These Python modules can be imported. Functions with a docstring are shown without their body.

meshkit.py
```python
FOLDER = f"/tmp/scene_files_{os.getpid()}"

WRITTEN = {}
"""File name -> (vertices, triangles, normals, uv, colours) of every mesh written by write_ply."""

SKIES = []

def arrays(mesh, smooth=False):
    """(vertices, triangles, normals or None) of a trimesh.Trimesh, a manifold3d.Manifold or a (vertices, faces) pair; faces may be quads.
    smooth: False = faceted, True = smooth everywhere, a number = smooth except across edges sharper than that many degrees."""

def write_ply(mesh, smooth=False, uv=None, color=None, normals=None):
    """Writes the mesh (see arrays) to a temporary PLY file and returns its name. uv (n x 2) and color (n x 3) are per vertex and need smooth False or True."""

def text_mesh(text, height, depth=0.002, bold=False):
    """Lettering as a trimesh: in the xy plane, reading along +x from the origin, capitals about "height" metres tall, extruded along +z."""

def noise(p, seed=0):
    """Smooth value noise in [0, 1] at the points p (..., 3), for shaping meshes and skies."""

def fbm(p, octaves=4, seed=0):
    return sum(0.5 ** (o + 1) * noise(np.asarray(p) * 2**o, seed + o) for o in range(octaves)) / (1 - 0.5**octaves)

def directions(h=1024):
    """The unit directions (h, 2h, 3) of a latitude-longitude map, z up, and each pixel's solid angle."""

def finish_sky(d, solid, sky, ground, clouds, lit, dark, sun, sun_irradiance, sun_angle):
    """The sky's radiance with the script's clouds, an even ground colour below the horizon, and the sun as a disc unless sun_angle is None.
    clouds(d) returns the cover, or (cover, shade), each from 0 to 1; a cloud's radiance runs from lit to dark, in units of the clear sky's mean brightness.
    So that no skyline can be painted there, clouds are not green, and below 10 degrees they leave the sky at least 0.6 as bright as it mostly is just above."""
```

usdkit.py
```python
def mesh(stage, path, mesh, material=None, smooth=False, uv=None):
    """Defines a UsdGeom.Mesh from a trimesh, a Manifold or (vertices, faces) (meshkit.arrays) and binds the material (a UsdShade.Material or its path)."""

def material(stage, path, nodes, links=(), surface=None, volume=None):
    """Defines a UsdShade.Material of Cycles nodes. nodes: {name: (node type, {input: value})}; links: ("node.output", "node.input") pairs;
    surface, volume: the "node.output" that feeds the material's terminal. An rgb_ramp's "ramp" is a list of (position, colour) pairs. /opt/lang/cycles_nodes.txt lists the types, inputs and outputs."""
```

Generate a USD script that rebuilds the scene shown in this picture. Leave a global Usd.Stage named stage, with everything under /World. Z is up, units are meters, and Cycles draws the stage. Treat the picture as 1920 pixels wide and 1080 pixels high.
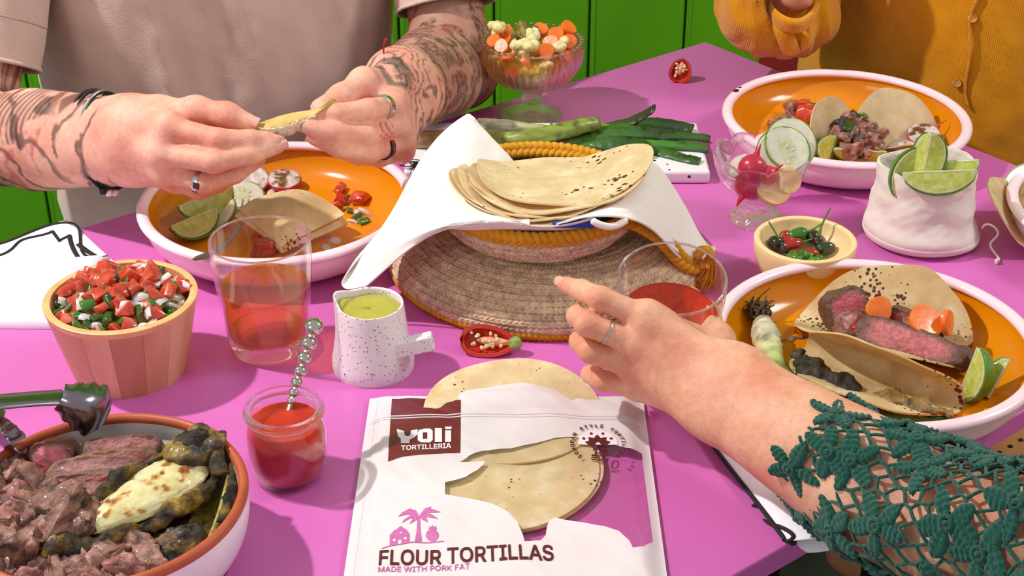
import math, random
import numpy as np
import trimesh, manifold3d, shapely
from scipy.interpolate import RectBivariateSpline, CubicSpline
from scipy.spatial import ConvexHull
from pxr import Usd, UsdGeom, UsdLux, UsdShade, Gf, Sdf, Vt
import usdkit, meshkit

stage = Usd.Stage.CreateInMemory()
UsdGeom.SetStageUpAxis(stage, 'Z'); UsdGeom.SetStageMetersPerUnit(stage, 1.0)
UsdGeom.Xform.Define(stage, '/World')
T = 0.75                                   # height of the table top above the floor
# ------------------------------------------------------------------ camera, lights, exposure
FPX, PITCH, CAMH = 2824.0, 0.517, 0.68     # focal length in pixels, downward pitch, height above the table
cam = UsdGeom.Camera.Define(stage, '/World/camera')
cam.AddTranslateOp().Set(Gf.Vec3d(0, 0, T + CAMH))
cam.AddRotateXOp().Set(90 - math.degrees(PITCH))
cam.CreateHorizontalApertureAttr(36.0); cam.CreateVerticalApertureAttr(20.25)
cam.CreateFocalLengthAttr(36.0 * FPX / 1920)
cam.CreateClippingRangeAttr(Gf.Vec2f(0.05, 100))
cam.CreateExposureAttr(0.0)

def aim(x, pos, target):
    pos, target = np.array(pos, float), np.array(target, float)
    z = pos - target; z /= np.linalg.norm(z)
    r = np.cross([0, 0, 1], z); r /= np.linalg.norm(r); u = np.cross(z, r)
    m = np.eye(4); m[0, :3], m[1, :3], m[2, :3], m[3, :3] = r, u, z, pos
    x.AddTransformOp().Set(Gf.Matrix4d(*m.ravel().tolist()))

dome = UsdLux.DomeLight.Define(stage, '/World/studio_ambient')
dome.CreateIntensityAttr(0.165); dome.CreateColorAttr(Gf.Vec3f(1.0, 0.97, 0.97))
key = UsdLux.RectLight.Define(stage, '/World/key_strobe')
key.CreateWidthAttr(0.06); key.CreateHeightAttr(0.06); key.CreateIntensityAttr(2850); key.CreateColorAttr(Gf.Vec3f(1.0, 0.965, 0.93))
aim(key, (-1.15, 1.20, T + 1.48), (0.0, 1.15, T))
fillw = UsdLux.RectLight.Define(stage, '/World/window_strobe')
fillw.CreateWidthAttr(0.5); fillw.CreateHeightAttr(0.5); fillw.CreateIntensityAttr(24); fillw.CreateColorAttr(Gf.Vec3f(1.0, 0.97, 0.92))
aim(fillw, (1.75, 1.35, T + 1.5), (0.2, 1.6, T))

front = UsdLux.RectLight.Define(stage, '/World/front_softbox')
front.CreateWidthAttr(0.7); front.CreateHeightAttr(0.7); front.CreateIntensityAttr(4.2); front.CreateColorAttr(Gf.Vec3f(1.0, 0.96, 0.92))
aim(front, (-1.3, -0.5, T + 1.1), (0.0, 1.45, T + .1))

# ------------------------------------------------------------------ measuring helpers
def ray(px, py):
    x, y = (px - 960) / FPX, -(py - 540) / FPX; c, s = math.cos(PITCH), math.sin(PITCH)
    return np.array([x, c + y * s, -s + y * c])
def at(px, py, h=0.0):
    """the point at height h above the table that the photograph shows there"""
    d = ray(px, py); return d * ((h - CAMH) / d[2]) + [0, 0, T + CAMH]
def aty(px, py, y):
    """the point at depth y"""
    d = ray(px, py); return d * (y / d[1]) + [0, 0, T + CAMH]
def V(*a): return np.array(a, float)
def srgb(h):
    h = h.lstrip('#'); c = np.array([int(h[i:i + 2], 16) for i in (0, 2, 4)]) / 255
    return np.where(c <= .04045, c / 12.92, ((c + .055) / 1.055) ** 2.4)

# ------------------------------------------------------------------ materials
_mats = {}
def _new(name): return '/World/Looks/' + name
UsdGeom.Scope.Define(stage, '/World/Looks')
def pm(name, col='#888888', rough=.5, col2=None, ns=20, nd=3, ramp=(.35, .65), bump=0, bs=None, bd=.002, sss=0, ssr=(1, .3, .15), sssc=.004, coat=0, metal=0, spec=.5, attr=False, stretch=(1, 1, 1), sheen=0, wave=None, var=.12, transl=0, voro=None, trans=0, ior=1.5, dist=0):
    """principled material: colour or vertex colours, optional second colour by noise, optional noise / wave bump, optional dark flecks"""
    if name in _mats: return _mats[name]
    n = {'p': ('principled_bsdf', dict(roughness=rough, metallic=metal, specular_ior_level=spec, coat_weight=coat, coat_roughness=.08, sheen_weight=sheen, transmission_weight=trans, ior=ior))}
    l = []
    if sss: n['p'][1].update(subsurface_weight=sss, subsurface_radius=ssr, subsurface_scale=sssc)
    n['tc'] = ('texture_coordinate', {}); n['mp'] = ('mapping', {'scale': stretch}); l.append(('tc.object', 'mp.vector'))
    c = srgb(col) if isinstance(col, str) else np.array(col)
    src = None
    if attr: n['at'] = ('attribute', {'attribute': 'col'}); src = 'at.color'
    if col2 is not None:
        c2 = srgb(col2) if isinstance(col2, str) else np.array(col2)
        n['nz'] = ('noise_texture', dict(scale=ns, detail=nd, roughness=.6, distortion=dist)); l.append(('mp.vector', 'nz.vector'))
        if attr:
            n['rp'] = ('rgb_ramp', {'ramp': [(ramp[0], (1 - var * 2.2,) * 3), (ramp[1], (1 + 0,) * 3)]}); l.append(('nz.fac', 'rp.fac'))
            n['mx'] = ('mix', dict(mix_type='multiply', fac=1.0)); l += [(src, 'mx.color1'), ('rp.color', 'mx.color2')]; src = 'mx.color'
        else:
            n['rp'] = ('rgb_ramp', {'ramp': [(ramp[0], tuple(c)), (ramp[1], tuple(c2))]}); l.append(('nz.fac', 'rp.fac')); src = 'rp.color'
    if voro:                               # flecks: (scale, radius, colour)
        n['vo'] = ('voronoi_texture', dict(scale=voro[0])); l.append(('mp.vector', 'vo.vector'))
        n['vr'] = ('rgb_ramp', {'ramp': [(voro[1] * .8, (1, 1, 1)), (voro[1], (0, 0, 0))]}); l.append(('vo.distance', 'vr.fac'))
        n['vb'] = ('rgb_to_bw', {}); l.append(('vr.color', 'vb.color'))
        n['vm'] = ('mix', dict(mix_type='mix', color2=tuple(srgb(voro[2])), color1=tuple(c))); l.append(('vb.val', 'vm.fac'))
        if src: l.append((src, 'vm.color1'))
        src = 'vm.color'
    if src: l.append((src, 'p.base_color'))
    else: n['p'][1]['base_color'] = tuple(c)
    if bump or wave:
        n['bp'] = ('bump', dict(strength=bump, distance=bd))
        if wave:
            n['wv'] = ('wave_texture', dict(scale=wave[0], distortion=wave[1], bands_direction=wave[2], detail=2, detail_scale=2.0)); l += [('mp.vector', 'wv.vector'), ('wv.fac', 'bp.height')]
        else:
            n['bn'] = ('noise_texture', dict(scale=bs or ns, detail=4, roughness=.6)); l += [('mp.vector', 'bn.vector'), ('bn.fac', 'bp.height')]
        l.append(('bp.normal', 'p.normal'))
    surf = 'p.BSDF'
    if transl:
        n['tl'] = ('translucent_bsdf', {'color': tuple(c)}); n['mc'] = ('mix_closure', {'fac': transl})
        if src: l.append((src, 'tl.color'))
        l += [('p.BSDF', 'mc.closure1'), ('tl.BSDF', 'mc.closure2')]; surf = 'mc.closure'
    _mats[name] = usdkit.material(stage, _new(name), n, l, surface=surf)
    return _mats[name]
def glassy(name, tint=(1, 1, 1), ior=1.45, rough=.0, body=0, bodycol=(1, 1, 1), gl=1.0):
    """thin clear material: passes light, reflects by fresnel, optionally a little cloudy"""
    if name in _mats: return _mats[name]
    n = {'t': ('transparent_bsdf', {'color': tint}), 'g': ('glossy_bsdf', {'color': (gl, gl, gl), 'roughness': max(rough, .02), 'distribution': 'ggx'}),
         'f': ('layer_weight', {'blend': .5}), 'w': ('math', {'math_type': 'power', 'value2': 4.0}), 'x': ('math', {'math_type': 'multiply_add', 'value2': .8, 'value3': ((ior - 1) / (ior + 1)) ** 2}), 'm': ('mix_closure', {})}
    l = [('f.facing', 'w.value1'), ('w.value', 'x.value1'), ('x.value', 'm.fac'), ('g.BSDF', 'm.closure2')]
    if body:
        n['d'] = ('diffuse_bsdf', {'color': bodycol}); n['b'] = ('mix_closure', {'fac': body})
        l += [('t.BSDF', 'b.closure1'), ('d.BSDF', 'b.closure2'), ('b.closure', 'm.closure1')]
    else: l.append(('t.BSDF', 'm.closure1'))
    _mats[name] = usdkit.material(stage, _new(name), n, l, surface='m.closure'); return _mats[name]
def thick_glass(name, col=(1, 1, 1), pass_=.45, ior=1.48, rough=0.0):
    if name in _mats: return _mats[name]
    n = {'g': ('glass_bsdf', {'color': col, 'IOR': ior, 'roughness': rough}), 't': ('transparent_bsdf', {'color': col}), 'm': ('mix_closure', {'fac': pass_})}
    _mats[name] = usdkit.material(stage, _new(name), n, [('g.BSDF', 'm.closure1'), ('t.BSDF', 'm.closure2')], surface='m.closure'); return _mats[name]

# ------------------------------------------------------------------ scene objects
_used = {}
def numbered(parent, name):
    k = (parent, name); i = _used.get(k, 0); _used[k] = i + 1
    return name if i == 0 else f'{name}_{i:03d}'
def vf(mesh):
    if isinstance(mesh, (tuple, list)): 
        v, f = np.asarray(mesh[0], float), np.asarray(mesh[1], int)
        if f.shape[1] == 4: f = np.vstack([f[:, [0, 1, 2]], f[:, [0, 2, 3]]])
        return v, f
    if hasattr(mesh, 'to_mesh'):
        m = mesh.to_mesh(); return np.array(m.vert_properties[:, :3], float), np.array(m.tri_verts, int)
    return np.array(mesh.vertices, float), np.array(mesh.faces, int)
def join(*ms):
    ms = [vf(m) for m in ms if m is not None]; o = np.cumsum([0] + [len(m[0]) for m in ms])
    return np.vstack([m[0] for m in ms]), np.vstack([m[1] + o[i] for i, m in enumerate(ms)])
def _put(path, mesh, mat, smooth, shift, col, attrs=None):
    v, f = vf(mesh); m = usdkit.mesh(stage, path, (v - shift, f), mat, smooth=True if (col is not None and smooth) else smooth)
    if col is not None:
        UsdGeom.PrimvarsAPI(m).CreatePrimvar('col', Sdf.ValueTypeNames.Color3fArray, 'vertex').Set(Vt.Vec3fArray.FromNumpy(np.ascontiguousarray(np.broadcast_to(col, v.shape), np.float32)))
    return m.GetPrim()
def _tag(p, label=None, cat=None, group=None, kind=None):
    for k, x in (('label', label), ('category', cat), ('group', group), ('kind', kind)):
        if x: p.SetCustomDataByKey(k, x)
class Thing:
    """collects parts in world coordinates; done() writes an Xform at the thing's base with the parts below it"""
    def __init__(s, name, label, cat=None, group=None, kind=None): s.name, s.tags, s.parts = name, (label, cat, group, kind), []
    def add(s, name, mesh, mat, smooth=35, under=None, label=None, kind=None, col=None):
        s.parts.append((name, vf(mesh), mat, smooth, under, label, kind, col)); return len(s.parts) - 1
    def done(s, xf=None):
        allv = np.vstack([p[1][0] for p in s.parts]); lo, hi = allv.min(0), allv.max(0)
        base = V((lo[0] + hi[0]) / 2, (lo[1] + hi[1]) / 2, lo[2])
        root = '/World/' + numbered('/World', s.name); x = UsdGeom.Xform.Define(stage, root); x.AddTranslateOp().Set(Gf.Vec3d(*base.tolist()))
        _tag(x.GetPrim(), *s.tags); paths = []
        for name, mesh, mat, smooth, under, label, kind, col in s.parts:
            par = root if under is None else paths[under]; p = par + '/' + numbered(par, name); paths.append(p)
            _tag(_put(p, mesh, mat, smooth, base, col), label, None, None, kind)
        return root
def single(name, mesh, mat, label, cat, group=None, kind=None, smooth=35, col=None):
    v, f = vf(mesh); lo, hi = v.min(0), v.max(0); base = V((lo[0] + hi[0]) / 2, (lo[1] + hi[1]) / 2, lo[2])
    p = '/World/' + numbered('/World', name); q = _put(p, (v, f), mat, smooth, base, col)
    UsdGeom.Xformable(q).AddTranslateOp().Set(Gf.Vec3d(*base.tolist())); _tag(q, label, cat, group, kind); return p

# ------------------------------------------------------------------ shapes
def move(mesh, loc=(0, 0, 0), rz=0, rx=0, ry=0, s=1):
    v, f = vf(mesh); v = v * np.asarray(s)
    for a, (i, j) in ((rx, (1, 2)), (ry, (2, 0)), (rz, (0, 1))):
        if a:
            c, n = math.cos(a), math.sin(a); w = v.copy(); w[:, i] = c * v[:, i] - n * v[:, j]; w[:, j] = n * v[:, i] + c * v[:, j]; v = w
    return v + np.asarray(loc, float), f
def basis(mesh, origin, x, y=None, z=None):
    """local axes to world: x, and y or z given roughly"""
    v, f = vf(mesh); x = np.asarray(x, float) / np.linalg.norm(x)
    if z is not None: y = np.cross(z, x)
    y = np.asarray(y, float); y = y - x * (y @ x); y /= np.linalg.norm(y); z = np.cross(x, y)
    return v @ np.stack([x, y, z]) + np.asarray(origin, float), f
def lathe(prof, n=72, closed=False, wob=None):
    """prof: (r, z) points from the outside round; r = 0 ends close on the axis"""
    prof = np.array(prof, float); m = len(prof); a = np.arange(n) / n * 2 * np.pi
    r = np.repeat(prof[:, 0][:, None], n, 1); z = np.repeat(prof[:, 1][:, None], n, 1)
    if wob is not None: r, z = wob(r, z, a[None, :])
    v = np.stack([r * np.cos(a), r * np.sin(a), z], -1).reshape(-1, 3)
    i, j = np.meshgrid(np.arange(m if closed else m - 1), np.arange(n), indexing='ij'); i2, j2 = (i + 1) % m, (j + 1) % n
    q = np.stack([i * n + j, i * n + j2, i2 * n + j2, i2 * n + j], -1).reshape(-1, 4)
    f = np.vstack([q[:, [0, 1, 2]], q[:, [0, 2, 3]]])
    t = trimesh.Trimesh(v, f, process=False); t.merge_vertices(digits_vertex=7); t.update_faces(t.nondegenerate_faces()); t.fix_normals(); return np.array(t.vertices), np.array(t.faces)
def smoothp(pts, n, closed=False):
    pts = np.array(pts, float); d = np.r_[0, np.cumsum(np.linalg.norm(np.diff(pts if not closed else np.vstack([pts, pts[:1]]), axis=0), axis=1))]
    if closed: return CubicSpline(d, np.vstack([pts, pts[:1]]), bc_type='periodic')(np.linspace(0, d[-1], n, endpoint=False))
    if len(pts) == 2: return pts[0] + np.linspace(0, 1, n)[:, None] * (pts[1] - pts[0])
    return CubicSpline(d, pts)(np.linspace(0, d[-1], n))
def tube(path, r, n=10, closed=False, caps=True, flat=None, up=None):
    """swept tube; r scalar or per point; flat: (a, b) scales of the section along its two axes"""
    p = np.array(path, float); m = len(p); r = np.broadcast_to(np.asarray(r, float), (m,))
    t = np.gradient(p, axis=0) if not closed else np.roll(p, -1, 0) - np.roll(p, 1, 0)
    t /= np.maximum(np.linalg.norm(t, axis=1, keepdims=True), 1e-12)
    u = np.asarray(up if up is not None else ([0, 0, 1] if abs(t[0][2]) < .9 else [1, 0, 0]), float); N = []
    for k in range(m):
        if up is not None: u = np.asarray(up, float)
        u = u - t[k] * (u @ t[k]); u /= max(np.linalg.norm(u), 1e-9); N.append(u)
    N = np.array(N); B = np.cross(t, N); a = np.arange(n) / n * 2 * np.pi; fa, fb = flat or (1, 1)
    v = (p[:, None] + r[:, None, None] * (fa * np.cos(a)[None, :, None] * N[:, None] + fb * np.sin(a)[None, :, None] * B[:, None])).reshape(-1, 3)
    i, j = np.meshgrid(np.arange(m if closed else m - 1), np.arange(n), indexing='ij'); i2, j2 = (i + 1) % m, (j + 1) % n
    q = np.stack([i * n + j, i2 * n + j, i2 * n + j2, i * n + j2], -1).reshape(-1, 4); f = np.vstack([q[:, [0, 1, 2]], q[:, [0, 2, 3]]])
    if caps and not closed:
        v = np.vstack([v, p[:1], p[-1:]]); k = np.arange(n); k2 = (k + 1) % n; c0, c1 = m * n, m * n + 1
        f = np.vstack([f, np.stack([np.full(n, c0), k, k2], 1), np.stack([np.full(n, c1), (m - 1) * n + k2, (m - 1) * n + k], 1)])
    f = f[:, ::-1]
    if np.cross(v[f[:, 1]] - v[f[:, 0]], v[f[:, 2]] - v[f[:, 0]]).__mul__(v[f[:, 0]] - v.mean(0)).sum() < 0 and not closed: pass
    return v, f[:, ::-1]
def rbox(sx, sy, sz, r=.004, n=8):
    """rounded box centred at the origin"""
    s = manifold3d.Manifold.sphere(r, n); pts = [s.translate((a * (sx / 2 - r), b * (sy / 2 - r), c * (sz / 2 - r))) for a in (-1, 1) for b in (-1, 1) for c in (-1, 1)]
    return vf(manifold3d.Manifold.batch_hull(pts))
def ico(sub=3):
    t = trimesh.creation.icosphere(sub); return np.array(t.vertices), np.array(t.faces)
def fbm3(p, sc, seed=0, oc=3): return meshkit.fbm(np.asarray(p) * sc + seed * 7.31, oc, seed) - .5
def blob(size, amp=.15, sc=1.5, seed=0, sub=3, power=2.0):
    """a lumpy superellipsoid"""
    v, f = ico(sub); d = (np.abs(v) ** power).sum(1) ** (-1 / power); v = v * d[:, None]
    v = v * (1 + amp * 2 * fbm3(v, sc, seed))[:, None]; return v * np.asarray(size), f
def chunk(size, seed, amp=.18, sub=0, rough=0):
    """a hand-cut piece: hull of jittered corners, edges slightly cut"""
    g = np.random.default_rng(seed); c = np.array([[a, b, d] for a in (-1, 1) for b in (-1, 1) for d in (-1, 1)], float) * .5
    c = c + g.uniform(-amp, amp, c.shape); pts = []
    for p in c:
        for k in range(3):
            q = p.copy(); q[k] *= .78; pts.append(q)
    pts = np.array(pts) * size; h = ConvexHull(pts); t = trimesh.Trimesh(pts, h.simplices, process=True); t.fix_normals()
    if sub:
        for _ in range(sub): t = t.subdivide()
        v = np.array(t.vertices); nrm = t.vertex_normals; s = np.mean(size)
        v = v + nrm * (fbm3(v / s, 3.0, seed) * rough * s)[:, None]
        return v, np.array(t.faces)
    return np.array(t.vertices), np.array(t.faces)
def settle(g, mesh, loc, tilt=.5):
    return move(mesh, loc, rz=g.uniform(0, 6.28), rx=g.uniform(-tilt, tilt), ry=g.uniform(-tilt, tilt))
def slab(P, th, dirn=None):
    """grid of points (nu, nv, 3) thickened by th along its normals: a closed sheet"""
    nu, nv = P.shape[:2]; du, dv = np.gradient(P, axis=0), np.gradient(P, axis=1); n = np.cross(du, dv); n /= np.maximum(np.linalg.norm(n, axis=-1, keepdims=True), 1e-9)
    if dirn is not None: n = np.broadcast_to(np.asarray(dirn, float), P.shape)
    top, bot = P.reshape(-1, 3), (P - n * th).reshape(-1, 3); i, j = np.meshgrid(np.arange(nu - 1), np.arange(nv - 1), indexing='ij')
    q = np.stack([i * nv + j, (i + 1) * nv + j, (i + 1) * nv + j + 1, i * nv + j + 1], -1).reshape(-1, 4); N = nu * nv
    e = np.concatenate([np.arange(nv), np.arange(1, nu) * nv + nv - 1, (nu - 1) * nv + np.arange(nv - 2, -1, -1), np.arange(nu - 2, 0, -1) * nv]); e2 = np.roll(e, -1)
    side = np.stack([e2, e, e + N, e2 + N], 1); qq = np.vstack([q, q[:, ::-1] + N, side[:, ::-1]])
    return np.vstack([top, bot]), np.vstack([qq[:, [0, 1, 2]], qq[:, [0, 2, 3]]])
def netgrid(C, nu, nv):
    """smooth surface through a small net of control points"""
    C = np.array(C, float); a, b = C.shape[:2]; u, v = np.linspace(0, 1, a), np.linspace(0, 1, b)
    return np.stack([RectBivariateSpline(u, v, C[..., k], kx=min(3, a - 1), ky=min(3, b - 1))(np.linspace(0, 1, nu), np.linspace(0, 1, nv)) for k in range(3)], -1)
def disc(R, fz, rings=16, n=80, th=.0016, edge=None):
    """round sheet with height function fz(x, y); edge(a) scales the outline"""
    a = np.arange(n) / n * 2 * np.pi; rr = np.linspace(0, 1, rings + 1)[1:]; e = 1 if edge is None else edge(a)
    x = np.r_[0, (rr[:, None] * R * e * np.cos(a)).ravel()]; y = np.r_[0, (rr[:, None] * R * e * np.sin(a)).ravel()]
    z = fz(x, y); top = np.stack([x, y, z], 1); m = len(x); f = [[0, 1 + k, 1 + (k + 1) % n] for k in range(n)]
    for i in range(rings - 1):
        for k in range(n):
            A, B, C_, D = 1 + i * n + k, 1 + i * n + (k + 1) % n, 1 + (i + 1) * n + (k + 1) % n, 1 + (i + 1) * n + k; f += [[A, D, C_], [A, C_, B]]
    f = np.array(f); o = 1 + (rings - 1) * n + np.arange(n); o2 = np.roll(o, -1)
    s = np.vstack([np.stack([o, o + m, o2 + m], 1), np.stack([o, o2 + m, o2], 1)])
    return np.vstack([top, top - [0, 0, th]]), np.vstack([f, f[:, ::-1] + m, s])
def flat(poly, z0=0, th=.0004):
    """thin extrusion of a shapely polygon"""
    gs = [g for g in getattr(poly, 'geoms', [poly]) if g.area > 0]
    return join(*[move(trimesh.creation.extrude_polygon(g, th, engine='earcut'), (0, 0, z0)) for g in gs])

# ------------------------------------------------------------------ bodies: smooth union of tapered bones, meshed as one surface
def surface_net(f, origin, h):
    nx, ny, nz = f.shape; s = f < 0; acc = np.zeros((nx - 1, ny - 1, nz - 1, 3), np.float32); cnt = np.zeros((nx - 1, ny - 1, nz - 1), np.float32)
    sl = lambda o, d: tuple(slice(o[k], d[k] - 1 + o[k]) for k in range(3))
    dims = (nx, ny, nz)
    for ax in range(3):
        others = [k for k in range(3) if k != ax]
        for a in (0, 1):
            for b in (0, 1):
                o0 = [0, 0, 0]; o0[others[0]], o0[others[1]] = a, b; o1 = list(o0); o1[ax] = 1
                f0, f1 = f[sl(o0, dims)], f[sl(o1, dims)]; m = (f0 < 0) != (f1 < 0); idx = np.nonzero(m); t = f0[idx] / (f0[idx] - f1[idx])
                for k in range(3):
                    acc[(*idx, k)] += (t if k == ax else o0[k]).astype(np.float32) if k == ax else o0[k]
                cnt[idx] += 1
    cells = np.nonzero(cnt > 0); ids = np.full(cnt.shape, -1, np.int64); ids[cells] = np.arange(len(cells[0]))
    v = (np.stack(cells, 1) + acc[cells] / cnt[cells][:, None]) * h + np.asarray(origin); F = []
    for ax in range(3):
        b, c = [(1, 2), (2, 0), (0, 1)][ax]; lo = [0, 0, 0]; lo[b] = lo[c] = 1
        n = [dims[k] - 1 for k in range(3)]
        A = s[tuple(slice(lo[k], n[k] if k != ax else n[k]) for k in range(3))]; sh = [slice(lo[k], n[k]) for k in range(3)]; sh[ax] = slice(1, n[ax] + 1)
        B = s[tuple(sh)]; e = np.nonzero(A != B); p = np.stack(e, 1) + lo
        def g(db, dc):
            q = p.copy(); q[:, b] -= db; q[:, c] -= dc; return ids[q[:, 0], q[:, 1], q[:, 2]]
        q = np.stack([g(1, 1), g(0, 1), g(0, 0), g(1, 0)], 1); fl = ~A[e]; q[fl] = q[fl][:, ::-1]; F.append(q[(q >= 0).all(1)])
    F = np.vstack(F); return v, np.vstack([F[:, [0, 1, 2]], F[:, [0, 2, 3]]])
def capdist(P, a, b, ra, rb, sc=None):
    ab = b - a; L = max(ab @ ab, 1e-12); d = P - a; t = np.clip((d @ ab) / L, 0, 1); q = d - t[..., None] * ab
    return np.linalg.norm(q, axis=-1) - (ra + (rb - ra) * t)
def body_field(bones, h, pad=.012, lo=None, hi=None):
    """bones: (a, b, ra, rb, k) with blend radius k"""
    A = np.array([b[0] for b in bones]); B = np.array([b[1] for b in bones]); R = np.array([max(b[2], b[3]) for b in bones])
    lo = np.minimum(A, B).min(0) - R.max() - pad if lo is None else np.array(lo); hi = np.maximum(A, B).max(0) + R.max() + pad if hi is None else np.array(hi)
    n = np.ceil((hi - lo) / h).astype(int) + 1; f = np.full(n, 1.0, np.float32); ax = [lo[k] + np.arange(n[k]) * h for k in range(3)]
    for a, b, ra, rb, k in bones:
        a, b = np.asarray(a, float), np.asarray(b, float); m = max(ra, rb) + k + 3 * h; l, u = np.minimum(a, b) - m, np.maximum(a, b) + m
        i0 = np.clip(((l - lo) / h).astype(int), 0, n); i1 = np.clip(((u - lo) / h).astype(int) + 2, 0, n)
        if (i1 <= i0).any(): continue
        S = tuple(slice(i0[q], i1[q]) for q in range(3)); P = np.stack(np.meshgrid(*[ax[q][S[q]] for q in range(3)], indexing='ij'), -1)
        d = capdist(P, a, b, ra, rb); c = f[S]; w = np.maximum(k - np.abs(c - d), 0) / max(k, 1e-9); f[S] = np.minimum(c, d) - w * w * k * .25
    return f, lo, ax
def relax(v, f, n=4, a=.5, b=-.53):
    from scipy.sparse import coo_matrix, diags
    e = np.vstack([f[:, [0, 1]], f[:, [1, 2]], f[:, [2, 0]]]); e = np.vstack([e, e[:, ::-1]]); N = len(v); A = coo_matrix((np.ones(len(e)), (e[:, 0], e[:, 1])), (N, N)).tocsr(); A.data[:] = 1; A = diags(1 / np.maximum(np.asarray(A.sum(1)).ravel(), 1)) @ A; v = np.array(v, float)
    for _ in range(n):
        for k in (a, b): v = v + k * (A @ v - v)
    return v
def body(bones, h=.0025, smooth=1, **kw):
    f, lo, ax = body_field(bones, h, **kw); v, q = surface_net(f, lo, h); return (relax(v, q, 4 * smooth) if smooth else v), q
def chain(pts, rs, k): return [(pts[i], pts[i + 1], rs[i], rs[i + 1], k) for i in range(len(pts) - 1)]
def normals(v, f):
    n = np.zeros_like(v); c = np.cross(v[f[:, 1]] - v[f[:, 0]], v[f[:, 2]] - v[f[:, 0]])
    for k in range(3): np.add.at(n, f[:, k], c)
    return n / np.maximum(np.linalg.norm(n, axis=1, keepdims=True), 1e-12)
# ================================================================== THE SETTING
def struct(name, mesh, mat, smooth=35, kids=()):
    p = single(name, mesh, mat, None, None, kind='structure', smooth=smooth); return p
box = lambda x0, x1, y0, y1, z0, z1: move(trimesh.creation.box((x1 - x0, y1 - y0, z1 - z0)), ((x0 + x1) / 2, (y0 + y1) / 2, (z0 + z1) / 2))
m_floor = pm('floor_paint', '#2b2b2b', .6, '#353433', ns=6, bump=.1)
m_green = pm('green_paint', '#5aa606', .42, '#529c05', ns=3, bump=.06, bs=90)
single('floor', box(-2.6, 2.6, -.6, 2.46, -.04, 0), m_floor, 'dark floor below the table', None, kind='structure')
wall = Thing('wall_back', 'green painted wall of vertical boards behind the table', kind='structure')
WY = 2.42
wall.add('backing', box(-2.6, 2.6, WY + .016, WY + .06, 0, 2.7), m_green)
bw = .1605; x = aty(926, 0, WY)[0] - 16 * bw
for i in range(33):                         # tongue-and-groove boards with rounded edges and a bead
    b = rbox(bw - .004, .022, 2.7, .0035, 12); wall.add('board', move(b, (x + bw / 2, WY + .011, 1.35)), m_green)
    bead = tube([(x + .0085, WY + .0015, .002), (x + .0085, WY + .0015, 2.698)], .0032, 8); wall.add('bead', bead, m_green, smooth=60)
    x += bw
wall.done()
# ------------------------------------------------------------------ the table
m_pink = pm('orchid_laminate', '#cf6ab5', .36, '#cb66b1', ns=4, bump=.03, bs=500, bd=.0004, spec=.4)
m_leg = pm('black_steel', '#1b1b1c', .4, metal=.6)
TH = -.9123; N1, N2 = V(math.cos(TH), math.sin(TH), 0), V(-math.sin(TH), math.cos(TH), 0)
S0, S1, T0, T1 = -1.2999, -.5385, -.22, 1.3198
tb = Thing('dining_table', 'orchid pink rectangular table the meal is laid on', 'table')
mid = N1 * (S0 + S1) / 2 + N2 * (T0 + T1) / 2
tb.add('tabletop', basis(rbox(S1 - S0, T1 - T0, .02, .002, 12), mid + [0, 0, T - .01], N1, N2), m_pink)
for s in (S0 + .07, S1 - .07):
    for t in (T0 + .30, T1 - .42):
        tb.add('leg', basis(rbox(.045, .045, T - .02, .003), N1 * s + N2 * t + [0, 0, (T - .02) / 2], N1, N2), m_leg)
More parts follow.
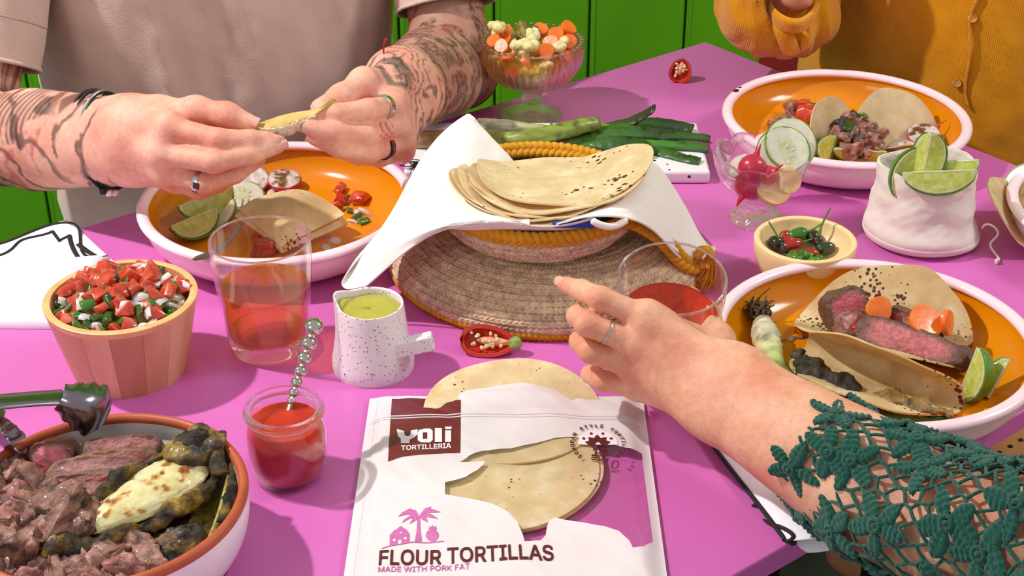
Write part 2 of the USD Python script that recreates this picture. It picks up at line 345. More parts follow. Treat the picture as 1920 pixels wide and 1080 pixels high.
for t in (T0 + .30, T1 - .42): tb.add('rail', basis(rbox(S1 - S0 - .19, .025, .05, .003), N1 * (S0 + S1) / 2 + N2 * t + [0, 0, T - .046], N1, N2), m_leg)
tb.done()
# ------------------------------------------------------------------ chairs
def chair(loc, yaw, shell, legm, label, dots=None, sh=.45, back=.42, w=.44):
    t = Thing('chair', label, 'chair'); P = lambda m: move(m, (*loc, 0), rz=yaw)
    t.add('seat', P(move(rbox(w, .42, .05, .02, 16), (0, 0, sh - .025))), shell)
    t.add('backrest', P(move(rbox(w, .035, back, .016, 16), (0, .215, sh + .06 + back / 2), rx=-.12)), shell)
    for a in (-1, 1):
        t.add('back_post', P(tube(smoothp([(a * .16, .19, sh - .03), (a * .16, .215, sh + .04), (a * .16, .22, sh + .16)], 8), .011, 10)), legm)
        for b in (-1, 1): t.add('leg', P(tube([(a * .19, b * .18, 0), (a * .17, b * .16, sh - .04)], [.011, .014], 10)), legm)
    if dots is not None:
        for i in range(22): t.add('perforation', P(move(trimesh.creation.cylinder(.0028, .0016, sections=10), (-.2 + i * .019, -.178, sh + .0002))), dots)
    t.done()
m_red = pm('red_shell', '#c22220', .45); m_tan = pm('tan_leather', '#c98c62', .5, '#c0835a', ns=60, bump=.15); m_dot = pm('perforation_black', '#15100d', .8)
# ================================================================== PLATES, BOWLS, GLASSES
Z = lambda x, y, h=0: V(x, y, T + h)
m_ochre = pm('ochre_enamel', '#de8808', .17, '#d98106', ns=5, coat=.12, spec=.35)
m_rim = pm('pink_enamel', '#fbdbe5', .2, '#f9d6e1', ns=5, coat=.4)
m_chip = pm('chipped_black', '#141414', .5)
PR = .131
def plate(c, label, chip=None):
    t = Thing('enamel_plate', label, 'plate', 'ochre enamel plates with pink rims'); L = lambda p, n=144: move(lathe(p, n, closed=True), (c[0], c[1], T))
    q = np.linspace(0, 1, 14); wall = lambda r0, z0, r1, z1: [(r0 + (r1 - r0) * math.sin(a * np.pi / 2) ** .9, z0 + (z1 - z0) * (1 - math.cos(a * np.pi / 2)) ** 1.0) for a in q]
    inner = [(0, .0062), (.05, .0062), (.08, .0066)] + wall(.088, .007, PR - .0065, .0385); outer = [(PR - .003, .0385)] + [(r, z) for r, z in wall(.089, .0022, PR - .003, .0365)][::-1]
    ww = inner[::-1] + [(0, .005)]
    t.add('plate_inside', move(lathe(inner + [(r + .0012 if r > .08 else r, z - .0012) for r, z in inner[::-1]], 144), (c[0], c[1], T)), m_ochre, 60)
    t.add('plate_outside', move(lathe([(0, .001), (.086, .001)] + [(r + .003, z) for r, z in wall(.087, .0008, PR - .0068, .036)] + [(PR - .0052, .0363)] + [(r + .0014, z - .0008) for r, z in wall(.087, .006, PR - .0068, .0372)][::-1] + [(.08, .0049), (0, .0049)], 144), (c[0], c[1], T)), m_rim, 60)
    a = np.linspace(0, 2 * np.pi, 25)[:-1]
    t.add('rolled_rim', L([(PR - .0045 + .0058 * math.cos(x), .0392 + .0042 * math.sin(x)) for x in a]), m_rim, 180)
    if chip is not None:
        for a0, s in ((chip, 1.0), (chip - .085, .55)):
            b = blob((.0030 * s, .0050 * s, .0008), .35, 2, int(s * 7), 2); t.add('chipped_spot', move(b, (c[0] + math.cos(a0) * (PR - .004), c[1] + math.sin(a0) * (PR - .004), T + .0432), rz=a0), m_chip)
    t.done()
C1, C2, C3, C4 = V(-.2254, 1.2977), V(.3591, 1.5004), V(.2952, 1.0435), V(.605, 1.275)
plate(C1, 'ochre plate with pink rim below the hands tearing a tortilla')
plate(C2, 'ochre plate with chipped pink rim in front of the mustard shirt', chip=2.62)
plate(C3, 'ochre plate with pink rim beside the reaching arm, holding steak tacos')
plate(C4, 'ochre plate with pink rim cut off by the right edge of the photo')
def inplate(r):
    """height of the plate's inside at radius r"""
    q = np.linspace(0, 1, 40); rr = np.r_[0, .08, .088 + (PR - .0065 - .088) * np.sin(q * np.pi / 2) ** .9]; zz = np.r_[.0062, .0066, .007 + (.0385 - .007) * (1 - np.cos(q * np.pi / 2))]
    return np.interp(r, rr, zz)

# wooden bowl of upright staves
WB, WBH, WBR, WBB = V(-.3178, 1.060), .071, .0612, .0455
m_wood = pm('stave_wood', '#b98260', .45, '#d6a27c', ns=28, nd=6, stretch=(1, 1, .10), ramp=(.3, .7), bump=.12, bs=60)
m_wood2 = pm('stave_wood_light', '#c4946e', .45, '#dcb08a', ns=34, nd=6, stretch=(1, 1, .10), ramp=(.3, .7), bump=.12, bs=60)
m_wood3 = pm('stave_wood_dark', '#a8704e', .45, '#c8926c', ns=24, nd=6, stretch=(1, 1, .08), ramp=(.3, .7), bump=.12, bs=60)
m_rimwood = pm('turned_rim_wood', '#dba066', .4, '#e8b77c', ns=40, nd=4)
t = Thing('wooden_bowl', 'tapered wooden stave bowl heaped with pico de gallo', 'bowl'); g = np.random.default_rng(5); a = 0
while a < 2 * np.pi - .02:
    w = min(g.uniform(.26, .52), 2 * np.pi - a); w = w if 2 * np.pi - a - w > .15 else 2 * np.pi - a
    u = np.linspace(a + .0018, a + w - .0018, 9); prof = [(WBB, .001), (WBB + .002, .0), (WBR, WBH - .002), (WBR - .0045, WBH - .002), (WBB - .004, .004)]
    prof = [(WBB - .004, .0), (WBB, .0), (WBB + (WBR - WBB) * .5 + .0006, WBH * .5), (WBR, WBH - .002), (WBR - .0055, WBH - .002), (WBB - .005, .006)]
    P = np.array([[(r * math.cos(x), r * math.sin(x), z) for x in u] for r, z in prof]); nn = len(u); v = P.reshape(-1, 3); mm = len(prof); f = []
    for i in range(mm):
        for j in range(nn - 1): f.append([i * nn + j, i * nn + j + 1, ((i + 1) % mm) * nn + j + 1, ((i + 1) % mm) * nn + j])
    for j in (0, nn - 1):
        e = [i * nn + j for i in range(mm)]; e = e if j else e[::-1]; f += [[e[0], e[1], e[4], e[5]], [e[1], e[2], e[3], e[4]]]
    tm = trimesh.Trimesh(*vf((v, np.array(f))), process=False); tm.fix_normals()
    t.add('stave', move((tm.vertices, tm.faces), (*WB, T)), [m_wood, m_wood2, m_wood3, m_wood][int(g.integers(4))], 40); a += w
t.add('rim', move(lathe([(WBR + .0002, WBH - .003), (WBR + .0004, WBH - .0008), (WBR - .001, WBH), (WBR - .005, WBH), (WBR - .006, WBH - .001), (WBR - .0068, WBH - .02), (WBR - .0058, WBH - .02)], 96, True), (*WB, T)), m_rimwood, 50)
t.add('bowl_floor', move(lathe([(0, .004), (WBB - .002, .004), (WBB - .001, .010), (0, .010)], 60), (*WB, T)), m_rimwood)
t.done()

# steak bowl: white glaze with a terracotta rim
SB, SBH, SBR = V(-.2735, .807), .0640, .0945
m_glaze = pm('white_glaze', '#e9e2e4', .28, '#e2dadd', ns=12, coat=.3); m_inglaze = pm('grey_glaze', '#cdc6c4', .3, '#c3bbb9', ns=10, coat=.3); m_terra = pm('terracotta_edge', '#b5552f', .5, '#a84a28', ns=60, bump=.15)
t = Thing('serving_bowl', 'wide white bowl with terracotta rim full of sliced steak', 'bowl')
q = np.linspace(0, 1, 16)
so = [(0, 0), (.06, 0)] + [(.063 + (SBR + .0015 - .063) * math.sin(x * np.pi / 2), .0 + (SBH - .012) * x ** 1.6) for x in q] + [(SBR + .0012, SBH - .005)]
si = [(SBR - .0048, SBH - .005)] + [(.055 + (SBR - .0055 - .055) * math.sin(x * np.pi / 2), .006 + (SBH - .014) * x ** 1.6) for x in q[::-1]] + [(0, .0055)]
t.add('bowl_outside', move(lathe(so + [(SBR - .002, SBH - .005), (SBR - .003, SBH - .015), (.05, .003), (0, .003)], 120), (*SB, T)), m_glaze, 60)
t.add('bowl_inside', move(lathe([(SBR - .0018, SBH - .0052)] + si + [(0, .0035), (.05, .0035), (SBR - .003, SBH - .014)], 120), (*SB, T)), m_inglaze, 60)
t.add('rim', move(lathe([(SBR - .0018 + .0036 * math.cos(x), SBH - .0042 + .0042 * math.sin(x)) for x in np.linspace(0, 2 * np.pi, 17)[:-1]], 120, True), (*SB, T)), m_terra, 180)
t.done()

# tumblers
m_thin = glassy('clear_glass', (.985, .985, .985), 1.5); m_thick = thick_glass('thick_glass', (.99, .985, .985), .35)
m_amber = glassy('amber_drink', (.97, .62, .20), 1.33, .02, body=.10, bodycol=(.8, .28, .05)); m_amber2 = glassy('ruby_drink', (.80, .20, .07), 1.33, .02, body=.22, bodycol=(.60, .08, .03))
m_foam = glassy('drink_bubbles', (.96, .80, .62), 1.33, .1, body=.35, bodycol=(.9, .62, .45))
def tumbler(c, z0, label, drink, dlabel, level, R=.0417, r=.031, H=.105, tilt=None):
    X = (lambda m: move(m, (*c, T + z0))) if tilt is None else tilt
    rr = lambda z: r + (R - r) * min(1, max(0, (z - .004) / (H * .82)) ** .62)
    zs = np.linspace(.018, H - .0012, 16); t = Thing('tumbler', label, 'drinking glass')
    out = [(rr(z), z) for z in zs]; inn = [(rr(z) - .0016, z) for z in zs[::-1]]
    t.add('glass_wall', X(lathe(out + [(R - .0004, H), (R - .0012, H)] + inn, 96)), m_thin, 60)
    t.add('glass_base', X(lathe([(0, .001), (r - .006, .001), (r - .003, 0), (r - .001, .001), (r + .0, .004)] + [(rr(z), z) for z in (.009, .014, .0178)] + [(rr(.0178) - .002, .0178), (r - .004, .0145), (r - .012, .0125), (0, .012)], 96)), m_thick, 60)
    t.add('rim', X(lathe([(R - .0008 + .0010 * math.cos(x), H + .0009 * math.sin(x)) for x in np.linspace(0, 2 * np.pi, 9)[:-1]], 96, True)), m_thick, 180)
    t.done()
    zl = np.linspace(.019, level, 8); d = [(0, .0128), (r - .0125, .0132), (r - .0046, .0152), (rr(.0185) - .0028, .0185)] + [(rr(z) - .0018, z) for z in zl] + [(rr(level) - .0034, level - .0006), (0, level - .0008)]
    dt = Thing('drink', dlabel, 'drink'); dt.add('liquid', X(lathe(d, 96)), drink, 60); g = np.random.default_rng(int(level * 1e5)); b = []
    for k in range(90):
        a, z = g.uniform(0, 6.283), level - abs(g.normal(0, .0035)) - .0008; rad = rr(z) - .0021; s = ico(1); b.append(X(move(s, (rad * math.cos(a), rad * math.sin(a), z), s=g.uniform(.0003, .0008))))
    dt.add('bubble_ring', join(*b), m_foam, True, kind='stuff'); dt.done()
tumbler(V(-.2068, 1.0926), 0, 'clear tumbler of amber drink standing beside the wooden bowl', m_amber, 'bubbly amber orange drink half filling the standing tumbler', .062)
GB, GT = aty(1246, 712, 1.022), aty(1197, 527, .998); GAX = (GT - GB) / np.linalg.norm(GT - GB); GB = GT - GAX * .105
tumbler(None, 0, 'tilted clear tumbler of red drink gripped by the reaching hand', m_amber2, 'dark red drink in the tumbler held by the reaching hand', .066, tilt=lambda m: basis(m, GB, (1, 0, 0), z=GAX))

# jar of salsa
JC, JR = V(-.1668, .9126), .0289
m_salsa = pm('red_salsa', '#c22a10', .3, '#a51a08', ns=45, nd=4, sss=.25, sssc=.004, coat=.3); m_jar = glassy('jar_glass', (.98, .97, .97), 1.5)
jp = [(.0235, 0), (.0255, .003), (.0285, .010), (.0302, .020), (.0306, .032), (.0296, .042), (.0268, .0495), (.0258, .0545)]
jpi = smoothp(jp, 28); t = Thing('salsa_jar', 'small rounded glass jar with thick lip holding red salsa', 'jar')
JX = lambda m: move(m, (*JC, T))
t.add('jar_body', JX(lathe([(0, .0012)] + [tuple(p) for p in jpi] + [(p[0] - .0017, p[1] + (.0015 if p[1] < .004 else 0)) for p in jpi[::-1]] + [(0, .0034)], 96)), m_jar, 60)
t.add('lip', JX(lathe([(.0268 + .0030 * math.cos(x), .0582 + .0042 * math.sin(x)) for x in np.linspace(0, 2 * np.pi, 17)[:-1]], 96, True)), m_thick, 180)
t.done()
lev = .0475; sp = [p for p in jpi if p[1] < lev]
single('salsa', JX(lathe([(0, .0038), (.021, .0038)] + [(p[0] - .0020, p[1] + .002) for p in sp[2:]] + [(np.interp(lev, jpi[:, 1], jpi[:, 0]) - .0022, lev), (0, lev - .001)], 72)), m_salsa, 'smooth red chile salsa filling the small glass jar', 'salsa', smooth=60)
m_silver = pm('polished_silver', '#c9c2ba', .12, metal=1.0)
t = Thing('beaded_spoon', 'silver spoon with a handle of graduated beads standing in the salsa', 'spoon')
A0, A1 = at(546, 752, .052), at(588, 612, .100); A0[2] -= 0
ks = [1, 1.22, 1.4, 1.6, 1.8, 2.0, 2.3]; L = np.cumsum([0] + [(ks[i] + ks[i + 1]) for i in range(6)]); L = L / L[-1]
sizes = np.array(ks) * .0032
for i in range(7): t.add('bead', move(blob((1, 1, .88), 0, 1, 0, 3), A0 + (A1 - A0) * L[i], s=sizes[i]), m_silver, True)
t.add('stem', tube([A0 + (A0 - A1) * .55, A0, A0 + (A1 - A0) * .98], [.0016, .0022, .0030], 10), m_silver)
e = A0 + (A0 - A1) * .62; t.add('spoon_bowl', move(blob((.009, .012, .003), .0, 1, 0, 3), e), m_silver, True)
t.done()

# speckled creamer
CC = V(-.1158, 1.0637); m_speck = pm('speckled_stoneware', '#ece4e6', .35, '#e5dcdf', ns=20, voro=(330, .20, '#6b4636'), bump=.05)
cp = smoothp([(.0335, 0), (.0342, .003), (.0325, .018), (.0295, .038), (.0272, .060)], 16)
def spout(r, z, a):
    k = np.exp(-((a - 2.75) / .34) ** 2) * np.clip((z - .02) / .04, 0, 1) ** 1.6; return r + k * .0062 * np.clip(r / .02, 0, 1), z + np.exp(-((a - 2.75) / .30) ** 2) * np.clip((z - .045) / .015, 0, 1) * .0028
t = Thing('creamer', 'small speckled white creamer with square stub handle and green salsa', 'creamer'); CX = lambda m: move(m, (*CC, T))
t.add('body', CX(lathe([(0, .001)] + [tuple(p) for p in cp] + [(.0268, .0612), (.0256, .0612), (.0247, .060)] + [(p[0] - .003, p[1]) for p in cp[::-1][2:-2]] + [(.029, .006), (0, .006)], 96, wob=spout)), m_speck, 60)
ha, hb = at(738, 655, .0265), at(806, 640, .033); d = hb - ha
t.add('handle', basis(join(move(rbox(np.linalg.norm(d) + .006, .0135, .0135, .0018, 10), (0, 0, 0))), (ha + hb) / 2, d, z=(0, .15, 1)), m_speck, 40)
t.done()
m_gsalsa = pm('green_salsa', '#b7ad4b', .3, '#a8a23f', ns=60, nd=4, sss=.2, sssc=.004)
single('green_salsa', CX(lathe([(0, .0068), (.0285, .0068)] + [(p[0] - .0034, p[1]) for p in cp[3:-2]] + [(np.interp(.0555, cp[:, 1], cp[:, 0]) - .0034, .0555), (0, .0552)], 72, wob=spout)), m_gsalsa, 'pale green tomatillo salsa filling the speckled creamer', 'salsa', smooth=60)

# cream chile bowl
CB = at(1510, 449, .044)[:2]; m_cream = pm('cream_stoneware', '#efd09a', .4, '#ebcb93', ns=30, bump=.06)
q = np.linspace(0, 1, 12); CBR = .0462
t = Thing('chile_bowl', 'small cream bowl of tiny red, green and black chiles', 'bowl')
t.add('bowl', move(lathe([(0, 0), (.022, 0)] + [(.023 + (CBR - .023) * math.sin(x * 1.57) ** .95, .044 * (1 - math.cos(x * 1.57)) ** .9) for x in q] + [(CBR - .001, .0452), (CBR - .003, .0455), (CBR - .005, .045), (CBR - .0056, .0435)] + [(.016 + (CBR - .0056 - .016) * math.sin(x * 1.57), .0225 + .021 * (1 - math.cos(x * 1.57))) for x in q[::-1][1:]] + [(0, .0225)], 96), (*CB, T)), m_cream, 60)
t.done()

# pressed glass compote (tall) and the small scalloped footed glass
m_press = thick_glass('pressed_glass', (1, .99, .985), .30, 1.45)
KC = V(.0227, 1.5956); KX = lambda m: move(m, (*KC, T))
def ribs(nr, amp, z0, z1):
    def w(r, z, a):
        k = np.clip((z - z0) / .004, 0, 1) * np.clip((z1 - z) / .004, 0, 1); return r * (1 + amp * k * (np.abs(np.cos(a * nr / 2)) - .5)), z
    return w
t = Thing('glass_compote', 'ribbed footed glass compote of pickled vegetables near the green wall', 'footed bowl')
bo = smoothp([(.008, .034), (.024, .037), (.040, .045), (.052, .059), (.0565, .073), (.0560, .088)], 26)
t.add('bowl', KX(lathe([tuple(p) for p in bo] + [(.0562, .0905), (.0545, .0912), (.0535, .0895)] + [(max(p[0] - .0028, 0), p[1] + .0022) for p in bo[::-1][:-1]] + [(0, .0372)], 192, wob=ribs(40, .035, .036, .082))), m_press, 60)
t.add('stem', KX(lathe([(0, .0335), (.009, .0335), (.0085, .030), (.0105, .026), (.0118, .0215), (.0105, .017), (.009, .0145), (0, .0145)], 60, wob=ribs(12, .06, .012, .04))), m_press, 60)
t.add('foot', KX(lathe([(0, .0143), (.009, .0143), (.018, .009), (.029, .0042), (.0345, .0024), (.0355, .001), (.034, 0), (.02, .002), (0, .004)], 160, wob=ribs(28, .03, .0005, .014))), m_press, 60)
t.add('beaded_edge', KX(join(*[move(ico(1), (.0553 * math.cos(a), .0553 * math.sin(a), .0912), s=(.0022, .0022, .0012)) for a in np.arange(40) / 40 * 6.2832])), m_press, True, kind='stuff')
t.done()
FC = V(.2424, 1.3344); FX = lambda m: move(m, (*FC, T))
def scal(r, z, a):
    k = np.clip((z - .030) / .03, 0, 1); fl = np.abs(np.cos(a * 5)); low = np.clip((.026 - z) / .026, 0, 1)
    return r * (1 + .05 * k * (fl - .5) + .10 * low * (np.abs(np.cos(a * 6)) - .5)), z + k ** 3 * .0055 * (fl ** .6 - .6)
t = Thing('scalloped_glass', 'small footed glass dish with scalloped rim holding radishes and cucumber', 'footed bowl')
fo = smoothp([(.008, .0275), (.019, .029), (.032, .036), (.0405, .048), (.0445, .060), (.0468, .0705)], 22)
t.add('bowl', FX(lathe([tuple(p) for p in fo] + [(.0464, .0718), (.0446, .0715)] + [(max(p[0] - .0027, 0), p[1] + .0018) for p in fo[::-1][1:-1]] + [(0, .0295)], 160, wob=scal)), m_press, 60)
t.add('foot', FX(lathe([(0, .0275), (.0135, .0275), (.0125, .024), (.0150, .017), (.0205, .009), (.0265, .0035), (.0275, .0015), (.026, 0), (.012, .002), (0, .006)], 160, wob=scal)), m_press, 60)
t.done()
# ================================================================== WOVEN BASKET, NAPKIN, TORTILLAS
def tort_mat(name, base='#e9c898', light='#f4dfb8', brown='#7a4a22', dens=.3, sc=150, pale=.5, transl=.12):
    if name in _mats: return _mats[name]
    n = {'tc': ('texture_coordinate', {}), 'n1': ('noise_texture', dict(scale=38.0, detail=5, roughness=.6)), 'r1': ('rgb_ramp', {'ramp': [(.34, tuple(srgb(base) * .86)), (.5, tuple(srgb(base))), (.68, tuple(srgb(light)))]}),
         'vo': ('voronoi_texture', dict(scale=float(sc), randomness=1.0)), 'n2': ('noise_texture', dict(scale=19.0, detail=2)), 'mr': ('map_range', dict(from_min=.50, from_max=.72, to_min=0.0, to_max=dens * 1.5, clamp=True)),
         'df': ('math', dict(math_type='subtract')), 'dm': ('map_range', dict(from_min=-.04, from_max=.06, to_min=0.0, to_max=1.0, clamp=True)),
         'n3': ('noise_texture', dict(scale=260.0, detail=2)), 'r3': ('rgb_ramp', {'ramp': [(.4, tuple(srgb(brown) * .3)), (.6, tuple(srgb(brown)))]}),
         'mx': ('mix', dict(mix_type='mix')), 'bp': ('bump', dict(strength=.35, distance=.0012)), 'p': ('principled_bsdf', dict(roughness=.62, specular_ior_level=.3, subsurface_weight=.15, subsurface_scale=.003)),
         't': ('translucent_bsdf', {}), 'm': ('mix_closure', dict(fac=transl))}
    l = [('tc.object', 'n1.vector'), ('tc.object', 'vo.vector'), ('tc.object', 'n2.vector'), ('tc.object', 'n3.vector'), ('n1.fac', 'r1.fac'), ('n2.fac', 'mr.value'), ('mr.result', 'df.value1'), ('vo.distance', 'df.value2'), ('df.value', 'dm.value'),
         ('n3.fac', 'r3.fac'), ('dm.result', 'mx.fac'), ('r1.color', 'mx.color1'), ('r3.color', 'mx.color2'), ('mx.color', 'p.base_color'), ('mx.color', 't.color'), ('n1.fac', 'bp.height'), ('bp.normal', 'p.normal'), ('p.BSDF', 'm.closure1'), ('t.BSDF', 'm.closure2')]
    _mats[name] = usdkit.material(stage, _new(name), n, l, surface='m.closure'); return _mats[name]
m_tort = tort_mat('flour_tortilla', dens=.16); m_tortc = tort_mat('charred_tortilla', dens=.46, sc=150); m_corn = tort_mat('corn_tortilla', '#dcb884', '#ecd4a8', '#6b3c1a', dens=.36, sc=230)
m_jute = pm('jute', '#a6805c', .85, '#c9a681', ns=160, nd=5, attr=True, ramp=(.3, .62), var=.22, bump=.5, bs=420, bd=.0012, spec=.15)
m_must = pm('mustard_cotton', '#c98a1c', .8, '#d99a2a', ns=150, bump=.5, bs=520, bd=.001, spec=.2)
def woven(prof, rows, n=1100, amp=.0011, col='#e2c4a2', seed=0, back=True):
    """coiled braid: rows of chevron stitches pressed into a lathed wall (prof: outer line only, thickened inwards)"""
    p = smoothp(prof, rows * 8); k = np.arange(len(p)) / 8.0; d = np.gradient(p, axis=0); nr = np.stack([d[:, 1], -d[:, 0]], 1); nr /= np.linalg.norm(nr, axis=1, keepdims=True)
    a = np.arange(n) / n * 2 * np.pi; ph = (k % 1.0)[:, None]; row = np.floor(k)[:, None]
    st = 2 * np.pi * p[:, 0].max() / .0052; s = a[None] * st / 1.0 + np.where(ph < .5, ph, 1 - ph) * 7.5 + np.sin(row * 12.9) * 9
    hgt = amp * (.75 * np.abs(np.sin(s * .5)) ** .7 + .9 * np.sin(np.pi * ph) ** .6 - .35 * np.exp(-((ph - .5) / .09) ** 2)) + .0004 * np.sin(a[None] * 9 + row * 2.1)
    hgt = hgt + .0006 * (np.random.default_rng(seed).random(hgt.shape) - .5)
    P = np.stack([(p[:, 0:1] + nr[:, 0:1] * hgt) * np.cos(a), (p[:, 0:1] + nr[:, 0:1] * hgt) * np.sin(a), p[:, 1:2] + nr[:, 1:2] * hgt], -1)
    Q = np.stack([(p[:, 0:1] - nr[:, 0:1] * .004) * np.cos(a), (p[:, 0:1] - nr[:, 0:1] * .004) * np.sin(a), np.repeat(p[:, 1:2] - nr[:, 1:2] * .004, n, 1)], -1)
    m = len(p); i, j = np.meshgrid(np.arange(m - 1), np.arange(n), indexing='ij'); j2 = (j + 1) % n
    q = np.stack([i * n + j, i * n + j2, (i + 1) * n + j2, (i + 1) * n + j], -1).reshape(-1, 4)
    v = np.vstack([P.reshape(-1, 3), Q.reshape(-1, 3)]); e = np.arange(n); e2 = (e + 1) % n; N = m * n
    f = np.vstack([q, q[:, ::-1] + N, np.stack([e2, e, e + N, e2 + N], 1), np.stack([(m - 1) * n + e, (m - 1) * n + e2, (m - 1) * n + e2 + N, (m - 1) * n + e + N], 1)])
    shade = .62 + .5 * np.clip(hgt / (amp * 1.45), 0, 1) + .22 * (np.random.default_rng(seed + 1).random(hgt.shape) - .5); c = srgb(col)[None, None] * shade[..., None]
    if not back: v, f = v[:N], q; return (v, np.vstack([f[:, [0, 1, 2]], f[:, [0, 2, 3]]])), c.reshape(-1, 3)
    return (v, np.vstack([f[:, [0, 1, 2]], f[:, [0, 2, 3]]])), np.vstack([c.reshape(-1, 3), np.tile(srgb('#6b4c34'), (N, 1))])
def braid(path_fn, n, r, w, h, twist, closed=True):
    """three strands plaited along a path; path_fn(t) -> point, side, up"""
    t = np.linspace(0, 1, n, endpoint=not closed); P, S, U = path_fn(t); out = []
    for k in range(3):
        ph = t * twist * 2 * np.pi + k * 2 * np.pi / 3; out.append(tube(P + S * (w * np.cos(ph))[:, None] + U * (h * np.sin(2 * ph))[:, None], r, 8, closed=closed))
    return out
def ring(c, R, z):
    def fn(t):
        a = t * 2 * np.pi; e = np.stack([np.cos(a), np.sin(a), 0 * a], 1); return V(c[0], c[1], T + z) + R * e, np.tile([0, 0, 1.0], (len(a), 1)) * .8 + e * .6, e * .8 - np.array([0, 0, .6])
    return fn
LC, BC = V(.032, 1.2475), V(.0235, 1.213)
t = Thing('upturned_basket', 'broad shallow woven jute basket turned upside down below the tortilla basket', 'basket')
lm, lcol = woven([(.142, .003), (.1455, .010), (.141, .022), (.128, .034), (.105, .0455), (.07, .0490), (.012, .0500)], 28, 1150, .0014, seed=1, back=False)
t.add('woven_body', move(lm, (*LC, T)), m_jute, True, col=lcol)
for b in braid(ring(LC, .1435, .0045), 900, .0026, .0028, .0014, 62): t.add('braided_edge', b, m_must, True)
t.done()
t = Thing('tortilla_basket', 'shallow woven jute basket with mustard braided rim holding the tortillas', 'basket')
bm, bcol = woven([(.004, .0515), (.045, .0520), (.066, .0550), (.080, .0645), (.088, .0755), (.0915, .0875)], 15, 760, .0012, seed=2)
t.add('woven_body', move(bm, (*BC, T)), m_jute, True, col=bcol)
for b in braid(ring(BC, .0915, .0890), 900, .0035, .0048, .0021, 30): t.add('braided_rim', b, m_must, True)
# handle strap that ends in a knotted tassel on the right
hp = smoothp([aty(1178, 412, 1.165), aty(1215, 428, 1.165), aty(1255, 462, 1.175), aty(1292, 498, 1.185), aty(1312, 492, 1.20)], 160)
def strap(tt):
    P = hp[np.round(tt * 159).astype(int)]; D = np.gradient(hp, axis=0)[np.round(tt * 159).astype(int)]; D /= np.linalg.norm(D, axis=1, keepdims=True); S = np.cross(D, [0, -.7, .7]); S /= np.linalg.norm(S, axis=1, keepdims=True); return P, S, np.cross(S, D)
hs = [t.add('strap', b, m_must, True) for b in braid(strap, 160, .0034, .0048, .0014, 5, False)]
k0 = aty(1320, 478, 1.195)
t.add('knot', join(*[tube(smoothp([k0 + V(.006 * math.cos(a) * s, -.004 + .004 * math.sin(2 * a), .008 * math.sin(a)) for a in np.linspace(0, 5.2, 9)], 40), .0030, 8) for s in (1, -1)]), m_must, True)
loop = smoothp([k0 + V(-.008, 0, .0), k0 + V(-.012, 0, -.012), k0 + V(-.010, -.002, -.026), k0 + V(-.002, -.003, -.03), k0 + V(.004, -.002, -.014), k0 + V(.003, 0, -.002)], 50)
g = np.random.default_rng(3)
t.add('tassel_loop', join(*[tube(loop + g.normal(0, .0009, 3), .0012, 6) for _ in range(9)]), m_must, True)
ts = []
for i in range(46):
    o = g.normal(0, 1, 3) * [.0035, .003, .002]; L = g.uniform(.024, .034); a = k0 + V(.006, -.002, -.004) + o * .6; b = k0 + V(.002 + o[0] * 1.7, -.006 + o[1] * 1.5, -L)
    ts.append(tube(smoothp([a, (a + b) / 2 + V(.0035, 0, .002) + g.normal(0, .001, 3), b], 9), .00062, 5))
t.add('tassel_fringe', join(*ts), m_must, True, kind='stuff')
t.done()

m_white = pm('white_twill', '#f3ebe6', .8, '#efe6e1', ns=8, bump=.25, wave=(420, .4, 'diagonal'), bd=.0006, sheen=.15, spec=.2); m_blue = pm('blue_print', '#223a9c', .7)
def px3(rows): return np.array([[aty(*p) for p in r] for r in rows])
left = px3([[(1000, 330, 1.26), (985, 340, 1.22), (975, 370, 1.18), (985, 400, 1.14), (992, 420, 1.105)],
            [(945, 282, 1.275), (905, 330, 1.225), (885, 375, 1.170), (905, 408, 1.120), (940, 414, 1.108)],
            [(905, 236, 1.285), (850, 300, 1.235), (812, 385, 1.172), (800, 425, 1.125), (838, 427, 1.110)],
            [(880, 216, 1.29), (800, 298, 1.255), (745, 400, 1.200), (700, 470, 1.165), (745, 482, 1.130)],
            [(868, 222, 1.292), (782, 316, 1.27), (725, 422, 1.21), (652, 512, 1.160), (684, 536, 1.135)]])
right = px3([[(1080, 372, 1.215), (1150, 335, 1.235), (1216, 298, 1.25), (1288, 392, 1.245), (1336, 462, 1.22)],
             [(1062, 398, 1.15), (1135, 376, 1.16), (1218, 356, 1.19), (1278, 416, 1.21), (1336, 474, 1.205)],
             [(1042, 421, 1.105), (1108, 405, 1.108), (1182, 408, 1.122), (1244, 448, 1.155), (1300, 496, 1.19)]])
def cloth(net, seed, nu=64, nv=64, amp=.0016):
    P = netgrid(net, nu, nv); u, v = np.meshgrid(np.linspace(0, 1, nu), np.linspace(0, 1, nv), indexing='ij')
    q = np.stack([u * 2 + seed, v * 3, 0 * u], -1); P = P + (meshkit.fbm(q * 2.0, 3, seed)[..., None] - .5) * np.array([.2, -.5, .8]) * amp * 4
    return slab(P, .0011)
lin = lambda x, y: T + .104 - .14 * (y) + 4.0 * x * x
t = Thing('basket_napkin', 'white twill napkin lining the basket, corners spilling over left and right', 'napkin')
inner = move(disc(.058, lambda x, y: .0630 + 1.5 * (x * x + y * y) + 40 * np.clip(np.hypot(x, y) - .05, 0, 1) ** 2, 14, 72, .001), (*BC, T))
t.add('cloth', join(cloth(left, 1), cloth(right, 4), inner), m_white, 60)
lip = px3([[(836, 429, 1.113), (940, 419, 1.109), (992, 423, 1.107), (1045, 424, 1.106), (1112, 408, 1.109)], [(850, 430, 1.134), (935, 433, 1.130), (1000, 434, 1.129), (1050, 434, 1.129), (1105, 428, 1.131)]])
t.add('cloth_lip', slab(netgrid(lip, 8, 40), .0010), m_white, 60)
